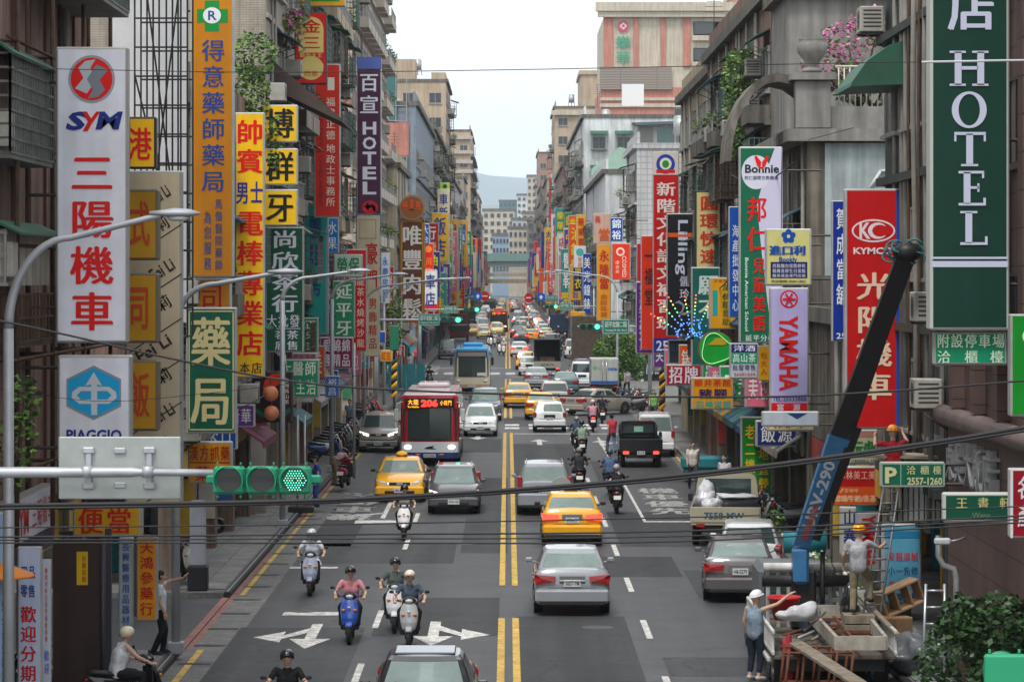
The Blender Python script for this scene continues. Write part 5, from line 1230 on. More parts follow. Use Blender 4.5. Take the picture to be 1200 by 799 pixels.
def car_meshes(kind):
    if kind in _cm: return _cm[kind]
    k = KIND[kind]; D = {}
    hw, hl = k['W']/2, k['L']/2
    m = MB(); m.ring([[(x, t*hl, z) for x,z in ringhalf(hw*wf, zt, zb)] for t,wf,zt,zb in k['st']])
    m.sharp = 38
    D['body'] = m
    def lvl(z, a, r, f):
        mm = k['m']; P = [(0,f+.07),(.45*a,f+.055),(.86*a,f-.01),(a*.96,f-.10),(a,f-.26),(a,mm+.06),(a,mm-.06),(a,r+.26),(a*.965,r+.1),(.88*a,r+.01),(.45*a,r-.035),(0,r-.05)]
        P = P + [(-x,y) for x,y in P[-2:0:-1]]; return [Vector((x,y,z)) for x,y in P]
    A = lvl(k['zb'], hw*k['a0'], k['r0'], k['f0']); B = lvl(k['H']-.09, hw*k['a1'], k['r1'], k['f1'])
    Cc = lvl(k['H']-.03, hw*k['a1']*.92, k['r1']+.09, k['f1']-.12); Dd = lvl(k['H'], hw*k['a1']*.6, k['r1']+.35, k['f1']-.4)
    Mid = [a.lerp(b,.5)+Vector((a.x,0,0))*.012 for a,b in zip(A,B)]
    N = len(A); gl_cols = {0:(.06,.95),1:(.06,.95),N-1:(.06,.95),N-2:(.06,.95),4:(.1,.93),6:(.1,.93),N-5:(.1,.93),N-7:(.1,.93)}
    for i_ in (9,10,11,12): gl_cols[i_] = (.12 if kind!='sedan' else .06, .93)
    m = MB()
    for i in range(N):
        j = (i+1) % N
        cols_ = [(A,Mid),(Mid,B)]
        if i in gl_cols:
            t0_, t1_ = gl_cols[i]
            for ta,tb in ((0,t0_+.02),(t1_-.02,1)):
                m.add([tuple(A[i].lerp(B[i],ta)),tuple(A[j].lerp(B[j],ta)),tuple(A[j].lerp(B[j],tb)),tuple(A[i].lerp(B[i],tb))],[(0,1,2,3)],0,True)
        else:
            for (q0,q1) in cols_: m.add([tuple(q0[i]),tuple(q0[j]),tuple(q1[j]),tuple(q1[i])],[(0,1,2,3)],0,True)
        for (q0,q1) in ((B,Cc),(Cc,Dd)): m.add([tuple(q0[i]),tuple(q0[j]),tuple(q1[j]),tuple(q1[i])],[(0,1,2,3)],0,True)
    m.add([tuple(p) for p in Dd],[tuple(range(N))],0,True)
    m.sharp = 35; D['cabin'] = m
    I_ = MB(); zi = k['zb']; hh = k['H']-zi
    I_.cbox(-hw*.86,hw*.86,k['r0']+.12,k['f0']-.1,zi+.012,zi+.06,.01)
    I_.cbox(-hw*.8,hw*.8,k['f0']-.5,k['f0']-.15,zi+.05,zi+.11,.02)
    for s_ in (-1,1):
        I_.cbox(s_*.36-.23,s_*.36+.23,k['m']-.05,k['m']+.08,zi+.02,zi+hh*.50,.04); I_.cbox(s_*.36-.12,s_*.36+.12,k['m']-.03,k['m']+.05,zi+hh*.52,zi+hh*.78,.03)
        I_.cbox(s_*.36-.24,s_*.36+.24,k['r0']+.62,k['r0']+.78,zi+.02,zi+hh*.42,.04); I_.cbox(s_*.36-.11,s_*.36+.11,k['r0']+.64,k['r0']+.72,zi+hh*.44,zi+hh*.64,.03)
    D['interior'] = I_
    def glassp(idx, t0=.10, t1=.93, e0=.0, e1=.0):
        g = MB()
        cen = Vector((0,(k['r0']+k['f0'])/2,k['zb']))
        for i in idx:
            j = (i+1) % N; q = []
            for (p,t) in ((i,t0),(j,t0),(j,t1),(i,t1)):
                v = A[p].lerp(B[p], t); v = v + Vector((A[p].x,0,0))*.012*(1-abs(2*t-1)) ; q.append(v)
            n = (q[1]-q[0]).cross(q[3]-q[0]).normalized()
            if n.dot(q[0]-cen) < 0: n = -n
            g.add([tuple(v+n*.008) for v in q], [(0,1,2,3)], 0, True)
        return g
    D['windshield'] = glassp([0,1,N-1,N-2], .06, .95)
    D['rear_window'] = glassp([9,10,11,12], .12 if kind!='sedan' else .06, .93)
    D['side_window'] = [glassp([4]), glassp([6]), glassp([N-5]), glassp([N-7])]
    D['k'] = k; D['A']=A; D['B']=B
    _cm[kind] = D; return D
def mm_(D, key, m, name):
    kk = (id(D), key, m.name)
    if kk not in K:
        src = D[key] if not isinstance(key, tuple) else D[key[0]][key[1]]
        K[kk] = src.mesh(name, m)
    return K[kk]
def car(label, kind, paint_h, px, py, face, plate_st='', taxi=False, brake=False, lamps=False, x=None, yaw=0, detail=2, cat='car', group='vehicles in the traffic', gl=None, roof_rails=False, rearglass=None, spoiler=False, two=None):
    """face 'rear': we see the back (driving away); 'front': we see the front"""
    D = car_meshes(kind); k = D['k']; hw, hl = k['W']/2, k['L']/2
    P = cp(paint_h) if isinstance(paint_h, str) else paint_h
    Y = gy(py) + hl - .35
    Yn = gy(py)
    xx = X(px, Yn + .3) if x is None else x
    rz = (0 if face=='rear' else math.pi) + R(yaw)
    v = thing('taxi' if taxi else ('van' if kind=='van' else 'car'), label, 'taxi' if taxi else cat, (xx, Y, 0.009), rz, group)
    place(mm_(D,'body',P,'body'), 'body', v); place(mm_(D,'cabin',P,'cabin'), 'cabin', v); place(mm_(D,'interior',int_m,'interior'), 'interior', v)
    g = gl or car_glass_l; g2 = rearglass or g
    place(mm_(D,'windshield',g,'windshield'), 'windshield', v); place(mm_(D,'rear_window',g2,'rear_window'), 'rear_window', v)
    for i in range(4): place(mm_(D,('side_window',i),car_glass,'side_window'), 'side_window', v)
    for s in (-1,1):
        for yy in (-k['wb'],k['wb']):
            MBk = kit('arch', lambda: MB().disc((0,0,0),.37,'x',20,0,.02).mesh('wheel_arch', trim_m))
            place(MBk, 'wheel_arch', v, (s*(hw-.006), yy, k['wr']+.03), None, (1,k['wr']/.31,k['wr']/.31)); wheel(v, s*(hw-.1), yy, k['wr'])
        my = k['f0']-.42
        mb = MB(); mb.cbox(-.085,.085,-.05,.05,-.055,.055,.025).tube([(-s*.09,0,-.04),(-s*.2,.0,-.08)],.02,5)
        place(kit(('mir',s,P.name if not taxi else 'k'), lambda: mb.mesh('mirror', trim_m if taxi else P)), 'mirror', v, (s*(hw+.11), my, k['zb']+.09))
    zt = k['st'][2][2]
    ly = -hl
    suvish = kind in ('suv','van','hatch','wagon')
    # rear lamps
    rl = red_lit if brake else red_lens
    for s in (-1,1):
        if kind in ('sedan',):
            m = MB(); lamp_shape(m, *[[(s*x, y, z) for x,y,z in ((hw*.44,-hl-.035,zt-.13),(hw*.47,-hl-.045,zt-.26),(hw*.97,-hl-.04,zt-.31),(hw*1.0,-hl+.02,zt-.19),(hw*1.01,-hl+.03,zt-.13),(hw*.96,-hl-.03,zt-.09))],[(s*x, y, z) for x,y,z in ((hw*.44,-hl+.2,zt-.13),(hw*.47,-hl+.2,zt-.26),(hw*.98,-hl+.34,zt-.30),(hw*1.015,-hl+.36,zt-.19),(hw*1.015,-hl+.34,zt-.14),(hw*.96,-hl+.3,zt-.09))]], -.035)
        elif kind=='hatch': m = MB().cbox(s*hw*.90-.09,s*hw*.90+.09,-hl-.012,-hl+.2,.74,1.0,.04)
        else: m = MB().cbox(s*hw*.905-.08,s*hw*.905+.08,-hl-.015,-hl+.2,.85,1.28 if kind=='suv' else 1.15,.03)
        place(kit(('tl',kind,s,rl.name), lambda: m.mesh('tail_light', rl)), 'tail_light', v)
        # head lamps
        zf = k['st'][-3][2]
        hm = head_lit if lamps else head_lens
        m = MB(); lamp_shape(m, *[[(s*x,y,z) for x,y,z in ((hw*.48,hl-.03,zf-.05),(hw*.50,hl-.02,zf-.17),(hw*.84,hl-.10,zf-.15),(hw*.95,hl-.30,zf+.06),(hw*.80,hl-.16,zf+.03))],[(s*x,y,z) for x,y,z in ((hw*.48,hl-.3,zf-.05),(hw*.50,hl-.3,zf-.17),(hw*.8,hl-.4,zf-.15),(hw*.9,hl-.5,zf+.05),(hw*.78,hl-.4,zf+.02))]], .07)
        place(kit(('hl',kind,s,hm.name), lambda: m.mesh('headlight', hm)), 'headlight', v)
    if detail >= 1:
        zf = k['st'][-3][2]
        # bumpers in body colour, grille
        zb_ = .62 if kind!='suv' else .72
        mb2 = kit(('bump',kind), lambda: (MB().cbox(-hw*.985,hw*.985,-hl-.06,-hl+.34,.30,zb_,.055), MB().cbox(-hw*.97,hw*.97,hl-.30,hl+.03,.26,.56,.055)))
        place(kit(('bumpr',kind,P.name), lambda: mb2[0].mesh('rear_bumper', P)), 'rear_bumper', v); place(kit(('bumpf',kind,P.name), lambda: mb2[1].mesh('front_bumper', P)), 'front_bumper', v)
        place(kit(('gr',kind), lambda: MB().cbox(-hw*.42,hw*.42,hl-.1,hl-.012,zf-.16,zf-.04,.02).cbox(-hw*.6,hw*.6,hl-.1,hl+.04,.30,.42,.02).mesh('grille', trim_m)), 'grille', v)
        place(kit(('rb',kind), lambda: MB().cbox(-hw*.86,hw*.86,-hl-.07,-hl+.2,.25,.36,.02).mesh('rear_valance', trim_m)), 'rear_valance', v)
        place(kit(('ts',kind), lambda: MB().box(-hw*.62,hw*.62,-hl-.004,-hl+.02,zb_+.03,zb_+.045).cbox(-hw*.34,hw*.34,-hl-.006,-hl+.02,zt-.30,zt-.12,.01).mesh('lid_recess', trim_m if kind!='sedan' else mat('recess_grey',(.16,.16,.17),.4))), 'lid_recess', v)
        place(kit(('rs',kind), lambda: MB().cbox(-hw*.86,hw*.86,-hl-.0,-hl+.2,.60,.63,.01).mesh('bumper_seam', trim_m)), 'bumper_seam', v) if kind!='sedan' else None
        place(kit(('cr',kind), lambda: MB().cbox(-.12,.12,hl-.03,hl-.004,zf-.13,zf-.07,.01).mesh('badge', chrome)), 'badge', v)
        if plate_st:
            plate(v, -hl-.012, .76 if kind in('sedan','suv','van') else .66, plate_st, 'rear'); plate(v, hl+.05, .42, plate_st, 'front')
    if detail >= 2:
        # door seams and handles, rear lid seam, exhaust
        m = MB()
        for s in (-1,1):
            for yy in (k['f0']-.55, k['m'], k['r0']+.55): m.box(s*(hw*.997),s*(hw+.002),yy-.006,yy+.006,.32,k['zb']-.04)
        place(kit(('seam',kind), lambda: m.mesh('door_seam', trim_m)), 'door_seam', v)
        for s in (-1,1):
            for yy in (k['m']+.16, k['r0']+.72): place(kit('dh', lambda: MB().cbox(-.015,.015,-.09,.09,-.015,.015,.008).mesh('door_handle', chrome)), 'door_handle', v, (s*(hw+.01),yy,k['zb']-.16))
        place(kit(('ex',), lambda: MB().tube([(0,-.1,0),(0,.25,0)],.03,8).mesh('exhaust', chrome)), 'exhaust', v, (hw*.55,-hl+.1,.25))
    if roof_rails:
        m = MB()
        for s in (-1,1): m.tube([(s*hw*.66,k['r1']+.2,k['H']-.06),(s*hw*.66,k['r1']+.3,k['H']+.03),(s*hw*.66,k['f1']-.4,k['H']+.03),(s*hw*.66,k['f1']-.3,k['H']-.06)],.018,6)
        m.build('roof_rail', chrome, v)
    if taxi:
        m = MB(); m.ring([[(x*1.0,y,z) for x,y in ((-.2,-.07),(.2,-.07),(.2,.07),(-.2,.07))] for x_,z in ((1,k['H']-.02),(1,k['H']+.05))],0,False); m.build('lamp_base', trim_m, v, (0,-.1,0))
        m = MB(); m.ball((0,-.1,k['H']+.09),(.2,.09,.1),12,8); m.build('roof_lamp', mat('taxi_lamp',(.85,.42,.05),.4,emit=.15), v)
        if face == 'front':
            pass
    if spoiler: MB().cbox(-hw*.7,hw*.7,k['r1']-.2,k['r1']+.05,k['H']-.06,k['H']-.02,.01).build('spoiler', P, v)
    return v
TX = 'e8a800'
silver='8f949b'
# away-going traffic (we see the backs)
c = car('silver sedan with its rear window bright, right behind the yellow taxi, nearest of the cars driving away', 'sedan', silver, 670, 720, 'rear', '3657-YM', gl=car_glass_l)
c['label'] = 'silver sedan driving away, nearest one right of the double yellow line'
MB().cbox(-.3,.3,-2.31,-2.28,.80,.83,.008).build('chrome_strip', chrome, c)
car('yellow taxi driving away with lit brake lights and an orange roof lamp', 'sedan', TX, 670, 639, 'rear', '872-C7', taxi=True, brake=True)
car('silver off roader with a spare wheel cover on its tail, beside the yellow taxi', 'suv', '8a8f96', 638, 603, 'rear', '8213-QT', roof_rails=True)
sp = MB().disc((.55*1.0,-2.38,.95),.34,'y',22,0,.22); spv = [o for o in S.objects if o.name=='car.001'][0]; sp.build('spare_wheel_cover', mat('grey_cover',(.33,.34,.35),.5), spv)
car('small white hatchback driving away across the crossing', 'hatch', 'dfe1e3', 644, 506, 'rear', '2257-UN')
car('yellow taxi next to the white hatchback, half behind it', 'sedan', TX, 634, 492, 'rear', '356-GV', taxi=False, cat='taxi')
car('yellow taxi alone in the inner lane before the crossing', 'sedan', 'e0a018', 607.5, 478, 'rear', '601-DB', taxi=False, cat='taxi')
car('silver van with a wide dark rear window', 'suv', 'b9bab6', 650, 481, 'rear', '3301-MA', rearglass=car_glass)
car('blue green sedan in front of the silver van', 'sedan', '4d6a72', 663, 462, 'rear', gl=car_glass_l, detail=1)
car('grey sedan on the second crossing', 'sedan', '9a9ea6', 628.5, 455, 'rear', '5120-JD', detail=1)
car('yellow taxi wagon beyond the second crossing', 'wagon', TX, 616, 433, 'rear', '771-AB', cat='taxi', detail=1)
car('white sedan with red tail lights beyond the yellow taxi wagon', 'sedan', 'd8dadc', 608.5, 418, 'rear', brake=True, detail=1)
car('white scooter sized compact close behind the yellow taxi wagon', 'hatch', 'd8d8d8', 620, 440, 'rear', detail=1)['label'] = 'small white car at the right corner of the yellow taxi wagon'
car('silver people carrier with dark windows in the right lane', 'suv', 'a8aaae', 646, 409, 'rear', detail=1, rearglass=car_glass)
car('dark blue sedan in the second row beyond the crossing', 'sedan', '2a3a50', 611, 402, 'rear', brake=True, detail=1)
car('yellow taxi far down the right lane beside the dark blue sedan', 'sedan', TX, 622, 400, 'rear', cat='taxi', detail=1, brake=True)
car('dark sedan with red lights far down the inner right lane', 'sedan', '34282c', 606, 396, 'rear', brake=True, detail=1)
car('cream coloured car far down the right lane', 'sedan', 'd8cfae', 634, 395, 'rear', detail=1)
car('cream taxi in the far right lane by the dark blue tarpaulin', 'sedan', 'e0c88a', 640, 398, 'rear', detail=1, cat='taxi')
car('white car far down the middle of the right lanes', 'van', 'd5d8da', 614, 386, 'rear', detail=0)
# parked on the right
car('dark grey sedan parked by the crane truck', 'sedan', '5a5458', 871, 705, 'rear', 'H8-5279', yaw=-3)
car('white car parked nose out in front of the dark grey sedan', 'hatch', 'c4c8cc', 882, 682, 'rear', yaw=-4, gl=car_glass)
car('white van parked close behind the black pickup', 'van', 'd8d8da', 769, 535, 'rear', '9037-EM', yaw=-2)['label'] = 'white van parked between the black pickup and the kerb'
car('silver cream sedan turning broadside across the right lanes', 'sedan', '9c958c', 702, 487, 'rear', yaw=-44, gl=car_glass)
car('white car at the kerb beside the box truck', 'van', 'd0d4d8', 682, 455, 'rear', detail=1, gl=car_glass)
car('white van parked far along the right kerb', 'van', 'dcdcde', 672, 420, 'rear', detail=1)
car('dark blue car parked just behind the dark truck', 'suv', '2c3644', 684, 447, 'rear', detail=1)
car('white hatchback pulled up far along the right kerb', 'hatch', 'd8dcde', 657, 375, 'front', detail=1)
car('white car with red lights far along the right kerb', 'hatch', 'dddddd', 648, 382, 'rear', detail=1, brake=True)
# oncoming (we see the fronts)
c = car('black taxi cut by the bottom edge', 'sedan', '1c1e22', 499, 880, 'front', x=-1.41, taxi=False, gl=car_glass_l)
c['label'] = 'dark sedan with a pale windscreen cut off by the lower border'; c.location.y = 52.5
MB().cbox(-.52,.52,-.85,.18,1.445,1.482,.018).build('roof_sky_sheen', cp('4c5562'), c)  # paler slab over the dark roof: sky reflection put in as colour
car('dark grey people carrier coming towards the viewer with bright headlights', 'wagon', '4c4b50', 532, 602, 'front', '5261-QJ', lamps=True, roof_rails=True)
car('yellow taxi coming towards the viewer behind the scooter rider', 'sedan', TX, 469, 588, 'front', '185-MV', taxi=True)
car('silver brown off roader parked at the left kerb', 'suv', '8c8780', 444, 530, 'front', '2036-DN', lamps=True, roof_rails=True, gl=car_glass)
car('small white car coming towards the viewer beside the red and white bus', 'hatch', 'dde0e2', 563, 511, 'front', '1650-PK')
car('dark blue green car behind the small white oncoming car', 'suv', '2f4850', 568, 493, 'front', gl=car_glass_l)
car('dark van with a white bonnet load parked on the left beyond the crossing', 'van', '3a3c44', 524, 421, 'front', detail=1)['label'] = 'dark van parked on the left kerb beyond the blue topped bus'
car('cream taxi coming towards the viewer far behind the blue topped bus', 'sedan', 'e4cf90', 567, 397, 'front', detail=1, cat='taxi')
car('white van behind the far cream taxi', 'van', 'd8dadc', 566, 388, 'front', detail=1)
rnd = random.Random(12)
fcols = ['d8dadc','b0b4ba','e2a820','3a3c44','8a2a2a','5a6a78','c8c0a8','2a3a50','e8d080']
names = {'d8dadc':'white','b0b4ba':'silver','e2a820':'yellow','3a3c44':'black','8a2a2a':'dark red','5a6a78':'blue grey','c8c0a8':'beige','2a3a50':'navy','e8d080':'pale yellow'}
Yc = 395.
while Yc < 820:
    for lx in (-4.6,-1.6,1.6,4.6):
        if rnd.random() < (.62 if lx > 0 else .42):
            h = rnd.choice(fcols); kd = rnd.choice(('sedan','van','suv','hatch'))
            yy = Yc + rnd.uniform(-3,3)
            car('%s tiny %s %s from the near end of the far traffic, %s' % (nth('c',h,kd=='van',lx>0), names[h], 'car' if kd!='van' else 'van', 'driving away' if lx>0 else 'coming nearer'), kd, h, 0, HY+CH*F/yy, 'front' if lx<0 else 'rear', x=lx+rnd.uniform(-.3,.3), detail=0, brake=rnd.random()<.5, lamps=rnd.random()<.3, group='tiny cars packed far down the street')
    Yc += rnd.uniform(8,15)

# ---------------------------------------------------------------- buses
led = mat('led_amber', (1,.33,.02), .4, emit=1.7); led_r = mat('led_red', (1,.03,.02), .4, emit=1.8)
def bus(label, px, py, low, mid, top, base, L=10.5, W=2.45, H=3.0, number='206', text=('往','蘆洲'), lit=True, scale_txt=1, roof=None, sign_white=False):
    Yn = gy(py); v = thing('bus', label, 'bus', (X(px,Yn), Yn+L/2, .009), math.pi, 'buses in the oncoming lane')
    hw, hl = W/2, L/2
    def sec(z0,z1,i0,i1,name,m,front=0):
        b = MB(); c=.16
        def rr(z,ins): 
            a, l = hw-ins, hl-ins
            return [(x,y,z) for x,y in ((-a,-l+c),(-a+c,-l),(a-c,-l),(a,-l+c),(a,l-c-.1),(a-.06,l-.07),(a-c-.08,l),(0,l+.05),(-a+c+.08,l),(-a+.06,l-.07),(-a,l-c-.1))]
        b.ring([rr(z0,i0),rr(z1,i1)],0,False); return b.build(name, m, v)
    sec(.32,.56,.0,.0,'skirt',base); sec(.561,1.0,0,0,'lower_body',low); sec(1.001,H-.62,0,.02,'window_band_body',mid)
    sec(H-.619,H-.12,.02,.05,'upper_body',top); 
    b=MB(); b.cbox(-hw+.12,hw-.12,-hl+.15,hl-.12,H-.14,H,.06); b.build('roof', roof or top, v)
    MB().cbox(-.7,.7,-hl+1.5,-hl+3.6,H+.001,H+.22,.08).build('roof_unit', roof or top, v)
    # windscreen, dashboard line
    g = MB(); 
    n=8
    def fy(x): return hl+.05-.05*(abs(x)/(hw-.24)) if abs(x)<hw-.24 else hl-.07*(abs(x)-(hw-.24))/.18
    xs=[-hw+.1+ (2*hw-.2)*i/n for i in range(n+1)]
    for a,b_ in zip(xs,xs[1:]): g.add([(a,fy(a)+.012,1.05),(b_,fy(b_)+.012,1.05),(b_,fy(b_)-.01,H-.62),(a,fy(a)-.01,H-.62)],[(0,1,2,3)],0,True)
    g.build('windshield', mat('bus_glass',(.040,.055,.055),.08,spec=.6), v)
    # seen through the glass: seats and driver as dim shapes behind
    MB().cbox(-hw*.84,hw*.84,hl+.0,hl+.062,H-.60,H-.18,.02).build('destination_box', trim_m, v)
    if lit:
        m=MB(); row(m,'大龍',-.92,-.08,-.45,.16,0,.0); put(m,'To Neihu',-.92,-.19,-.45,-.13); row(m,'小南門',.42,-.1,.92,.12,0,.0); v1=m
        m.v=[(-x,0,z) for x,_,z in m.v]; m.v=[(x,hl+.068,z+H-.39) for x,_,z in m.v]; m.build('led_lettering', led, v)
        m=MB(); put(m,number,-.36,-.16,.34,.15,bold=.05); m.v=[(-x,hl+.068,z+H-.39) for x,_,z in m.v]; m.build('led_number', led_r, v)
    else:
        m=MB().cbox(-hw*.78,hw*.78,hl+.06,hl+.068,H-.55,H-.28,.002); m.build('destination_panel', mat('dull_panel',(.25,.22,.2),.5), v)
        if sign_white: MB().box(-.95,-.35,hl+.06,hl+.064,1.12,1.35).build('paper_notice', paint('d8d8d8'), v)
    for s in (-1,1):
        gl_=MB()
        for i in range(7): y=-hl+.5+i*(L-1.6)/7; gl_.box(s*(hw-.004),s*(hw+.006),y+.05,y+(L-1.6)/7-.05,1.15,H-.72)
        gl_.build('side_windows', car_glass, v)
        for yy in (-hl+2.3,hl-2.4): wheel(v,s*(hw-.14),yy,.46)
        m=MB(); m.tube([(s*(hw-.1),hl-.05,H-.35),(s*(hw+.12),hl+.18,H-.4),(s*(hw+.16),hl+.2,H-.62)],.025,6); m.cbox(s*(hw+.16)-.09,s*(hw+.16)+.09,hl+.14,hl+.24,H-1.15,H-.62,.04); m.build('mirror', plate_m if number=='206' else trim_m, v)
        hb=MB(); hb.ball((s*hw*.74,hl+.0,.78),(.16,.06,.1),12,8); hb.build('headlight', head_lit if lit else head_lens, v)
        MB().cbox(s*hw*.4-.1,s*hw*.4+.1,hl-.02,hl+.045,.44,.5,.02).build('fog_light', amber, v)
    m=MB()
    for s in (-1,1): m.tube([(s*.2,hl+.075,1.1),(s*.75,hl+.06,1.14)],.014,4)
    m.build('wiper', trim_m, v)
    plate(v, hl+.065, .43, 'FU-206' if number=='206' else 'AC-173', 'front', .5, .14)
    return v
rdp = cp('c4263a'); 
b206 = bus('red and white bus with an amber and red illuminated route display', 503.5, 546, cp('e2e5ea'), cp('b81c2c'), cp('d02838'), cp('26366e'), roof=cp('dccdd0',.5))
m = MB(); m.add([(.25,5.31,.72),(.08,5.31,.80),(-.22,5.31,.84),(-.1,5.31,.76),(-.3,5.31,.70),(0,5.31,.70)],[(0,1,2,3,4,5)]); m.build('emblem', trim_m, b206)
bus('cream bus with a bright blue roof at the second crossing', 553, 460, cp('d2c8ae'), cp('c8c2b0'), cp('5fa0c4'), cp('b09a7c'), number='173', lit=False, roof=cp('2a9fd8',.5), sign_white=True)
bus('distant dark bus with a glowing red display', 584.5, 389, cp('6a5a5a'), cp('4a4446'), cp('c05040'), cp('3a3a3e'), number='9', lit=True)
b4=bus('farthest bus, grey green, beyond the one with the red display', 575, 367, cp('8a9a94'), cp('6a7a78'), cp('7a8a86'), cp('4a5250'), number='2', lit=False)

# ---------------------------------------------------------------- trucks
def pickup(label, px, py, ph, yaw=0, plate_st='', black=False, brake=False, W=1.62, L=4.3, bedh=.45, cabH=1.75, name='pickup_truck'):
    Yn=gy(py); hw,hl=W/2,L/2; P=cp(ph)
    v=thing(name,label,'pickup truck',(X(px,Yn),Yn+hl-.2,.009),R(yaw),'vehicles in the traffic')
    m=MB(); m.ring([[(x,y,z) for x,z in ((-hw,.45),(hw,.45),(hw,1.05),(hw*.97,1.12),(hw*.86,cabH-.08),(hw*.75,cabH),(-hw*.75,cabH),(-hw*.86,cabH-.08),(-hw*.97,1.12),(-hw,1.05))] for y in (.55,hl-.35)]+[[(x*.97,hl-.02,z) for x,z in ((-hw,.45),(hw,.45),(hw,.95),(hw*.97,1.0),(hw*.95,1.02),(hw*.8,1.05),(-hw*.8,1.05),(-hw*.95,1.02),(-hw*.97,1.0),(-hw,.95))]],0,False)
    m.build('cab',P,v)
    MB().cbox(-hw*.72,hw*.72,.528,.546,1.15,cabH-.14,.003).build('rear_window',car_glass,v)
    for s in (-1,1):
        MB().box(s*(hw*.93),s*(hw*.955),.85,1.55,1.15,cabH-.15).build('side_window',car_glass,v)
        MB().cbox(s*(hw+.12)-.07,s*(hw+.12)+.07,1.55,1.65,1.05,1.3,.03).build('mirror',trim_m,v)
        for yy in (-hl+.75,hl-.85): wheel(v,s*(hw-.12),yy,.3)
        MB().cbox(s*hw-.03,s*hw+.03,-hl+.02,.5,.72,.72+bedh,.01).build('side_board',P,v)
        MB().cbox(s*hw*.72-.12,s*hw*.72+.12,-hl-.035,-hl+.0,.56,.68,.01).build('tail_light', red_lit if brake else red_lens, v)
    MB().cbox(-hw,hw,-hl,.5,.62,.719,.01).build('bed_floor',trim_m if black else P,v)
    MB().cbox(-hw+.0,hw-.0,-hl-.02,-hl+.04,.70,.73+bedh,.012).build('tailgate',P,v)
    m=MB(); m.box(-hw*.7,hw*.7,-hl+.05,hl-.3,.4,.6); m.build('chassis',trim_m,v)
    if black:
        m=MB()
        for s in (-1,1): m.tube([(s*hw*.85,.5,.75),(s*hw*.85,.5,1.72)],.025,6)
        for z in (1.3,1.72): m.tube([(-hw*.85,.5,z),(hw*.85,.5,z)],.022,6)
        m.build('guard_frame',trim_m,v)
        MB().box(-.18,.2,.50,.507,1.35,1.58).build('window_notice',paint('9fc4b4'),v)
    if plate_st: plate(v,-hl-.04,.62,plate_st,'rear',.32,.14)
    return v
pickup('black pickup truck with lit brake lights at the right kerb', 751, 548, '14151a', plate_st='7R-3190', black=True, brake=True, cabH=1.8, W=1.72)
cpk = pickup('cream pickup truck carrying white sacks and a black wrapped load', 857, 640, 'a8a48c', yaw=-5, W=2.0, cabH=1.95, bedh=.42)
t=MB(); put(t,'7558-MW',-.62,.80,.55,1.0,-2.15-.028,.03); t.build('lettering', ink('3f5660'), cpk)
def sack(label, parent_loc, size, m, seed=1, name='sack', cat='sack', group=None):
    rnd=random.Random(seed); b=MB(); from mathutils import noise as NZ
    b.ball((0,0,size[2]*.42),(size[0]/2,size[1]/2,size[2]/2),30,20)
    def wob(x,y,z):
        p=Vector((x,y,z)); k=1+.45*NZ.noise(p*2.2+Vector((seed,0,0)))+.28*NZ.noise(p*5.5+Vector((0,seed,0)))+.16*abs(NZ.noise(p*12))
        return (x*k,y*k,max(0,z*(k*.9+.1)))
    b.v=[wob(*q) for q in b.v]
    o=b.build(name,m,None,parent_loc); tag(o,label,cat,group); return o
plastic_w = mat('white_plastic', (.46,.47,.50), .35, coat=.4, bump=.8, bscale=9)
plastic_b = mat('black_wrap', (.02,.021,.024), .22, coat=.7, bump=1, bscale=6)
Yp=cpk.location.y; xp=cpk.location.x
sack('crumpled white plastic bundle on the front left of the cream pickup bed', (xp-.62,Yp-.2,.735), (.8,1.2,.9), plastic_w, 1, 'plastic_bundle', 'bundle')
sack('white plastic sheet heap along the left board of the cream pickup bed', (xp-.55,Yp-1.35,.735), (.7,1.3,.72), plastic_w, 2, 'plastic_bundle', 'bundle')
o=MB().cbox(-.68,.68,-.85,.85,0,.62,.1,0,True).build('wrapped_load', plastic_b, None, (xp+.28,Yp-1.0,.735), R(-5)); tag(o,'long load wrapped in shiny black plastic on the cream pickup','load')
o=sack('white crumpled film lying on top of the black wrapped load', (xp+.2,Yp-1.35,1.355), (1.5,.7,.14), plastic_w, 3, 'plastic_film', 'plastic film')
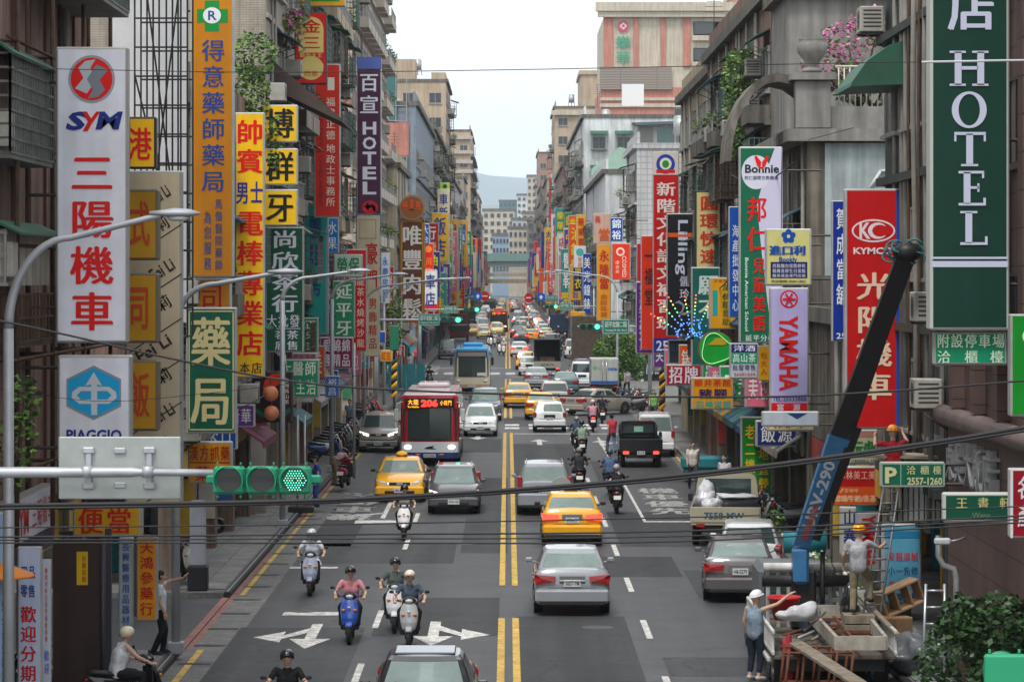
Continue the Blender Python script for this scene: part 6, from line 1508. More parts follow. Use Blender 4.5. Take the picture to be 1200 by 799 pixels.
# box truck, canopy truck, dark trucks
def boxtruck(label, px, py, box_m, W=2.0, L=4.8, H=2.7, z0=.75, cab='d0d4d8', openback=False, name='box_truck', doors=True, yaw=0, logo=None, face='rear'):
    Yn=gy(py); hw,hl=W/2,L/2
    v=thing(name,label,'truck',(X(px,Yn),Yn+hl,.009),R(yaw)+(math.pi if face=='front' else 0),'vehicles in the traffic')
    if openback:
        MB().cbox(-hw,-hw+.06,-hl,hl-1.5,z0,H,.01).cbox(hw-.06,hw,-hl,hl-1.5,z0,H,.01).cbox(-hw+.061,hw-.061,-hl,hl-1.5,H-.06,H-.001,.01).box(-hw+.061,hw-.061,hl-1.56,hl-1.5,z0,H-.07).build('canopy',box_m,v)
        MB().cbox(-hw+.0,hw-.0,-hl-.04,-hl-.002,z0-.1,z0+.42,.01).build('tailgate',cp('a09c94'),v)
        t=MB(); put(t,'6Z-8174',-.5,z0+.05,.5,z0+.25,-hl-.045,.02); t.build('lettering',ink('303840'),v)
        MB().cbox(-.6,.6,-hl+.8,-hl+1.8,z0+.05,z0+.75,.05).build('crate_load',mat('brown_card',(.16,.11,.07),.8,noise=.3),v)
    else:
        MB().cbox(-hw,hw,-hl,hl-1.5,z0,H,.03).build('cargo_box',box_m,v)
        if doors:
            for s in (-1,1): MB().cbox(s*.02 if s>0 else -hw+.06,hw-.06 if s>0 else -.02,-hl-.03,-hl-.001,z0+.08,H-.08,.01).build('rear_door',box_m,v)
            m=MB(); 
            for s in (-1,1): m.tube([(s*.12,-hl-.05,z0+.1),(s*.12,-hl-.05,H-.1)],.018,5); m.cbox(s*(hw-.02)-.03,s*(hw-.02)+.03,-hl-.045,-hl+.01,z0,H,.01)
            m.build('door_bar',chrome,v)
            MB().box(-hw,hw,-hl-.033,-hl-.031,z0+.08,z0+.24).build('blue_stripe',ink('2a5a9a'),v)
            t=MB(); put(t,'安心',-.75,1.7,-.2,1.95,-hl-.034,.02); t.build('lettering',ink('4a9a4a'),v)
            t=MB(); put(t,'宅配通',.2,1.65,.8,1.85,-hl-.034,.04); t.build('lettering',ink('2a5aa8'),v)
    MB().cbox(-hw*.95,hw*.95,hl-1.45,hl,.5,2.05 if H>2.3 else 1.8,.1).build('cab',cp(cab),v)
    MB().cbox(-hw*.82,hw*.82,hl-.02,hl+.012,1.2,1.85,.01).build('windshield',car_glass,v)
    MB().box(-hw*.6,hw*.6,-hl+.05,hl-.2,.45,z0-.003).build('chassis',trim_m,v)
    for s in (-1,1):
        for yy in (-hl+.9,hl-.8): wheel(v,s*(hw-.18),yy,.38)
        MB().cbox(s*hw*.78-.12,s*hw*.78+.12,-hl-.03,-hl+.03,z0-.2,z0-.08,.01).build('tail_light',red_lit if openback else red_lens,v)
        MB().cbox(s*(hw+.1)-.07,s*(hw+.1)+.07,hl-.3,hl-.2,1.4,1.75,.03).build('mirror',trim_m,v)
    return v
boxtruck('white box truck with closed rear doors and small printed marks', 708.5, 464, mat('box_white',(.42,.43,.41),.5,noise=.12,streak=.2), W=1.85, H=2.45)
boxtruck('dark covered truck with an open back and a crate inside', 641.5, 441, mat('dark_canvas',(.045,.05,.05),.8,noise=.3), W=2.1, openback=True, name='covered_truck', H=2.9)
boxtruck('tall dark brown loaded truck parked before the leafy tree', 687, 437, mat('brown_load',(.10,.075,.06),.85,noise=.4,nscale=3), W=2.3, H=4.6, doors=False, name='loaded_truck', cab='2a3a5a')
boxtruck('dark green canvas truck facing the viewer beside the maroon van', 547, 392, mat('canvas_green',(.04,.06,.05),.8,noise=.2), W=2.3, H=3.6, doors=False, name='covered_truck', cab='2a2a4a', face='front')
boxtruck('maroon covered truck parked at the left kerb far down', 538, 400, mat('maroon_canvas',(.12,.04,.05),.8,noise=.2), W=2.3, H=3.3, doors=False, name='covered_truck', cab='6a2a30', face='front')
boxtruck('truck under a dark blue tarpaulin far down on the right', 655, 396, mat('navy_canvas',(.03,.05,.10),.7,noise=.2), W=2.3, H=3.0, doors=False, name='covered_truck', cab='2a3a5a')
# ---------------------------------------------------------------- people (local: facing +y)
skin_m = mat('skin', (.52,.32,.23), .5, noise=.08, nscale=14); hair_m = mat('hair', (.015,.013,.012), .6); eye_m = mat('eye', (.02,.015,.012), .3); lip_m = mat('lips', (.30,.11,.09), .5)
def cloth(h): return mat('cloth_'+h, lin(h), .85, noise=.28, nscale=7, bump=1., bscale=11)
V = Vector
def seg(m, a, b, ra, rb, n=10): 
    a, b = V(a), V(b); pts = [a, a.lerp(b,.5), b]; m.tube(pts, [ra,(ra+rb)/2*1.03,rb], n)
    m.ball(tuple(a), ra, n, 6); m.ball(tuple(b), rb, n, 6)
def hand(m, w_, d, up, side, curl=.6, r=.0095):
    """palm and five fingers; d forward, up = back of the hand, side = direction of the thumb"""
    d, up, side = V(d).normalized(), V(up).normalized(), V(side).normalized(); w_ = V(w_)
    pal = w_ + d*.05
    for t in (-.028,-.01,.01,.028): m.tube([w_+side*t*.6, w_+d*.09+side*t], [.019,.016], 6); 
    m.ball(tuple(pal), .03, 8, 5)
    for k,(t,l) in enumerate(((-.032,.058),(-.011,.07),(.011,.075),(.031,.068))):
        p = w_ + d*.088 + side*t; q = p + (d*math.cos(curl)-up*math.sin(curl))*l*.5; q2 = q + (d*math.cos(curl*2.1)-up*math.sin(curl*2.1))*l*.5
        m.tube([p,q,q2],[r*1.1,r,r*.85],6)
    p = w_ + d*.03 + side*.03; m.tube([p, p+side*.03+d*.025, p+side*.035+d*.055-up*.012],[r*1.25,r*1.1,r*.9],6)
def person_meshes(J, key, vox=.014, sleeve=.5, leg=1., fem=False):
    kk = ('person', key)
    if kk in K: return K[kk]
    m = MB(); sh = MB(); tr = MB(); so_ = {}
    g = lambda n: V(J[n])
    hd = g('head'); nk = g('neck'); ch = g('chest'); pv = g('pelvis')
    fwd = V(J.get('look',(0,1,0))).normalized(); side = fwd.cross(V((0,0,1))).normalized()
    m.ball(tuple(hd), (.078,.092,.118), 14, 10)
    m.ball(tuple(hd+fwd*.028+V((0,0,-.06))), (.056,.058,.062), 10, 7)         # jaw
    m.tube([hd+fwd*.085+V((0,0,.01)), hd+fwd*.112+V((0,0,-.022))],[.010,.017],6)  # nose
    for s in (-1,1): m.ball(tuple(hd+side*s*.080-fwd*.0), (.014,.024,.034), 8, 6)
    seg(m, nk-V((0,0,.04)), hd-V((0,0,.06)), .056, .052)
    seg(m, pv, ch, .10, .115); 
    for s in ('l','r'):
        seg(m, ch+(g('sh_'+s)-ch)*.2, g('sh_'+s), .075, .046)
        seg(m, g('sh_'+s), g('el_'+s), .048, .037); seg(m, g('el_'+s), g('wr_'+s), .037, .026)
        d = (g('wr_'+s)-g('el_'+s)).normalized(); d = V(J.get('hd_'+s, d)).normalized()
        sg = 1 if s=='l' else -1
        up = V(J.get('hu_'+s,(0,0,1))); th = d.cross(up).normalized()*(1 if s=='l' else -1)
        hand(m, g('wr_'+s), d, up, th, J.get('curl',.7), max(.0095, vox*.78))
        seg(m, g('hip_'+s), g('kn_'+s), .078, .054); seg(m, g('kn_'+s), g('an_'+s), .056, .038)
        an = g('an_'+s); to = g('to_'+s); seg(m, an, to, .038, .03)
        # clothes
        seg(tr, g('hip_'+s), g('kn_'+s), .100, .076)
        if leg > 0: seg(tr, g('kn_'+s), g('kn_'+s).lerp(g('an_'+s), leg), .074, .060)
        e = g('sh_'+s).lerp(g('el_'+s), min(1, sleeve)) ; 
        if sleeve > 0: seg(sh, g('sh_'+s), e, .060, .056)
        if sleeve > 1: seg(sh, g('el_'+s), g('el_'+s).lerp(g('wr_'+s), sleeve-1), .056, .044)
        seg(sh, ch+(g('sh_'+s)-ch)*.2, g('sh_'+s), .10, .058 if sleeve>0 else .048)
        dd = (to-an).normalized(); so_.setdefault(s, MB()).tube([an-dd*.07-V((0,0,.035)), an+V((0,0,-.02)), to+V((0,0,-.005)), to+dd*.07-V((0,0,.02))],[.035,.052,.045,.028],10)
    mid = pv.lerp(ch,.5)
    for a,b,ra,rb in ((pv+V((0,0,-.02)),mid,.150,.148),(mid,ch,.148,.165)):
        for o in (-.045,.045): seg(sh, a+side*o, b+side*o, ra*.9, rb*.9)
    seg(sh, ch, nk-V((0,0,.05)), .15, .075)
    for o in (-.05,.05): seg(tr, pv+side*o-V((0,0,.03)), pv+side*o+V((0,0,.05)), .125, .12)
    body = remesh(m, vox, 1, 'body'); body.materials.append(skin_m)
    shirt = remesh(sh, max(.017,vox), 2, 'shirt'); trs = remesh(tr, max(.017,vox), 2, 'trousers'); sho = so_
    f = MB()
    for s in (-1,1): f.ball(tuple(hd+side*s*.031+fwd*.083+V((0,0,.018))), (.017,.012,.011), 6, 5)
    eyes = f.mesh('eyes', eye_m)
    f = MB(); f.ball(tuple(hd+fwd*.083+V((0,0,-.06))), (.022,.012,.007), 8, 5); lips = f.mesh('lips', lip_m)
    f = MB()   # hair: cap over the skull, open at the face
    rings = []
    for j in range(8):
        ph = math.pi*.5*j/7; rr = math.cos(ph); 
        rings.append([tuple(hd + side*(.086*rr*math.cos(a)) + fwd*((.098*rr*math.sin(a)) - (.02 if math.sin(a)>0 else 0)*(1-j/7)) + V((0,0,.02+.112*math.sin(ph) - (.075 if math.sin(a)<.25 and j==0 else 0)))) for a in [2*math.pi*i/16 for i in range(16)]])
    f.ring(rings); hair = f.mesh('hair', hair_m)
    K[kk] = dict(body=body, shirt=shirt, trousers=trs, shoes=sho, eyes=eyes, lips=lips, hair=hair, head=hd, fwd=fwd, side=side, J=J)
    return K[kk]
_rc = {}
def recol(me, m):
    k = (me.name, m.name)
    if k not in _rc:
        c = me.copy(); c.materials.clear(); c.materials.append(m); _rc[k] = c
    return _rc[k]
def helmet_mesh(D, key, visor=True, hard=False):
    def fn():
        hd, fwd, side = D['head'], D['fwd'], D['side']; m = MB(); rings=[]
        for j in range(9):
            ph = math.pi*.5*j/8; rr = math.cos(ph)
            rings.append([tuple(hd + side*(.122*rr*math.cos(a)) + fwd*(.138*rr*math.sin(a)) + V((0,0,(.035 if not hard else .05)+.115*math.sin(ph) - (.07*(1-max(0,math.sin(a))) if j==0 and not hard else 0)))) for a in [2*math.pi*i/20 for i in range(20)]])
        m.ring(rings)
        if hard:
            m.ring([[tuple(hd+side*(x*math.cos(a))+fwd*(y*math.sin(a)+.01)+V((0,0,z))) for a in [2*math.pi*i/20 for i in range(20)]] for x,y,z in ((.12,.135,.045),(.135,.165,.04),(.135,.165,.05),(.12,.135,.06))])
        return m.mesh('helmet', [])
    h = kit(('helm', id(D['body']), hard), fn)
    return h
def person(D, label, loc, rz, shirt, trousers, helmet=None, hard=False, hair=True, shoes='1c1c1e', group=None, visor=False, parent=None, cat='person', vest=False):
    p = thing('person', label, cat, loc, rz, group)
    place(D['body'], 'body', p)
    place(recol(D['shirt'], cloth(shirt)), 'shirt', p); place(recol(D['trousers'], cloth(trousers)), 'trousers', p); [place(kit(('shoe', id(D['body']), k_, shoes), lambda: D['shoes'][k_].mesh('shoe', cloth(shoes))), 'shoe', p) for k_ in ('l','r')]
    place(D['eyes'], 'eyes', p); place(D['lips'], 'lips', p)
    if helmet:
        h = place(recol(helmet_mesh(D,'h',hard=hard), mat('helmet_'+helmet, lin(helmet), .25, coat=.5)), 'helmet', p)
        if visor:
            hd,fwd,side = D['head'],D['fwd'],D['side']; m=MB()
            m.ring([[tuple(hd+side*(.125*math.cos(a))+fwd*(.15*math.sin(a))+V((0,0,z))) for a in [math.pi*(.12+.76*i/10) for i in range(11)]] for z in (-.07,.05)],0,True,cap=False,close=False)
            m.build('visor', mat('visor_tint',(.10,.12,.12),.1,coat=1), p)
    elif hair: place(D['hair'], 'hair', p)
    return p
def sym(**k):
    J = dict(k)
    for n in list(J):
        if n.endswith('_r') and n[:-2]+'_l' not in J: x,y,z = J[n]; J[n[:-2]+'_l'] = (-x,y,z)
    return J
RIDE = sym(pelvis=(0,-.22,.80), chest=(0,-.14,1.10), neck=(0,-.08,1.32), head=(0,-.04,1.47), sh_r=(.185,-.09,1.26), el_r=(.33,.02,1.04), wr_r=(.315,.20,.985), hd_r=(-.1,1,-.1), hu_r=(0,0,1),
           hip_r=(.10,-.20,.79), kn_r=(.20,.20,.74), an_r=(.15,.12,.37), to_r=(.16,.26,.335), curl=1.1)
RIDE['hd_l']=(.1,1,-.1); RIDE['hu_l']=(0,0,1)
D_r = person_meshes(RIDE, 'rider', .0155, .55, 1.)
D_rs = person_meshes(RIDE, 'rider_shorts', .0155, .5, 0.)
STAND = sym(pelvis=(0,0,.93), chest=(0,0,1.24), neck=(0,.01,1.46), head=(0,.03,1.61), sh_r=(.185,0,1.40), el_r=(.24,-.03,1.12), wr_r=(.25,.08,.88), hip_r=(.09,0,.91), kn_r=(.11,.05,.50), an_r=(.11,-.02,.09), to_r=(.13,.13,.05))
STAND['hd_r']=(0,.2,-1); STAND['hu_r']=(1,0,0); STAND['hd_l']=(0,.2,-1); STAND['hu_l']=(-1,0,0)
D_s = person_meshes(STAND, 'stand', .016, .5, 1.)

# ---------------------------------------------------------------- scooters (local: forward +y)
def scooter_meshes():
    if 'scoot' in K: return K['scoot']
    def el(m, c, rx, ry, n=14): return [(c[0]+rx*math.cos(2*math.pi*i/n), c[1]+ry*math.sin(2*math.pi*i/n), c[2]) for i in range(n)]
    m = MB()   # front shield
    m.ring([el(m,(0,y,z),rx,ry) for y,z,rx,ry in ((.55,.36,.09,.03),(.56,.42,.15,.07),(.54,.56,.185,.09),(.48,.74,.205,.08),(.42,.88,.17,.07),(.38,.97,.10,.06))])
    m.ring([el(m,(0,y,z),rx,ry) for y,z,rx,ry in ((.33,.93,.10,.07),(.34,.98,.19,.11),(.34,1.03,.17,.11),(.31,1.07,.08,.06))])
    shield = remesh(m, .016, 2, 'front_shield')
    m = MB()   # rear body
    rings = []
    for y,z,rx,rz_ in ((.02,.55,.05,.12),(-.02,.56,.13,.17),(-.25,.58,.165,.17),(-.5,.62,.165,.15),(-.7,.68,.12,.10),(-.80,.72,.05,.05)):
        rings.append([(rx*math.cos(2*math.pi*i/14), y, z+rz_*math.sin(2*math.pi*i/14)) for i in range(14)])
    m.ring(rings); rear = remesh(m, .016, 2, 'rear_body')
    m = MB(); rings=[]
    for y,z,rx,rz_ in ((.0,.74,.05,.03),(-.05,.75,.12,.045),(-.3,.765,.145,.05),(-.42,.79,.14,.055),(-.65,.82,.115,.045),(-.76,.82,.05,.02)):
        rings.append([(rx*math.cos(2*math.pi*i/14), y, z+rz_*math.sin(2*math.pi*i/14)) for i in range(14)])
    m.ring(rings); seat = m.mesh('seat', mat('seat_vinyl',(.02,.02,.022),.45))
    m = MB(); m.cbox(-.235,.235,.36,.395,.36,.86,.03); m.cbox(-.15,.15,-.05,.45,.28,.34,.02).cbox(-.07,.07,-.1,.12,.3,.52,.03); m.tube([(0,.50,.42),(0,.60,.26)],.05,8)
    for s in (-1,1): m.tube([(s*.06,.52,.44),(s*.07,.66,.22)],.02,6)
    m.cbox(-.10,.10,-.62,-.25,.18,.42,.04); m.tube([(.12,-.3,.24),(.13,-.62,.26),(.14,-.86,.34)],[.03,.055,.045],10)
    m.tube([(-.12,-.4,.3),(-.12,-.62,.24)],.03,6)
    floor = m.mesh('floorboard', trim_m)
    m = MB(); m.ring([[(x, rr*math.cos(2*math.pi*i/22), rr*math.sin(2*math.pi*i/22)) for i in range(22)] for x,rr in ((-.035,.14),(-.055,.17),(-.05,.205),(-.02,.225),(.02,.225),(.05,.205),(.055,.17),(.035,.14))])
    tyre = m.mesh('wheel', rubber)
    m = MB(); m.disc((0,0,0),.145,'x',16,0,.06); m.disc((.045,0,0),.09,'x',16,0,.01); rim = m.mesh('rim', rim_m)
    m = MB(); m.ring([[(x, .66+rr*math.sin(a), .23+rr*math.cos(a)) for x,rr in ((-.07,.235),(-.06,.26),(.06,.26),(.07,.235))] for a in [R(-55+15*k) for k in range(8)]],0,True)
    fend = m.mesh('front_fender', [])
    m = MB(); m.tube([(-.34,.22,.985),(-.2,.28,.99),(0,.31,1.0),(.2,.28,.99),(.34,.22,.985)],.014,6)
    for s in (-1,1): m.tube([(s*.23,.265,.988),(s*.345,.215,.983)],.022,8)
    bar = m.mesh('handlebar', trim_m)
    mir = []
    for s in (-1,1):
        m = MB(); m.tube([(s*.24,.26,1.0),(s*.30,.27,1.12),(s*.36,.25,1.16)],.008,5); m.ball((s*.38,.25,1.175),(.055,.016,.036),10,6); mir.append(m.mesh('mirror', trim_m))
    m = MB(); m.ball((0,.455,1.0),(.085,.04,.045),12,8); hl = m.mesh('headlight', head_lens)
    m = MB(); m.ball((0,.40,1.01),(.15,.075,.075),14,8); m.ball((0,.30,1.05),(.12,.08,.04),10,6); cowl = m.mesh('handlebar_cowl', trim_m)
    tsg = []
    for s in (-1,1): m = MB(); m.ball((s*.125,.565,.72),(.045,.025,.03),8,5); tsg.append(m.mesh('turn_signal', amber))
    m = MB(); m.cbox(-.035,.035,.60,.625,.74,.80,.01); badge_ = m.mesh('badge', chrome)
    m = MB(); m.ball((0,-.80,.70),(.10,.035,.04),12,6); tl = m.mesh('tail_light', red_lens)
    m = MB(); m.cbox(-.12,.12,-.02,.0,-.07,.07,.005); pl = m.mesh('number_plate', plate_m)
    m = MB(); m.tube([(0,-.72,.62),(0,-.88,.45)],.02,5).cbox(-.08,.08,-.9,-.82,.38,.56,.01); mud = m.mesh('rear_mudguard', trim_m)
    m = MB(); m.box(-.09,.09,.575,.6,.50,.56); fp = m.mesh('front_grille', trim_m)
    for me in (shield, rear): pass
    K['scoot'] = dict(shield=shield, rear=rear, seat=seat, floor=floor, tyre=tyre, rim=rim, fend=fend, bar=bar, mir=mir, hl=hl, tl=tl, pl=pl, mud=mud, fp=fp, cowl=cowl, tsg=tsg, badge=badge_)
    return K['scoot']
def scooter(label, loc, rz, ph, ph2=None, lit=False, brake=False, group='motor scooters', lean=0):
    D = scooter_meshes(); P = cp(ph); P2 = cp(ph2 or ph)
    v = thing('motor_scooter', label, 'scooter', loc, rz, group); v.rotation_euler.y = lean
    place(recol(D['shield'],P),'front_shield',v); place(recol(D['rear'],P2),'rear_body',v); place(D['seat'],'seat',v); place(D['floor'],'floorboard',v)
    for y in (.66,-.56): t=place(D['tyre'],'wheel',v,(0,y,.225)); place(D['rim'],'rim',t)
    place(recol(D['fend'],P),'front_fender',v); place(D['bar'],'handlebar',v)
    for m in D['mir']: place(m,'mirror',v)
    for m in D['tsg']: place(m,'turn_signal',v)
    place(D['cowl'],'handlebar_cowl',v); place(D['badge'],'badge',v)
    place(D['hl'] if not lit else recol(D['hl'],head_lit),'headlight',v); place(D['tl'] if not brake else recol(D['tl'],red_lit),'tail_light',v)
    place(D['pl'],'number_plate',v,(0,-.885,.55),(R(-20),0,0)); place(D['mud'],'rear_mudguard',v); place(D['fp'],'front_grille',v)
    return v
CNM = {'d0d2d4':'pale grey','2a2a2e':'charcoal','b02c38':'red','2a4a8a':'blue','8a8e92':'grey','1c1c20':'black'}
def rider(slabel, plabel, px, py, face, ph, shirt, trousers, helmet, ph2=None, D=None, brake=False, lit=False, visor=False, x=None, Y=None, yaw=0, z=.009):
    Yn = Y or gy(py); Yc = Yn + (.65 if face=='front' else .55); rz = (math.pi if face=='front' else 0)+R(yaw)
    xx = X(px, Yn) if x is None else x
    s = scooter(slabel, (xx,Yc,z), rz, ph, ph2, lit, brake)
    p = person(D or D_r, plabel, (xx,Yc,z+.0), rz, shirt, trousers, helmet, visor=visor)
    if 'tiny' in plabel: p['group'] = 'tiny riders far down the street'; s['group'] = 'tiny scooters far down the street'
    return s, p
rider('silver blue scooter ridden by the man in white shorts','rider in white t-shirt and white shorts with a silver helmet',363,699,'front','8a94a8','c8ccd8','c4c4c8','b8bcc0',D=D_rs,visor=True)
rider('bright blue scooter ridden towards the viewer by the rider in pink','rider in a pink t-shirt and black helmet on the blue scooter',409,755,'front','2a4fa8','d08a94','1a1a1e','15161a',ph2='2a4fa8')
rider('silver grey scooter leading the side by side pair','rider with a cream sun helmet and slate blue shirt',479,761,'front','9a9ea0','4a5466','2a2626','d8c8b4')
rider('white scooter half hidden behind the silver grey one','rider in a grey green shirt and black helmet behind the cream helmeted rider',462,742,'front','c8ccd0','56605e','242428','15161a')
rider('white scooter ahead of the dark grey people carrier','rider in a beige shirt and dark trousers ahead of the people carrier',473,633,'front','d8d8da','9c907e','1c1c20','1c1c20',visor=False)
rider('dark scooter cut off by the lower border','young rider in a black t-shirt and open dark helmet at the bottom border',333,0,'front','1c1c1e','16171a','1a1a1c','24262a',Y=51.0)
rider('small dark scooter at the left by the blue topped bus','tiny dark clothed rider left of the blue topped bus',503,456,'front','2a2a2e','202028','202024','1c1c20')
rider('scooter just left of the one with the pale green shirt','rider in a dark blue shirt with a grey helmet',676,531,'rear','2a2c30','34465e','202430','8a8e92')
rider('scooter carrying the rider in a pale green shirt','rider in a pale green shirt with a dark strap',682,537,'rear','2c2c30','8aa294','202226','24282e')
rider('black scooter following the pale green shirt','heavy rider in a charcoal shirt and grey helmet',679,577,'rear','1c1c20','2c2c32','2a2c34','7c7c80',brake=False)
rider('dark scooter nearest behind the black pickup, with a white plate','rider in black with a silver helmet behind the pickup',723,602,'rear','1e1c20','1e1c20','3a2c2c','9a9ca0')
rider('scooter beside the nearest dark one, ridden in blue denim','rider in blue denim next to the rider in black',715,580,'rear','24262c','4a6488','3a5070','2a3c58')
rider('scooter with a bright red tail light beside the crossing','rider in a pink top and white helmet',695,506,'rear','b03030','c894a0','3a3a42','d4c4c8',brake=True)
rider('dark scooter right of the one with the bright tail light','rider in a dark blue top and black helmet beside the rider in pink',706,497,'rear','2a2a30','1c2230','1c1e26','18181c')
rnd = random.Random(31)
for i in range(9):
    Yf = 300+rnd.uniform(-25,45); xf = rnd.uniform(-2.6,-.4)
    rider('tiny white scooter in the swarm ahead of the distant red display bus','tiny rider in the scooter swarm ahead of the distant red display bus',0,0,'front',rnd.choice(('d8d8d8','2a2a30','b0b4b8')),rnd.choice(('d8d8dc','2a3040','8a8a90')),'24242a',rnd.choice(('e0e0e0','1c1c20','c03030')),x=xf,Y=Yf,lit=rnd.random()<.6)
for i in range(5):
    Yf = 330+rnd.uniform(-60,60); xf = rnd.uniform(4.8,6.4)
    rider('tiny scooter driving away far down the right lanes','tiny rider driving away far down the right lanes',0,0,'rear',rnd.choice(('d8d8d8','2a2a30','b04040')),rnd.choice(('d8d8dc','2a3040','8a3038')),'24242a',rnd.choice(('e0e0e0','1c1c20')),x=xf,Y=Yf)
# parked scooters
scooter('red scooter parked at the left kerb beside a stooping person', (X(404,113),113,.13), R(-8), 'b02038', brake=False)
scooter('white scooter parked at the mouth of the left side street', (X(217,77.5),78,.13), R(195), 'c8c8c0')
scooter('white and black scooter parked by the brown steel wall', (X(86,56.5),56.5,.13), R(170), 'c4c6c4','26262a')
scooter('dark scooter parked at the lower left corner', (X(38,55),55,.13), R(160), '2a2a2e')
pal = ['d0d2d4','2a2a2e','b02c38','2a4a8a','8a8e92','1c1c20']
rnd = random.Random(17)
for i in range(9):
    c_=rnd.choice(pal); scooter('%s %s scooter parked in the line by the leafy tree' % (nth('p1',c_),CNM[c_]), (rnd.uniform(7.0,7.4)+.8*(i%2), 176+i*1.1, .13), R(70+rnd.uniform(-15,15)), c_, group='parked scooters by the leafy tree')
for i in range(5):
    c_=rnd.choice(pal); scooter('%s %s scooter parked in the row outside the green rental board' % (nth('p2',c_),CNM[c_]), (8.35, 93+i*.95, .13), R(80+rnd.uniform(-12,12)), c_, group='parked scooters outside the green rental board')
for i in range(7):
    c_=rnd.choice(pal); scooter('%s %s scooter parked under the left arcade' % (nth('p3',c_),CNM[c_]), (-9.4, 84+i*4.3, .13), R(-80+rnd.uniform(-15,15)), c_, group='parked scooters under the left arcade')
for i in range(12):
    c_=rnd.choice(pal); scooter('%s %s scooter of the row parked far along the left pavement' % (nth('p4',c_),CNM[c_]), (-7.6, 128+i*2.2+(16 if i>8 else 0), .13), R(-70+rnd.uniform(-15,15)), c_, group='parked scooters far along the left pavement')

# ---- people on foot
SIT = dict(RIDE); SIT.update(head=(0,-.02,1.45), wr_r=(.33,.32,.95), el_r=(.30,.06,1.08), wr_l=(-.28,.25,.97))
D_w = person_meshes(SIT, 'seated', .0135, 0., .9)
wx, wy = X(150,54.2), 54.2
scooter('dark scooter under the woman in the white vest', (wx,wy,.13), R(-62), '1c1c20')
person(D_w, 'woman in a white sleeveless top and cream helmet sitting on a scooter', (wx,wy,.13), R(-62), 'd0d2da', '1c1c20', 'd8cfb4')
J = dict(STAND); J.update(el_l=(-.20,.26,1.50), wr_l=(-.08,.50,1.56), hd_l=(.1,.6,.8), hu_l=(0,-.8,.6), kn_l=(-.12,.12,.50), an_l=(-.12,.08,.09), to_l=(-.13,.24,.05), an_r=(.10,-.14,.09), to_r=(.12,.0,.05), curl=.3)
D_m = person_meshes(J, 'leaning', .0125, .5, 1.)
person(D_m, 'man in a white polo and black trousers leaning one raised hand on the pole', (X(187,63),63.0,.13), R(-78), 'd2d6de', '17181c', None, shoes='2a3440')
J = dict(STAND); J.update(el_r=(.38,.22,1.50), wr_r=(.52,.42,1.68), hd_r=(.5,.7,.5), hu_r=(-.3,-.4,.8), el_l=(-.26,.0,1.14), wr_l=(-.24,.1,.9), curl=.25, look=(.35,1,.25))
D_p = person_meshes(J, 'pointing', .0125, 0., .72)
person(D_p, 'worker in a grey sleeveless shirt and white hard hat reaching out beside the crane truck', (X(884,60),59.9,.009), R(-42), '7f8fa0', '1f2836', 'dfe2e6', hard=True, shoes='b8b0a4')
J = dict(STAND); J.update(el_r=(.36,.20,1.28), wr_r=(.40,.44,1.34), hd_r=(.2,1,.2), el_l=(-.30,-.02,1.14), wr_l=(-.34,.12,.92), kn_r=(.14,.34,.66), an_r=(.15,.26,.28), to_r=(.16,.38,.25), curl=.9, look=(.2,1,.1))
D_c = person_meshes(J, 'climbing', .0125, .6, 1.)
person(D_c, 'worker in a grey shirt, khaki trousers and yellow hard hat standing on the truck bed', (X(1006,60),60.0,1.30), R(-22), 'a8a8ae', '8a8068', 'e8a018', hard=True, shoes='3a342c')
J = dict(STAND); J.update(el_r=(.34,.16,1.42), wr_r=(.30,.34,1.58), el_l=(-.34,.16,1.36), wr_l=(-.28,.34,1.5), hd_r=(0,.6,.8), hd_l=(0,.6,.8), curl=.9)
D_l = person_meshes(J, 'on_ladder', .014, .6, 1.)
person(D_l, 'worker in red with an orange hard hat high on the ladder by the parking sign', (X(1047,61.5),61.5,3.15), R(10), 'b02430', '6a6455', 'e8901a', hard=True)
J = dict(STAND); J.update(chest=(0,.26,1.10), neck=(0,.44,1.20), head=(0,.56,1.20), sh_r=(.18,.36,1.16), sh_l=(-.18,.36,1.16), el_r=(.2,.5,.92), el_l=(-.2,.5,.92), wr_r=(.15,.66,.80), wr_l=(-.15,.66,.80))
D_b = person_meshes(J, 'stooping', .016, .5, 1.)
person(D_b, 'stooping person in a pink top and beige trousers by the red parked scooter', (X(392,113.5),113.5,.13), R(-60), 'c0a0a4', '8a7c64', None)
J = dict(STAND); J.update(kn_l=(-.1,.25,.52), an_l=(-.1,.30,.12), to_l=(-.1,.44,.10), kn_r=(.1,-.05,.5), an_r=(.1,-.25,.12), to_r=(.1,-.12,.06), el_l=(-.23,-.14,1.14), wr_l=(-.24,-.16,.9), el_r=(.23,.06,1.14), wr_r=(.24,.22,.94))
D_k = person_meshes(J, 'walking', .016, .5, 1.)
person(D_k, 'person in a red and white top walking among the scooters behind the pickup', (X(717,137),137,.009), R(20), 'c03a48', '5a7090', None)
person(D_s, 'person in blue standing at the left kerb beside the traffic signal post', (X(371,103),103,.13), R(100), '2a4a9c', '2a4a9c', None)
person(D_s, 'seated looking woman in a pale top behind the cream pickup', (X(849,104),104,.13), R(150), 'b8b0b8', '2a2a30', None)['label'] = 'woman in a pale top behind the cream pickup'
person(D_k, 'pedestrian in lime green at the right corner by the leafy tree', (X(767,165),166,.009), R(180), '86c060', '3a3a40', None)
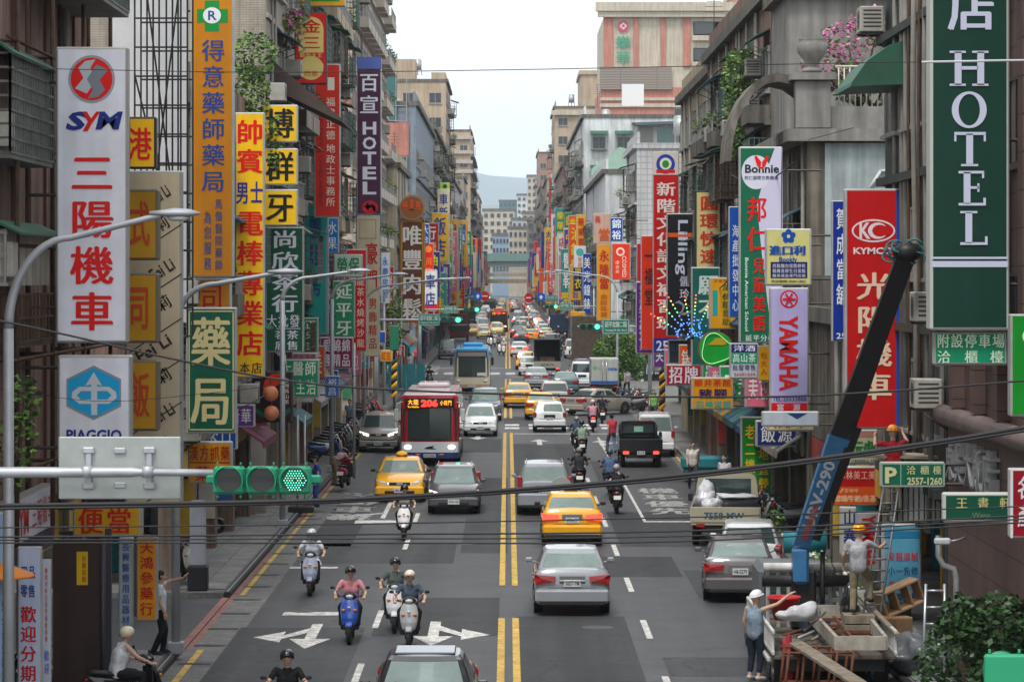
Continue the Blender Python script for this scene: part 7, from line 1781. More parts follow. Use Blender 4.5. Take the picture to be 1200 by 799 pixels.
for i,(px_,Y_,a,sh_,tr_,lb) in enumerate(((480,240,10,'c8c8cc','2a2a30','pedestrian in white near the teal hoarding on the left'),(487,262,190,'b04048','2a3040','pedestrian in red near the left hoarding'),(497,285,0,'3a4a6a','2a2a30','pedestrian in dark blue far down the left pavement'),(410,150,180,'6a7a8a','2a2a30','pedestrian in grey under the left signs'),(812,112,185,'d0c8c0','3a3a44','pedestrian in cream on the right pavement'),(735,200,20,'8a8a90','2a2a34','pedestrian in grey by the leafy tree'))):
    person(D_k, lb, (X(px_,Y_),Y_,.13), R(a), sh_, tr_, None)
# ---------------------------------------------------------------- street furniture
galv = mat('galvanised', (.40,.42,.45), .45, .4, noise=.18, nscale=3)
lampgrey = mat('lamp_pole_grey', (.36,.38,.41), .5, .3, noise=.15)
def street_lamp(label, px, Y, hx, hz, top, base_z=.12, r=.075):
    """pole at photo column px, head at hx, hz (metres)"""
    x0 = X(px, Y); v = thing('street_lamp', label, 'street lamp', (x0,Y,base_z), 0, 'arched street lamps along the left kerb' if x0<0 else 'arched street lamps along the right kerb')
    s = 1 if hx > x0 else -1; L = abs(hx-x0); H = top-base_z; hz -= base_z
    MB().tube([(0,0,0),(0,0,H*.5),(0,0,H)],[r*1.25,r*1.1,r],12).build('pole', lampgrey, v)
    pts=[(0,0,H)]
    for k in range(1,13):
        a = math.pi/2*k/12; pts.append((s*L*.36*(1-math.cos(a)), 0, H+(hz-H)*.80*math.sin(a)))
    pts += [(s*L*(.36+.5*q), 0, H+(hz-H)*(.80+.19*q)) for q in (.35,.7,1.)]; pts.append((s*(L-.3),0,hz))
    MB().tube(pts,[r*(1-.45*k/len(pts)) for k in range(len(pts))],10).build('arm', lampgrey, v)
    m=MB(); m.ring([[(s*(L-.40+t*.62), w_*math.cos(a), hz+.02+.8*h_*math.sin(a)*(1 if math.sin(a)>0 else .75)) for a in [2*math.pi*i/14 for i in range(14)]] for t,w_,h_ in ((-.1,.045,.045),(.2,.08,.07),(.5,.13,.105),(.85,.12,.085),(1.1,.03,.025))]); m.build('lamp_head', lampgrey, v)
    m=MB(); m.ball((s*(L-.04),0,hz-.045),(.16,.09,.05),12,6); m.build('lamp_glass', mat('lamp_glass',(.55,.57,.58),.15,coat=1), v)
    MB().cbox(-r*2.2,r*2.2,-r*2.2,r*2.2,0,.25,.02).build('base', lampgrey, v)
    return v
street_lamp('tall curved street lamp in front of the white motorcycle sign, pole at the left border', 10, 45, X(212,45), Z(252,45), Z(385,45))
street_lamp('street lamp whose arm arches over the green pharmacy sign, man leaning on its pole', 206, 63.3, X(340,63.3), Z(320,63.3), Z(382,63.3))
street_lamp('street lamp with its head in front of the baby shop and menswear signs', 331, 95, X(424,95), Z(318,95), Z(352,95))
street_lamp('street lamp reaching out beside the cream menswear sign', 389, 122, X(470,122), Z(322,122), Z(350,122))
for i,(px_,Y_) in enumerate(((427,152),(450,178),(470,205),(490,245))):
    street_lamp('street lamp number %s of those whose arms overlap at the round topped sign' % ['one','two','three','four'][i], px_, Y_, X(px_,Y_)+4.0, 7.7, 6.4)
for i,Y_ in enumerate((205,260,330)):
    street_lamp('slim street lamp on the right kerb, %s' % ['by the drugstore sign','beyond the pawnshop sign','far down'][i], CX+7.3*F/Y_, Y_, 7.3-4.0, 8.2, 6.8)
# traffic signals
sig_g = mat('signal_green_case', (.015,.22,.12), .45, noise=.15, nscale=6)
sig_lit = mat('signal_lamp_green', (.10,.95,.55), .3, emit=1.3)
lens_off = mat('signal_lens_off', (.03,.035,.035), .25, coat=.4)
def signal(label, x, Y, z, k=1., lit=2, dots=False, arm=None, panel=True, n=3, case=None, hoods=True):
    """horizontal head; x,z its lower left corner; k size of one lamp housing"""
    v = thing('traffic_signal', label, 'traffic light', (x,Y,z), 0, 'traffic signals over the street')
    cm = case or sig_g
    for i in range(n):
        c = ((i+.5)*k, 0, k*.5)
        MB().cbox(i*k+.004,(i+1)*k-.004,0,.28*k,.03,k-.03,.03).build('housing', cm, v)
        m=MB()
        if hoods:
            aa=[R(-25+230*j/14) for j in range(15)]
            m.ring([[(c[0]+rr*k*math.cos(a),y*k,c[2]+rr*k*math.sin(a)) for a in aa] for y,rr in ((0,.40),(-.42,.43),(-.42,.46),(0,.43))]+[[(c[0]+.40*k*math.cos(a),0,c[2]+.40*k*math.sin(a)) for a in aa]],0,True,cap=False,close=False); m.build('hood', cm, v)
        if dots and i==lit:
            MB().disc((c[0],-.01*k,c[2]),.37*k,'y',22).build('lens', lens_off, v)
            m=MB(); step=.082*k; q=int(.37*k/step)+1
            for a in range(-q,q+1):
                for b in range(-q,q+1):
                    px_=a*step+(b%2)*step/2; pz=b*step*.87
                    if px_*px_+pz*pz < (.345*k)**2 and not (abs(pz+.02*k)<.03*k and px_>-.05*k and (a+b)%3==0) and not(px_>.12*k and pz<-.16*k and (a+b)%2): m.disc((c[0]+px_,-.025*k,c[2]+pz),.021*k,'y',6)
            m.build('lamp_dots', sig_lit, v)
        else: MB().disc((c[0],-.012*k,c[2]),.36*k,'y',22).build('lens', sig_lit if i==lit else lens_off, v)
        if k*F/Y > 10:
            m=MB()
            for sx in (.15,.85):
                for sz in (.0,1.0): m.cbox(i*k+sx*k-.03*k,i*k+sx*k+.03*k,-.02*k,.1*k,sz*k-.05*k,sz*k+.05*k,.01)
            m.build('clip', cm, v)
    return v
Ys = 36.; ks = 116/3*Ys/F
sn = signal('large green signal head with its rightmost lamp lit green, nearest over the road', X(249,Ys), Ys, Z(582,Ys), ks, 2, True)
MB().tube([(X(-420,Ys)-X(249,Ys),.3,Z(556,Ys)-Z(582,Ys)),(X(150,Ys)-X(249,Ys),.3,Z(555,Ys)-Z(582,Ys)),(X(160,Ys)-X(249,Ys),.3,Z(555,Ys)-Z(582,Ys)),(.1,.3,Z(556,Ys)-Z(582,Ys))],[.075,.06,.045,.04],12).build('arm', galv, sn)
MB().cbox(-.1,ks*3+.1,.22,.30,ks*.35,ks*.62,.02).build('mount', sig_g, sn)
MB().tube([(X(-420,Ys)-X(249,Ys),.3,-Z(582,Ys)),(X(-420,Ys)-X(249,Ys),.3,Z(540,Ys)-Z(582,Ys))],.13,14).build('post', galv, sn)
sb = thing('road_sign','back of a pale grey road sign clamped to the signal arm','road sign',(X(62,Ys),Ys+.45,Z(588,Ys)))
W_,H_=(207-62)*Ys/F,(588-514)*Ys/F
pan = mat('sign_back', (.33,.36,.35), .45, .3, noise=.15, nscale=3)
MB().cbox(0,W_,0,.03,0,H_,.012).build('panel', pan, sb)
for x in (.36,1.08):
    m=MB(); m.cbox(x-.035,x+.035,-.05,-.001,.12,H_-.12,.01); m.cbox(x-.07,x+.07,-.06,-.002,H_-.2,H_-.12,.015); m.cbox(x-.07,x+.07,-.06,-.002,.12,.2,.015); m.tube([(x,-.16,.27),(x,-.16,.40)],.075,10); m.build('clamp', galv, sb)
for z in (.13,H_-.2): MB().cbox(.66,.8,-.03,-.001,z,z+.07,.012).build('bracket_plate', galv, sb)
# signal bottom right corner seen from above/behind
sr = signal('bright green back of a signal head at the lower right corner', X(1152,40), 40, Z(812,40), .55, -1, False, n=3, case=mat('signal_bright_green',(.03,.34,.17),.4), hoods=True)
sr.rotation_euler=(0,0,math.pi); sr.location.x = X(1152,40)+1.65
MB().cbox(-.06,1.8,-.02,.3,-.5,.02,.05).build('mount', mat('signal_bright_green',(.03,.34,.17)), sr)
green_sign = mat('road_sign_green', (.01,.20,.13), .45)
def mast(label, side, Y, z, sx0, sx1, sgx0, sgx1, txt=True, sigk=None, lit=2):
    """mast arm from the kerb with a signal and a green street name board; columns in photo px"""
    x0 = -7.2 if side<0 else 7.8
    xa = X(sx0,Y); k=(X(sx1,Y)-X(sx0,Y))/3
    v = signal(label+' signal with its green lamp lit', xa, Y, z, k, lit, panel=False)
    m=MB(); m.tube([(x0-xa,.5,-z+.1),(x0-xa,.5,k*.5)],.11,10).tube([(x0-xa,.5,k*.5),((k*3.1 if side<0 else -.1),.5,k*.5)],.06,8); m.build('arm', galv, v)
    W_=(sgx1-sgx0)*Y/F; H_=W_*.55
    b = thing('street_name_sign','green street name board next to the '+label+' signal','road sign',(X(sgx0,Y),Y+.42,z+k*.5-H_/2),0,'green street name boards')
    MB().cbox(0,W_,0,.05,0,H_,.01).build('panel', green_sign, b)
    w2=mat('sign_white',(.6,.66,.63),.5); m=MB(); t_=.03*W_
    for q in ((.02*W_,.98*W_,.02*W_,.02*W_+t_*.6),(.02*W_,.98*W_,H_-.02*W_-t_*.6,H_-.02*W_),(.02*W_,.02*W_+t_*.6,.02*W_,H_-.02*W_),(.98*W_-t_*.6,.98*W_,.02*W_,H_-.02*W_)): m.box(q[0],q[1],-.02,-.012,q[2],q[3])
    put(m,'延平北路二段',W_*.1,H_*.45,W_*.9,H_*.85,-.03,.02); put(m,'Yanping N. Rd. Sec.2',W_*.1,H_*.15,W_*.9,H_*.34,-.03,.015); m.build('lettering', w2, b)
    return v
mast('right kerb mast arm beside the leafy tree', 1, 168, Z(387,168), 679, 704, 706, 738)
mast('left kerb mast arm over the oncoming lane', -1, 168, Z(379,168), 516, 541, 490, 515)
mast('second left mast arm', -1, 252, Z(366,252), 543, 562, 520, 536)
mast('second right mast arm', 1, 252, Z(362,252), 638, 654, 656, 672)
mast('third right mast arm', 1, 330, Z(352,330), 622, 634, 640, 654)
mast('third left mast arm', -1, 430, Z(350,430), 566, 575, 548, 558)
def round_sign(label, px, py, Y, r, h, ink_='2a5ab0', arrow=True):
    v=thing('road_sign',label,'road sign',(X(px,Y),Y,Z(py,Y)),0,'round road signs')
    MB().disc((0,0,0),r,'y',24,0,.04).build('plate', ink(h), v); m=MB()
    if arrow: m.add([(-.5*r,-.04,-.1*r),(0,-.04,.5*r),(.5*r,-.04,-.1*r),(.2*r,-.04,-.1*r),(.2*r,-.04,-.5*r),(-.2*r,-.04,-.5*r),(-.2*r,-.04,-.1*r)],[tuple(range(7))[::-1]])
    else: m.box(-.6*r,.6*r,-.05,-.03,-.12*r,.12*r)
    m.build('symbol', ink('e4e8ec'), v); MB().tube([(0,.06,0),(0,.06,-Z(py,Y)+.12 if abs(X(px,Y))>7 else -1.2)],.04,6).build('post', galv, v)
round_sign('blue round arrow sign over the left lanes', 560, 347, 300, .42, '2458b0'); round_sign('blue round arrow sign over the right lanes', 634, 348, 300, .42, '2458b0')
round_sign('red round no entry sign in the far left traffic', 568, 347, 380, .6, 'c02028', arrow=False); round_sign('red round no entry sign in the far right traffic', 620, 349, 380, .6, 'c02028', arrow=False)
for i,(px_,Y_,z_,side) in enumerate(((462,172,3.3,-1),(776,156,3.2,1))):
    v=thing('striped_post','post with yellow and black slanted stripes at the %s corner' % ('left' if side<0 else 'right'),'post',(X(px_,Y_),Y_,.12)); m=MB()
    for j in range(8): m.ring([[(.16*math.cos(a),.16*math.sin(a),1.0+(j+q)*.26+.14*math.cos(a)) for a in [2*math.pi*i2/12 for i2 in range(12)]] for q in (0,.98)],j%2,True)
    m.tube([(0,0,0),(0,0,1.0)],.07,8,1); m.tube([(0,0,3.0),(0,0,5.5)],.05,8,1); m.build('striped_sleeve',[paint('e8b020'),black_m],v)
    MB().cbox(-.25,.25,-.2,.1,3.6,5.0,.04).build('control_box', mat('green_box',(.02,.16,.09),.5), v)
# utility cabinet post at the left side street
v=thing('utility_post','tall square grey service post with a black foot at the left side street corner','post',(X(231,75.8),76.0,.12))
MB().cbox(-.19,.19,-.15,.15,.62,Z(592,76),.03).build('casing', mat('post_grey',(.30,.32,.36),.6,noise=.2), v); MB().cbox(-.25,.25,-.2,.2,0,.619,.03).build('foot', mat('post_black',(.02,.02,.025),.6), v)
v=thing('sign_post','short grey post on a black block on the left pavement','post',(X(353,101),101,.12))
MB().cbox(-.42,.42,-.3,.3,0,.22,.04).build('foot', black_m, v); MB().tube([(-.12,0,.2),(-.12,0,3.2)],.035,8).tube([(.12,0,.2),(.12,0,3.2)],.035,8).build('pole', galv, v)
v=thing('utility_pole','slim grey pole at the left kerb beside the silver brown off roader','post',(X(415,118),118,.12)); MB().tube([(0,0,0),(0,0,5.2)],.055,8).build('pole', galv, v)
v=thing('utility_pole','dark post along the brown steel wall','post',(X(127,57),57,.12)); MB().cbox(-.06,.06,-.06,.06,0,3.1,.01).build('pole', mat('dark_pipe',(.05,.05,.06)), v)
# hoarding (teal) on the left pavement far on, planter tree right
v=thing('hoarding','teal construction hoarding on the left pavement','hoarding',(X(478,205),205,.12)); 
for i in range(4): MB().cbox(i*.62-1.3,i*.62-.72,0,.06,0,1.9,.01).build('panel', mat('teal_hoarding',(.02,.22,.25),.6,noise=.2), v)
tree = thing('street_tree','dense leafy tree standing at the right kerb beside the box truck','tree',(7.6,209,-.75))
m=MB(); m.tube([(0,0,0),(.05,0,1.2),(-.05,.1,2.2)],[.16,.12,.09],10)
for a,b in (((-.05,.1,2.0),(-1.1,.2,3.6)),((-.05,.1,2.1),(.9,0,3.8)),((0,.1,1.6),(-.8,-.2,2.6)),((0,.1,1.8),(1.2,.2,2.7)),((-.05,.1,2.2),(0,.1,4.2))): m.tube([a,b],[.07,.025],6)
m.build('trunk', mat('bark',(.07,.05,.035),.9,noise=.4,nscale=8), tree)
m=MB(); leafcloud(m,[(-1.0,0,3.6,.8,.9,.9),(-.2,0,4.4,.8,.8,.7),(.6,.1,3.9,.9,.9,.9),(-.7,-.1,2.6,.9,.8,.7),(.9,0,2.8,.9,.9,.8),(0,-.2,3.2,1.0,.9,.9),(-1.4,0,2.9,.5,.6,.6),(1.3,0,2.2,.6,.7,.7),(-.2,-.3,2.0,.8,.7,.6)],8500,.17,random.Random(2)); m.build('crown',[leaf_a,leaf_b,leaf_c],tree)
shrub('small_street_tree','small leafy tree behind the wired shop front on the left','tree',(X(459,180),180,3.2),[(0,0,1.5,.7,.7,1.3),(.1,0,3,.6,.6,1)],900,.2,[leaf_a,leaf_b,leaf_c],2,seed=12)
shrub('far_tree','dark green tree at the left end of the street below the overpass','tree',(-10.6,700,0),[(0,0,9,2.5,2.5,3),(1,0,12,2,2,2)],900,.8,[leaf_a,leaf_b],2,seed=13)
# ---------------------------------------------------------------- overhead wires
wire_m = mat('cable_black', (.016,.016,.018), .6)
def wire(label, pts, r, Y=30.):
    """pts: photo columns/rows at distance Y (or with their own Y); smooth sag through them"""
    P=[V((X(p[0],p[2] if len(p)>2 else Y), p[2] if len(p)>2 else Y, Z(p[1],p[2] if len(p)>2 else Y))) for p in pts]
    out=[]
    for i in range(len(P)-1):
        p0=P[max(i-1,0)];p1=P[i];p2=P[i+1];p3=P[min(i+2,len(P)-1)]
        for k in range(8):
            t=k/8; out.append(.5*((2*p1)+(-p0+p2)*t+(2*p0-5*p1+4*p2-p3)*t*t+(-p0+3*p1-3*p2+p3)*t*t*t))
    out.append(P[-1]); o=MB().tube(out,r,6).build('cable',wire_m); tag(o,label,'cable','overhead cables across the street'); return o
wire('thin brown cable crossing high, level with the round emblem on the tall sign',[(-300,78),(0,80),(300,85),(600,82),(900,76),(1085,73),(1500,70)],.006,40)
wire('pale thick cable clamp line crossing the huge hotel banner',[(1080,73),(1140,72),(1200,71),(1500,69)],.016,39.5).data.materials[0]=mat('pale_cable',(.45,.46,.48),.5)
wire('black cable sagging from the left border below the tall sign to the right side',[(-200,345),(0,376),(200,420),(330,445),(450,456),(640,463),(800,465),(960,463),(1200,446),(1500,415)],.013,34)
wire('thick double cable rising to the right border, upper strand',[(-300,598),(0,592),(300,588),(480,581),(700,566),(900,545),(1100,517),(1200,501),(1500,455)],.020,28)
wire('thick double cable rising to the right border, lower strand',[(-300,602),(0,596),(300,591),(480,584),(700,569.5),(900,548.5),(1100,520.5),(1200,505),(1500,460)],.014,28.4)
wire('thin cable just above the three lowest cables',[(-300,621),(0,618),(400,614),(800,606),(1000,600),(1200,593),(1500,582)],.0075,30)
wire('middle cable of the lowest bundle',[(-300,631),(0,629),(400,626),(800,622),(1200,604),(1500,590)],.010,30.5)
wire('lowest cable of the bundle near the scooter riders',[(-300,640),(0,636),(400,636),(800,634),(1200,612),(1500,600)],.009,31)
wire('second lowest cable of the bundle near the scooter riders',[(-300,634),(0,632.5),(400,631),(700,630),(900,624),(1200,608),(1500,594)],.008,31.5)
wire('thin cable dropping from the left sign to the tea shop sign',[(0,456),(120,470),(250,460),(420,440)],.005,50)
wire('slim cable over the far end of the right row',[(795,205,150),(850,190,110),(1000,150,80)],.01)

# ---------------------------------------------------------------- crane truck and its site
blue_c = mat('crane_blue', (.04,.17,.36), .45, noise=.25, nscale=4, coat=.2)
blk_c = mat('crane_black', (.018,.018,.02), .45)
whitep = mat('truck_white_paint', (.60,.60,.58), .5, noise=.2, nscale=3, streak=.2)
rustw = mat('rusty_red', (.16,.055,.03), .8, noise=.4, nscale=5)
wood = mat('plywood', (.30,.19,.10), .75, noise=.3, nscale=6); wood_d = mat('old_plank', (.26,.22,.17), .85, noise=.35, nscale=5, streak=.3)
Yt = 60.
def Pt(px, py, Y=Yt): return V((X(px,Y), Y, Z(py,Y)))
ct = thing('crane_truck','flatbed crane truck with slatted white sides and a black and blue boom','truck',(6.3,61,.009))
o0 = V((6.3,61,.009))
def T_(p): return tuple(V(p)-o0)
x0,x1 = X(896,60)+.0, X(1035,60)
# bed: floor, sides, head frame
MB().cbox(x0-6.3,x1-6.3,-3.0,3.2,.64,.72,.02).build('bed_floor', mat('bed_dirty',(.10,.085,.07),.85,noise=.5,nscale=4), ct)
MB().box(x0-6.1,x1-6.5,-2.9,5.5,.42,.638).build('chassis', blk_c, ct)
for s,xx in (('l',x0-6.3),('r',x1-6.3)):
    m=MB(); m.cbox(xx-.03,xx+.03,-3,3.2,.73,.80,.01); m.cbox(xx-.03,xx+.03,-3,3.2,1.13,1.20,.01)
    for k in range(26): y=-2.9+k*.24; m.box(xx-.025,xx+.025,y,y+.07,.801,1.129)
    m.build('side_rack', whitep, ct)
    for y in (-2.0,-1.1,4.6): wheel(ct, xx+(.2 if s=='l' else -.2), y, .42)
    MB().cbox(xx-.05,xx+.05,-2.2,-.9,.50,.60,.02).build('mudguard', whitep, ct)
fy = 1.8   # head rack as in the picture: wide white rack with openings
xa, xb = X(900,62.8)-6.3, X(985,62.8)-6.3
m=MB()
for z in (Z(668,62.8),Z(682,62.8)-.02,Z(703,62.8),Z(722,62.8),Z(738,62.8)): m.cbox(xa,xb,fy-.03,fy+.03,z-.05,z+.04,.01)
for k in range(8): x=xa+(xb-xa)*k/7; m.cbox(x-.04,x+.04,fy-.04,fy+.04,Z(760,62.8),Z(665,62.8),.01)
m.build('head_rack', whitep, ct)
MB().tube([(xa-.1,fy-.15,Z(664,62.8)),(xb+.2,fy-.15,Z(664,62.8))],.09,12).build('white_roller', whitep, ct)
MB().tube([(xa-.15,fy-.35,Z(680,62.6)),(xb+.15,fy-.35,Z(680,62.6))],.12,12).build('black_roller', blk_c, ct)
MB().cbox(xa-.05,xb+.1,3.4,5.4,.6,1.80,.12).build('cab', mat('cab_grey',(.12,.13,.14),.5,noise=.2), ct); MB().cbox(xa+.05,xb,3.38,3.41,1.25,1.7,.01).build('cab_window', car_glass, ct)
# crane column and boom
cb = Pt(941,672,62.5)
MB().cbox(*[q for q in (T_(cb)[0]-.25,T_(cb)[0]+.25,T_(cb)[1]-.25,T_(cb)[1]+.25,.73,T_(cb)[2]+.1)],.05).build('crane_column', blk_c, ct)
def beam(a,b,wa,wb,ha,hb,m,name,par,n=1):
    a,b=V(a),V(b); d=(b-a).normalized(); u=d.cross(V((0,1,0))).normalized(); v_=V((0,1,0))
    return MB().ring([[tuple(p+u*su*w_/2+v_*sv*h_/2) for su,sv in ((-1,-1),(1,-1),(1,1),(-1,1))] for p,w_,h_ in ((a,wa,ha),(b,wb,hb))],0,False).build(name,m,par)
A=T_(Pt(938,640,62.3)); B=T_(Pt(985,508,61.2)); Cc=T_(Pt(1063,296,59.6))
beam(A,T_(Pt(983,512,61.2)),.33,.42,.36,.36,blue_c,'boom_base',ct)
beam(T_(Pt(979,528,61.4)),Cc,.44,.35,.34,.28,blk_c,'boom_extension',ct)
A2=T_(Pt(955,632,62.2)); beam(A2,T_(Pt(1003,500,61.1)),.16,.2,.42,.42,blk_c,'boom_ram',ct)
m=MB(); m.M=None; a_=V(A); b_=V(T_(Pt(983,512,61.2))); d=(b_-a_).normalized(); u=d.cross(V((0,1,0))).normalized()
tt=MB(); put(tt,'URV-290',0,0,1.6,.24,0,.03)
mm2=MB(); mm2.v=[tuple(a_+d*(.45+x)+(-u if u.x>0 else u)*(-.10+z)*1.0+V((0,-.24,0))) for x,_,z in tt.v]; mm2.f=tt.f; mm2.mi=tt.mi; mm2.sm=tt.sm; mm2.build('lettering', mat('boom_white',(.5,.55,.6),.5), ct)
beam(tuple(a_+d*.2+V((0,-.235,0))),tuple(a_+d*1.0+V((0,-.235,0))),.12,.12,.01,.01,mat('boom_red',(.4,.06,.06),.5),'red_mark',ct)
# blue rope bundle at the boom tip
m=MB(); rnd=random.Random(3)
for k in range(16):
    c=V(Cc)+V((rnd.uniform(-.32,.25),rnd.uniform(-.1,.1),rnd.uniform(-.16,.16))); m.tube([tuple(c+V((.16*math.cos(a+k),.05*math.sin(a*2),.12*math.sin(a+k)))) for a in [2*math.pi*i/9 for i in range(8)]],.022,5)
m.build('rope_bundle', mat('blue_rope',(.05,.16,.17),.8), ct)
MB().ball(Cc,(.28,.2,.2),10,7).build('boom_head', blk_c, ct)
MB().cbox(A[0]-.16,A[0]+.16,A[1]-.2,A[1]+.3,A[2]-.75,A[2]-.02,.06).build('crane_base', blue_c, ct)
MB().tube([(A[0]+.45,A[1],.73),(A[0]+.45,A[1],A[2]-.1)],.05,8).build('support_leg', blk_c, ct)
# load: rusty framed tray, planks, sacks, tools
tr_=thing('metal_tray','rusty white framed metal tray lying across the truck bed','metal frame',(X(1000,59),59,0))
def quadbar(m,a,b,w_,h_): 
    a,b=V(a),V(b); d=(b-a).normalized(); s_=d.cross(V((0,0,1))).normalized()*w_/2; m.ring([[tuple(p-s_),tuple(p+s_),tuple(p+s_+V((0,0,h_))),tuple(p-s_+V((0,0,h_)))] for p in (a,b)],0,False)
c4=[V((X(946,62),62,1.0)),V((X(1008,62),62,1.0)),V((X(1038,57.5),57.5,.90)),V((X(980,57.5),57.5,.90))]
base=V((X(1000,59),59,0)); c4=[c-base for c in c4]
m=MB()
for a,b in zip(c4,c4[1:]+c4[:1]): quadbar(m,a,b,.07,.26)
m.build('rim', mat('dirty_white_metal',(.38,.35,.30),.7,noise=.4,nscale=4), tr_)
m=MB()
for k in range(5): t=(k+.5)/5; quadbar(m,c4[0].lerp(c4[3],t),c4[1].lerp(c4[2],t),.06,.06)
quadbar(m,c4[0].lerp(c4[1],.5),c4[3].lerp(c4[2],.5),.05,.05); m.build('cross_bar', rustw, tr_)
for i,(a,b,w_,lb) in enumerate((((922,748,59.3),(1006,802,52.5),.30,'long pale plank sloping to the lower edge'),((960,735,61),(1004,731,61.5),.12,'short plank lying over the frame'),((1008,700,62),(1052,745,58),.10,'dark timber leaning by the ladder'))):
    p,q=V((X(a[0],a[2]),a[2],Z(a[1],a[2]))),V((X(b[0],b[2]),b[2],Z(b[1],b[2]))); m=MB(); quadbar(m,V((0,0,0)),q-p,w_,.05); o=m.build('plank',wood_d,None,tuple(p)); tag(o,lb,'plank')
v=thing('rusty_rack','red brown steel rack standing below the long plank','rack',(X(950,57),57,.009))
m=MB()
for x in (-.5,-.2,.1,.4,.7):
    for y in (0,.9): m.tube([(x,y,0),(x+.1,y,.95)],.03,5)
for z in (.25,.9): 
    for y in (0,.9): m.tube([(-.5,y,z),(.8,y,z)],.025,5)
m.build('frame',rustw,v)
sack('crumpled white plastic sack on the side of the truck bed',(X(935,58.8),58.8,1.30),(.85,.5,.32),plastic_w,5,'plastic_sack')
sack('red cloth bundle hanging below the truck side',(X(925,58.3),58.3,.15),(.26,.25,1.0),mat('red_cloth',(.28,.02,.03),.8),6,'cloth_bundle','bundle')
v=thing('bucket','red plastic bucket on the truck bed beside the white rack','bucket',(X(919,61.5),61.5,1.02)); m=MB(); m.ring([[(r*math.cos(a),r*math.sin(a),z) for a in [2*math.pi*i/18 for i in range(18)]] for r,z in ((.2,0),(.32,.42),(.35,.43),(.34,.47),(.30,.44),(.17,.05))],0,True,cap=True); m.build('pail', mat('red_plastic',(.45,.02,.02),.4), v)
sack('black bag tied on the rack by the worker in khaki',(X(994,61.8),61.8,1.05),(.4,.4,.62),plastic_b,7,'bag','bag')
# ladders
def ladder(label,a,b,w_,n,m_,r=.025):
    a,b=V(a),V(b); v=thing('ladder',label,'ladder',tuple(a)); d=b-a; s_=V((w_/2,0,0)); m=MB()
    for s in (-1,1): m.tube([tuple(s_*s),tuple(d+s_*s*.85)],r,6)
    m.build('rail',m_,v)
    for k in range(n): t=(k+.6)/n; MB().tube([tuple(d*t-s_*(1-.15*t)),tuple(d*t+s_*(1-.15*t))],r*.8,5).build('rung',m_,v)
    return v
ladder('long grey ladder leaning up beside the khaki clad worker',(X(1020,60.2),60.2,1.1),(X(1052,62),62,Z(520,62)),.34,16,mat('dull_alu',(.20,.21,.22),.5,.5))
ladder('aluminium step ladder in front of the hedge',(X(1094,58.5),58.5,.13),(X(1096,58.8),58.8,Z(684,58.8)),.42,6,mat('bright_alu',(.5,.52,.55),.35,.6),.03)
v=thing('wooden_cabinet','brown wooden box cabinet standing on the pavement by the blue poster','cabinet',(X(1048,61.3),61.3,.13)); m=MB(); m.cbox(-.26,.30,-.25,.25,0,.98,.01); m.build('carcass',wood,v); MB().box(-.24,.28,-.262,-.252,.03,.95).build('door',mat('plywood_dark',(.22,.13,.07),.7,noise=.3,nscale=6),v); v.rotation_euler=(0,0,R(12))
v=thing('wooden_shelf','open wooden shelf box lying tilted on top of the cabinet','shelf',(X(1058,61.6),61.6,1.22)); m=MB(); m.cbox(-.45,.45,-.2,.2,0,.05,.01); m.cbox(-.45,.45,-.2,.2,.45,.5,.01)
for x in (-.45,-.15,.15,.41): m.cbox(x,x+.04,-.2,.2,.051,.449,.01)
m.build('frame',wood,v); v.rotation_euler=(0,R(-20),R(20))
sack('heap of dark plastic refuse behind the step ladder',(X(1082,60),60,.13),(1.5,1.2,.75),mat('grey_refuse',(.10,.11,.12),.5,coat=.3,noise=.5,nscale=4),8,'refuse_heap','refuse')
sack('crumpled pale refuse bag at the foot of the step ladder',(X(1085,55.5),55.5,.13),(.7,.5,.35),plastic_w,9,'refuse_bag','bag')
# ribbed metal box / awning fronts near the ladder
v=thing('shop_shutter_box','white ribbed metal awning box above the blue poster','awning',(X(1046,62),62,Z(612,62)))
for k in range(9): MB().cbox(k*.11,k*.11+.085,0,.5,0,1.25,.01).build('rib', mat('ribbed_white',(.36,.37,.36),.5,noise=.2), v)
MB().ring([[(-.9,y,1.35),(1.05,y,1.30),(1.05,y,1.36),(-.9,y,1.40)] for y in (-.6,.6)],0,False).build('ledge', mat('ledge_cream',(.33,.29,.22),.8,noise=.3), v)
v=thing('security_camera','white security camera beside the bookshop sign','camera',(X(1106,55),55,Z(634,55))); m=MB(); m.cbox(-.17,.12,-.08,.08,-.06,.06,.03); m.build('housing',paint('c8ccd0'),v); MB().tube([(.1,0,0),(.25,0,.02),(.42,.3,.04)],.02,6).build('arm',galv,v)
v=thing('drain_pipe','bent grey drain pipe under the security camera','pipe',(X(1100,57.5),57.5,Z(690,57.5))); MB().tube([(0,0,1.0),(0,0,.62),(.08,0,.45),(.28,0,.38),(.33,0,.2),(.33,0,-1.2)],.06,10).build('tube',galv,v)
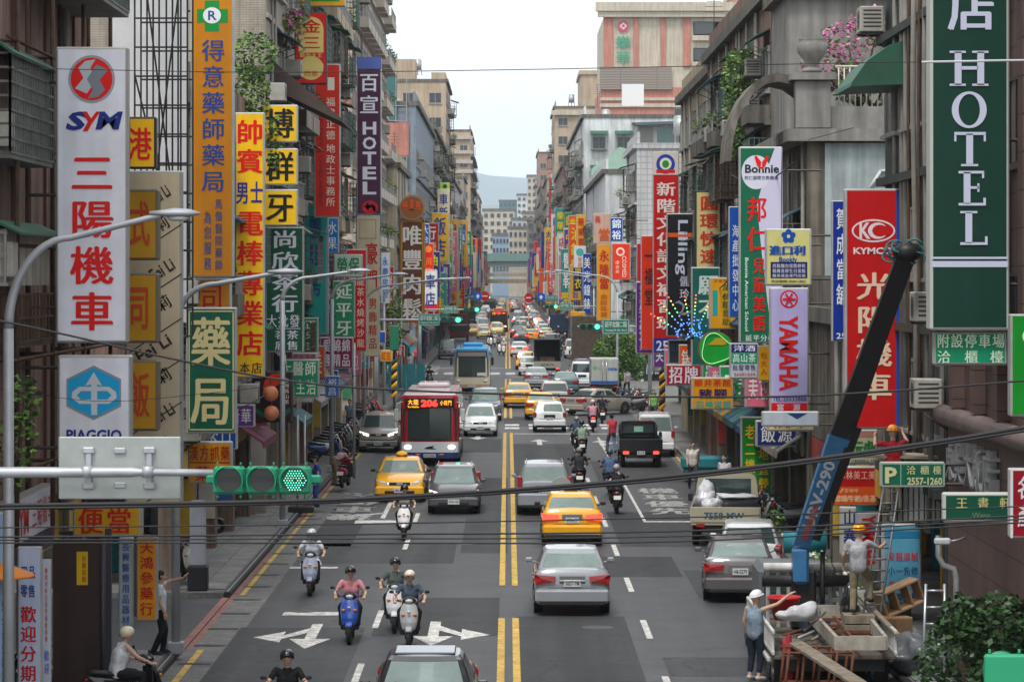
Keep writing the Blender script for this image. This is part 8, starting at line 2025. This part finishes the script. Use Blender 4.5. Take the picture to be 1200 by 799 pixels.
# blue barrel and pink things right pavement
v=thing('water_barrel','turquoise barrel on a green bin behind the boom','barrel',(X(943,74),74,.13)); m=MB(); m.tube([(-.5,0,1.36),(.5,0,1.36)],.27,16); m.build('drum',mat('turquoise',(.02,.19,.23),.5),v); MB().cbox(-.6,.6,-.3,.3,0,.75,.05).build('bin',mat('bin_green',(.02,.12,.08),.5),v)
v=thing('water_barrel','turquoise lidded crate on the right pavement beyond the cream pickup','crate',(X(827,118),118,.13)); v.name='plastic_crate'; m=MB(); m.cbox(-.95,.95,-.4,.4,.35,.85,.1); m.build('box',mat('turquoise',(.02,.28,.33)),v); MB().cbox(-.85,.85,-.35,.35,0,.34,.03).build('stand',mat('bin_green',(.02,.12,.08)),v)
shrub('potted_plant','potted green plant with white flowers behind the truck rack','plant',(X(958,66),66,1.0),[(0,0,.5,.5,.4,.45),(.5,0,.3,.4,.3,.35)],500,.13,[leaf_b,leaf_c,paint('d8dad8')],2,seed=14)
# the hedge bottom right
bush = shrub('hedge_bush','big dark glossy bush at the lower right border',"bush",(X(1165,50),50,.12),[(-.5,0,1.2,.75,.8,1.1),(.3,0,1.6,.75,.8,.9),(.0,-.2,2.1,.6,.7,.55),(.9,0,1.5,.6,.7,.9),(-.4,-.2,.5,.8,.7,.6),(.6,-.3,.8,.8,.7,.7),(-.55,0,2.2,.35,.5,.4)],7500,.13,[mat('leaf_hedge',(.022,.055,.02),.4),leaf_a,mat('leaf_hedge_mid',(.04,.10,.03),.45)],8,seed=15)
shrub('low_shrub','low yellow green shrub at the foot of the big dark bush','bush',(X(1120,47.5),47.5,.12),[(0,0,.35,.55,.4,.3),(.5,0,.25,.4,.4,.25)],900,.10,[leaf_c,leaf_b],4,seed=16)
for i,(px_,Y_,lb) in enumerate(((905,88,'potted plant beside the parked scooters at the rental board'),(885,100,'potted plant by the green rental board'))):
    v=thing('potted_plant',lb,'plant',(X(px_,Y_),Y_,.13)); place(pot_mesh,'pot',v); place(PL[i],'foliage',v,(0,0,.15))
# scrap and tools on the truck bed, hoses, and odds and ends on the right pavement
rnd=random.Random(44)
for i,(px_,Y_,z_,L__,m_,nm,lb) in enumerate(((936,61.2,.8,1.5,rustw,'steel_rod','rusty rod lying along the truck bed near the bucket'),(950,60.6,.8,1.2,galv,'steel_pipe','grey pipe on the truck bed beside the white sack'),(968,60.4,.8,1.4,wood_d,'timber_batten','pale batten on the truck bed under the metal tray'),(1020,60.8,.8,1.3,rustw,'steel_rod','rusty rod at the feet of the long grey ladder'),(955,59.2,1.1,1.0,wood_d,'timber_batten','broken batten resting beside the white sack'))):
    o=MB().tube([(-L__/2*.5,-L__/2,0),(L__/2*.5,L__/2,.06*i)],.035,5 if m_ is not wood_d else 4).build(nm,m_,None,(X(px_,Y_),Y_,z_+.03)); tag(o,lb,'scrap')
v=thing('tool_box','dark tool box on the truck bed behind the red bucket','tool box',(X(955,61.8),61.8,.73)); MB().cbox(-.3,.3,-.15,.15,0,.28,.02).build('case',mat('toolbox_blue',(.03,.06,.12),.5),v); MB().tube([(-.12,0,.28),(-.12,0,.34),(.12,0,.34),(.12,0,.28)],.012,5).build('handle',blk_c,v)
v=thing('hoist_hook','hook and chain hanging from the boom near the white rack','hook',(X(975,61.6),61.6,2.0)); MB().tube([(0,0,.1),(0,0,1.4)],.012,5).build('chain',blk_c,v); MB().tube([(0,0,.12),(.06,0,.02),(.02,0,-.06),(-.05,0,-.02)],.018,6).build('hook',blk_c,v)
# roof tanks and antennas that break the skyline
tank=mat('steel_tank',(.35,.37,.38),.5,.5)
for i,(x,Y_,z_) in enumerate(((-10.5,240,16),(-11,300,23),(10.8,264,16.9),(11.5,360,25.2),(12.9,230,17.7),(-12,410,34.6),(11,530,37))):
    v=thing('water_tank','steel rooftop water tank, %s' % ['above the low shophouse with roof plants','on the grey blue office','on the grey plastered block with the green lean-to','on the white plastered block','on the white tiled block','on the beige tower on the left','on the tan tower'][i],'water tank',(x,Y_,z_)); 
    m=MB(); m.tube([(0,0,.7),(0,0,2.0)],.5,14); m.ball((0,0,2.0),(.5,.5,.2),14,6); m.build('drum',tank,v)
    m=MB()
    for a in range(4): m.tube([(.5*math.cos(a*1.57),.5*math.sin(a*1.57),0),(.5*math.cos(a*1.57),.5*math.sin(a*1.57),.8)],.04,4)
    m.build('stand',rust,v)
for i,(x,Y_,z_) in enumerate(((-8.6,233,16.2),(9.5,325,25.6),(10.5,110,18.2),(9.2,137,17.9))):
    v=thing('antenna','rooftop television antenna, %s' % ['among plants on the left low shophouse','on the white plastered block','on the old concrete block','on the cream block'][i],'antenna',(x,Y_,z_)); m=MB(); m.tube([(0,0,0),(0,0,2.6)],.02,4)
    for k in range(5): m.tube([(-.5+.06*k,0,1.5+k*.24),(.5-.06*k,0,1.5+k*.24)],.012,4)
    m.build('mast',rust,v)
# bundles of service cables and pipes down the right facade beside the huge hotel banner
for i,(px_,Y_) in enumerate(((1062,62),(1070,62.5),(1078,63),(1066,64.5),(1085,61))):
    x_=8.45-.05*(i%3); 
    o=MB().tube([(0,0,0),(.03*(-1)**i,0,4),(-.03,.1,8),(0,0,13)],.035 if i%2 else .06,6).build('service_pipe', rust if i%2 else pipe_m, None,(x_,Y_,3.5)); tag(o,'%s %s service pipe running up the right facade beside the huge hotel banner' % (nth('pipe',i%2), 'thin rusty' if i%2 else 'thick grey'),'pipe','service pipes on the right facade')
# loose service cables strung along both facades
for side,(px_s) in ((-1,'left'),(1,'right')):
    rnd=random.Random(60+side)
    for i in range(9):
        Ya=rnd.uniform(66,150); Yb=Ya+rnd.uniform(12,30); x_=side*(8.15-rnd.uniform(0,.7)); za=rnd.uniform(4,14); zb=za+rnd.uniform(-1.5,1.5); pts=[]
        for k in range(9): t=k/8; pts.append((x_,Ya+(Yb-Ya)*t,za+(zb-za)*t-1.6*t*(1-t)))
        o=MB().tube(pts,.022,5).build('cable',wire_m); tag(o,'%s loose cable slung along the %s facades'%(nth('lc',side),px_s),'cable','loose cables along the facades')
v=thing('umbrella','orange street umbrella edge at the left border behind the lamp post','umbrella',(X(-4,49),49,.12)); MB().tube([(0,0,0),(0,0,2.6)],.02,6).build('pole',galv,v)
MB().ring([[(r*math.cos(a),r*math.sin(a),z) for a in [2*math.pi*i/16 for i in range(16)]] for r,z in ((.62,2.98),(.60,3.02),(.3,3.14),(.03,3.22))]).build('canopy',mat('umbrella_orange',(.65,.22,.03),.6),v)
v=thing('crate','dark crate on the truck bed under the khaki clad worker','crate',(X(1006,60.2),60.2,.73))
for k in range(3): MB().cbox(-.3,.3,-.28,.28,k*.19,k*.19+.17,.01).build('board',wood_d,v)
v=thing('oil_drum','grey metal locker standing behind the tray on the truck bed','locker',(X(1025,62),62,.73)); v.name='metal_locker'; MB().cbox(-.2,.2,-.2,.2,0,.8,.03).build('body',mat('locker_grey',(.18,.19,.2),.5,noise=.3),v); MB().box(-.16,.16,-.205,-.2,.1,.7).build('door',mat('locker_door',(.13,.14,.15),.5),v)
# ---------------------------------------------------------------- haze
hz = MB().box(-7000,7000,-60,12900,-3,640).build('haze', [])
hm = bpy.data.materials.new('haze'); hm.use_nodes = True; t = hm.node_tree; t.nodes.clear()
o_ = t.nodes.new('ShaderNodeOutputMaterial'); pv = t.nodes.new('ShaderNodeVolumePrincipled')
pv.inputs['Density'].default_value = .000105; pv.inputs['Color'].default_value = (.76,.88,1,1); pv.inputs['Anisotropy'].default_value = .2
t.links.new(pv.outputs[0], o_.inputs['Volume']); hz.data.materials.append(hm); tag(hz, kind='stuff')
for o in S.objects:
    l = o.get('label')
    if l and len(l.split()) > 16: print('LONG', l)
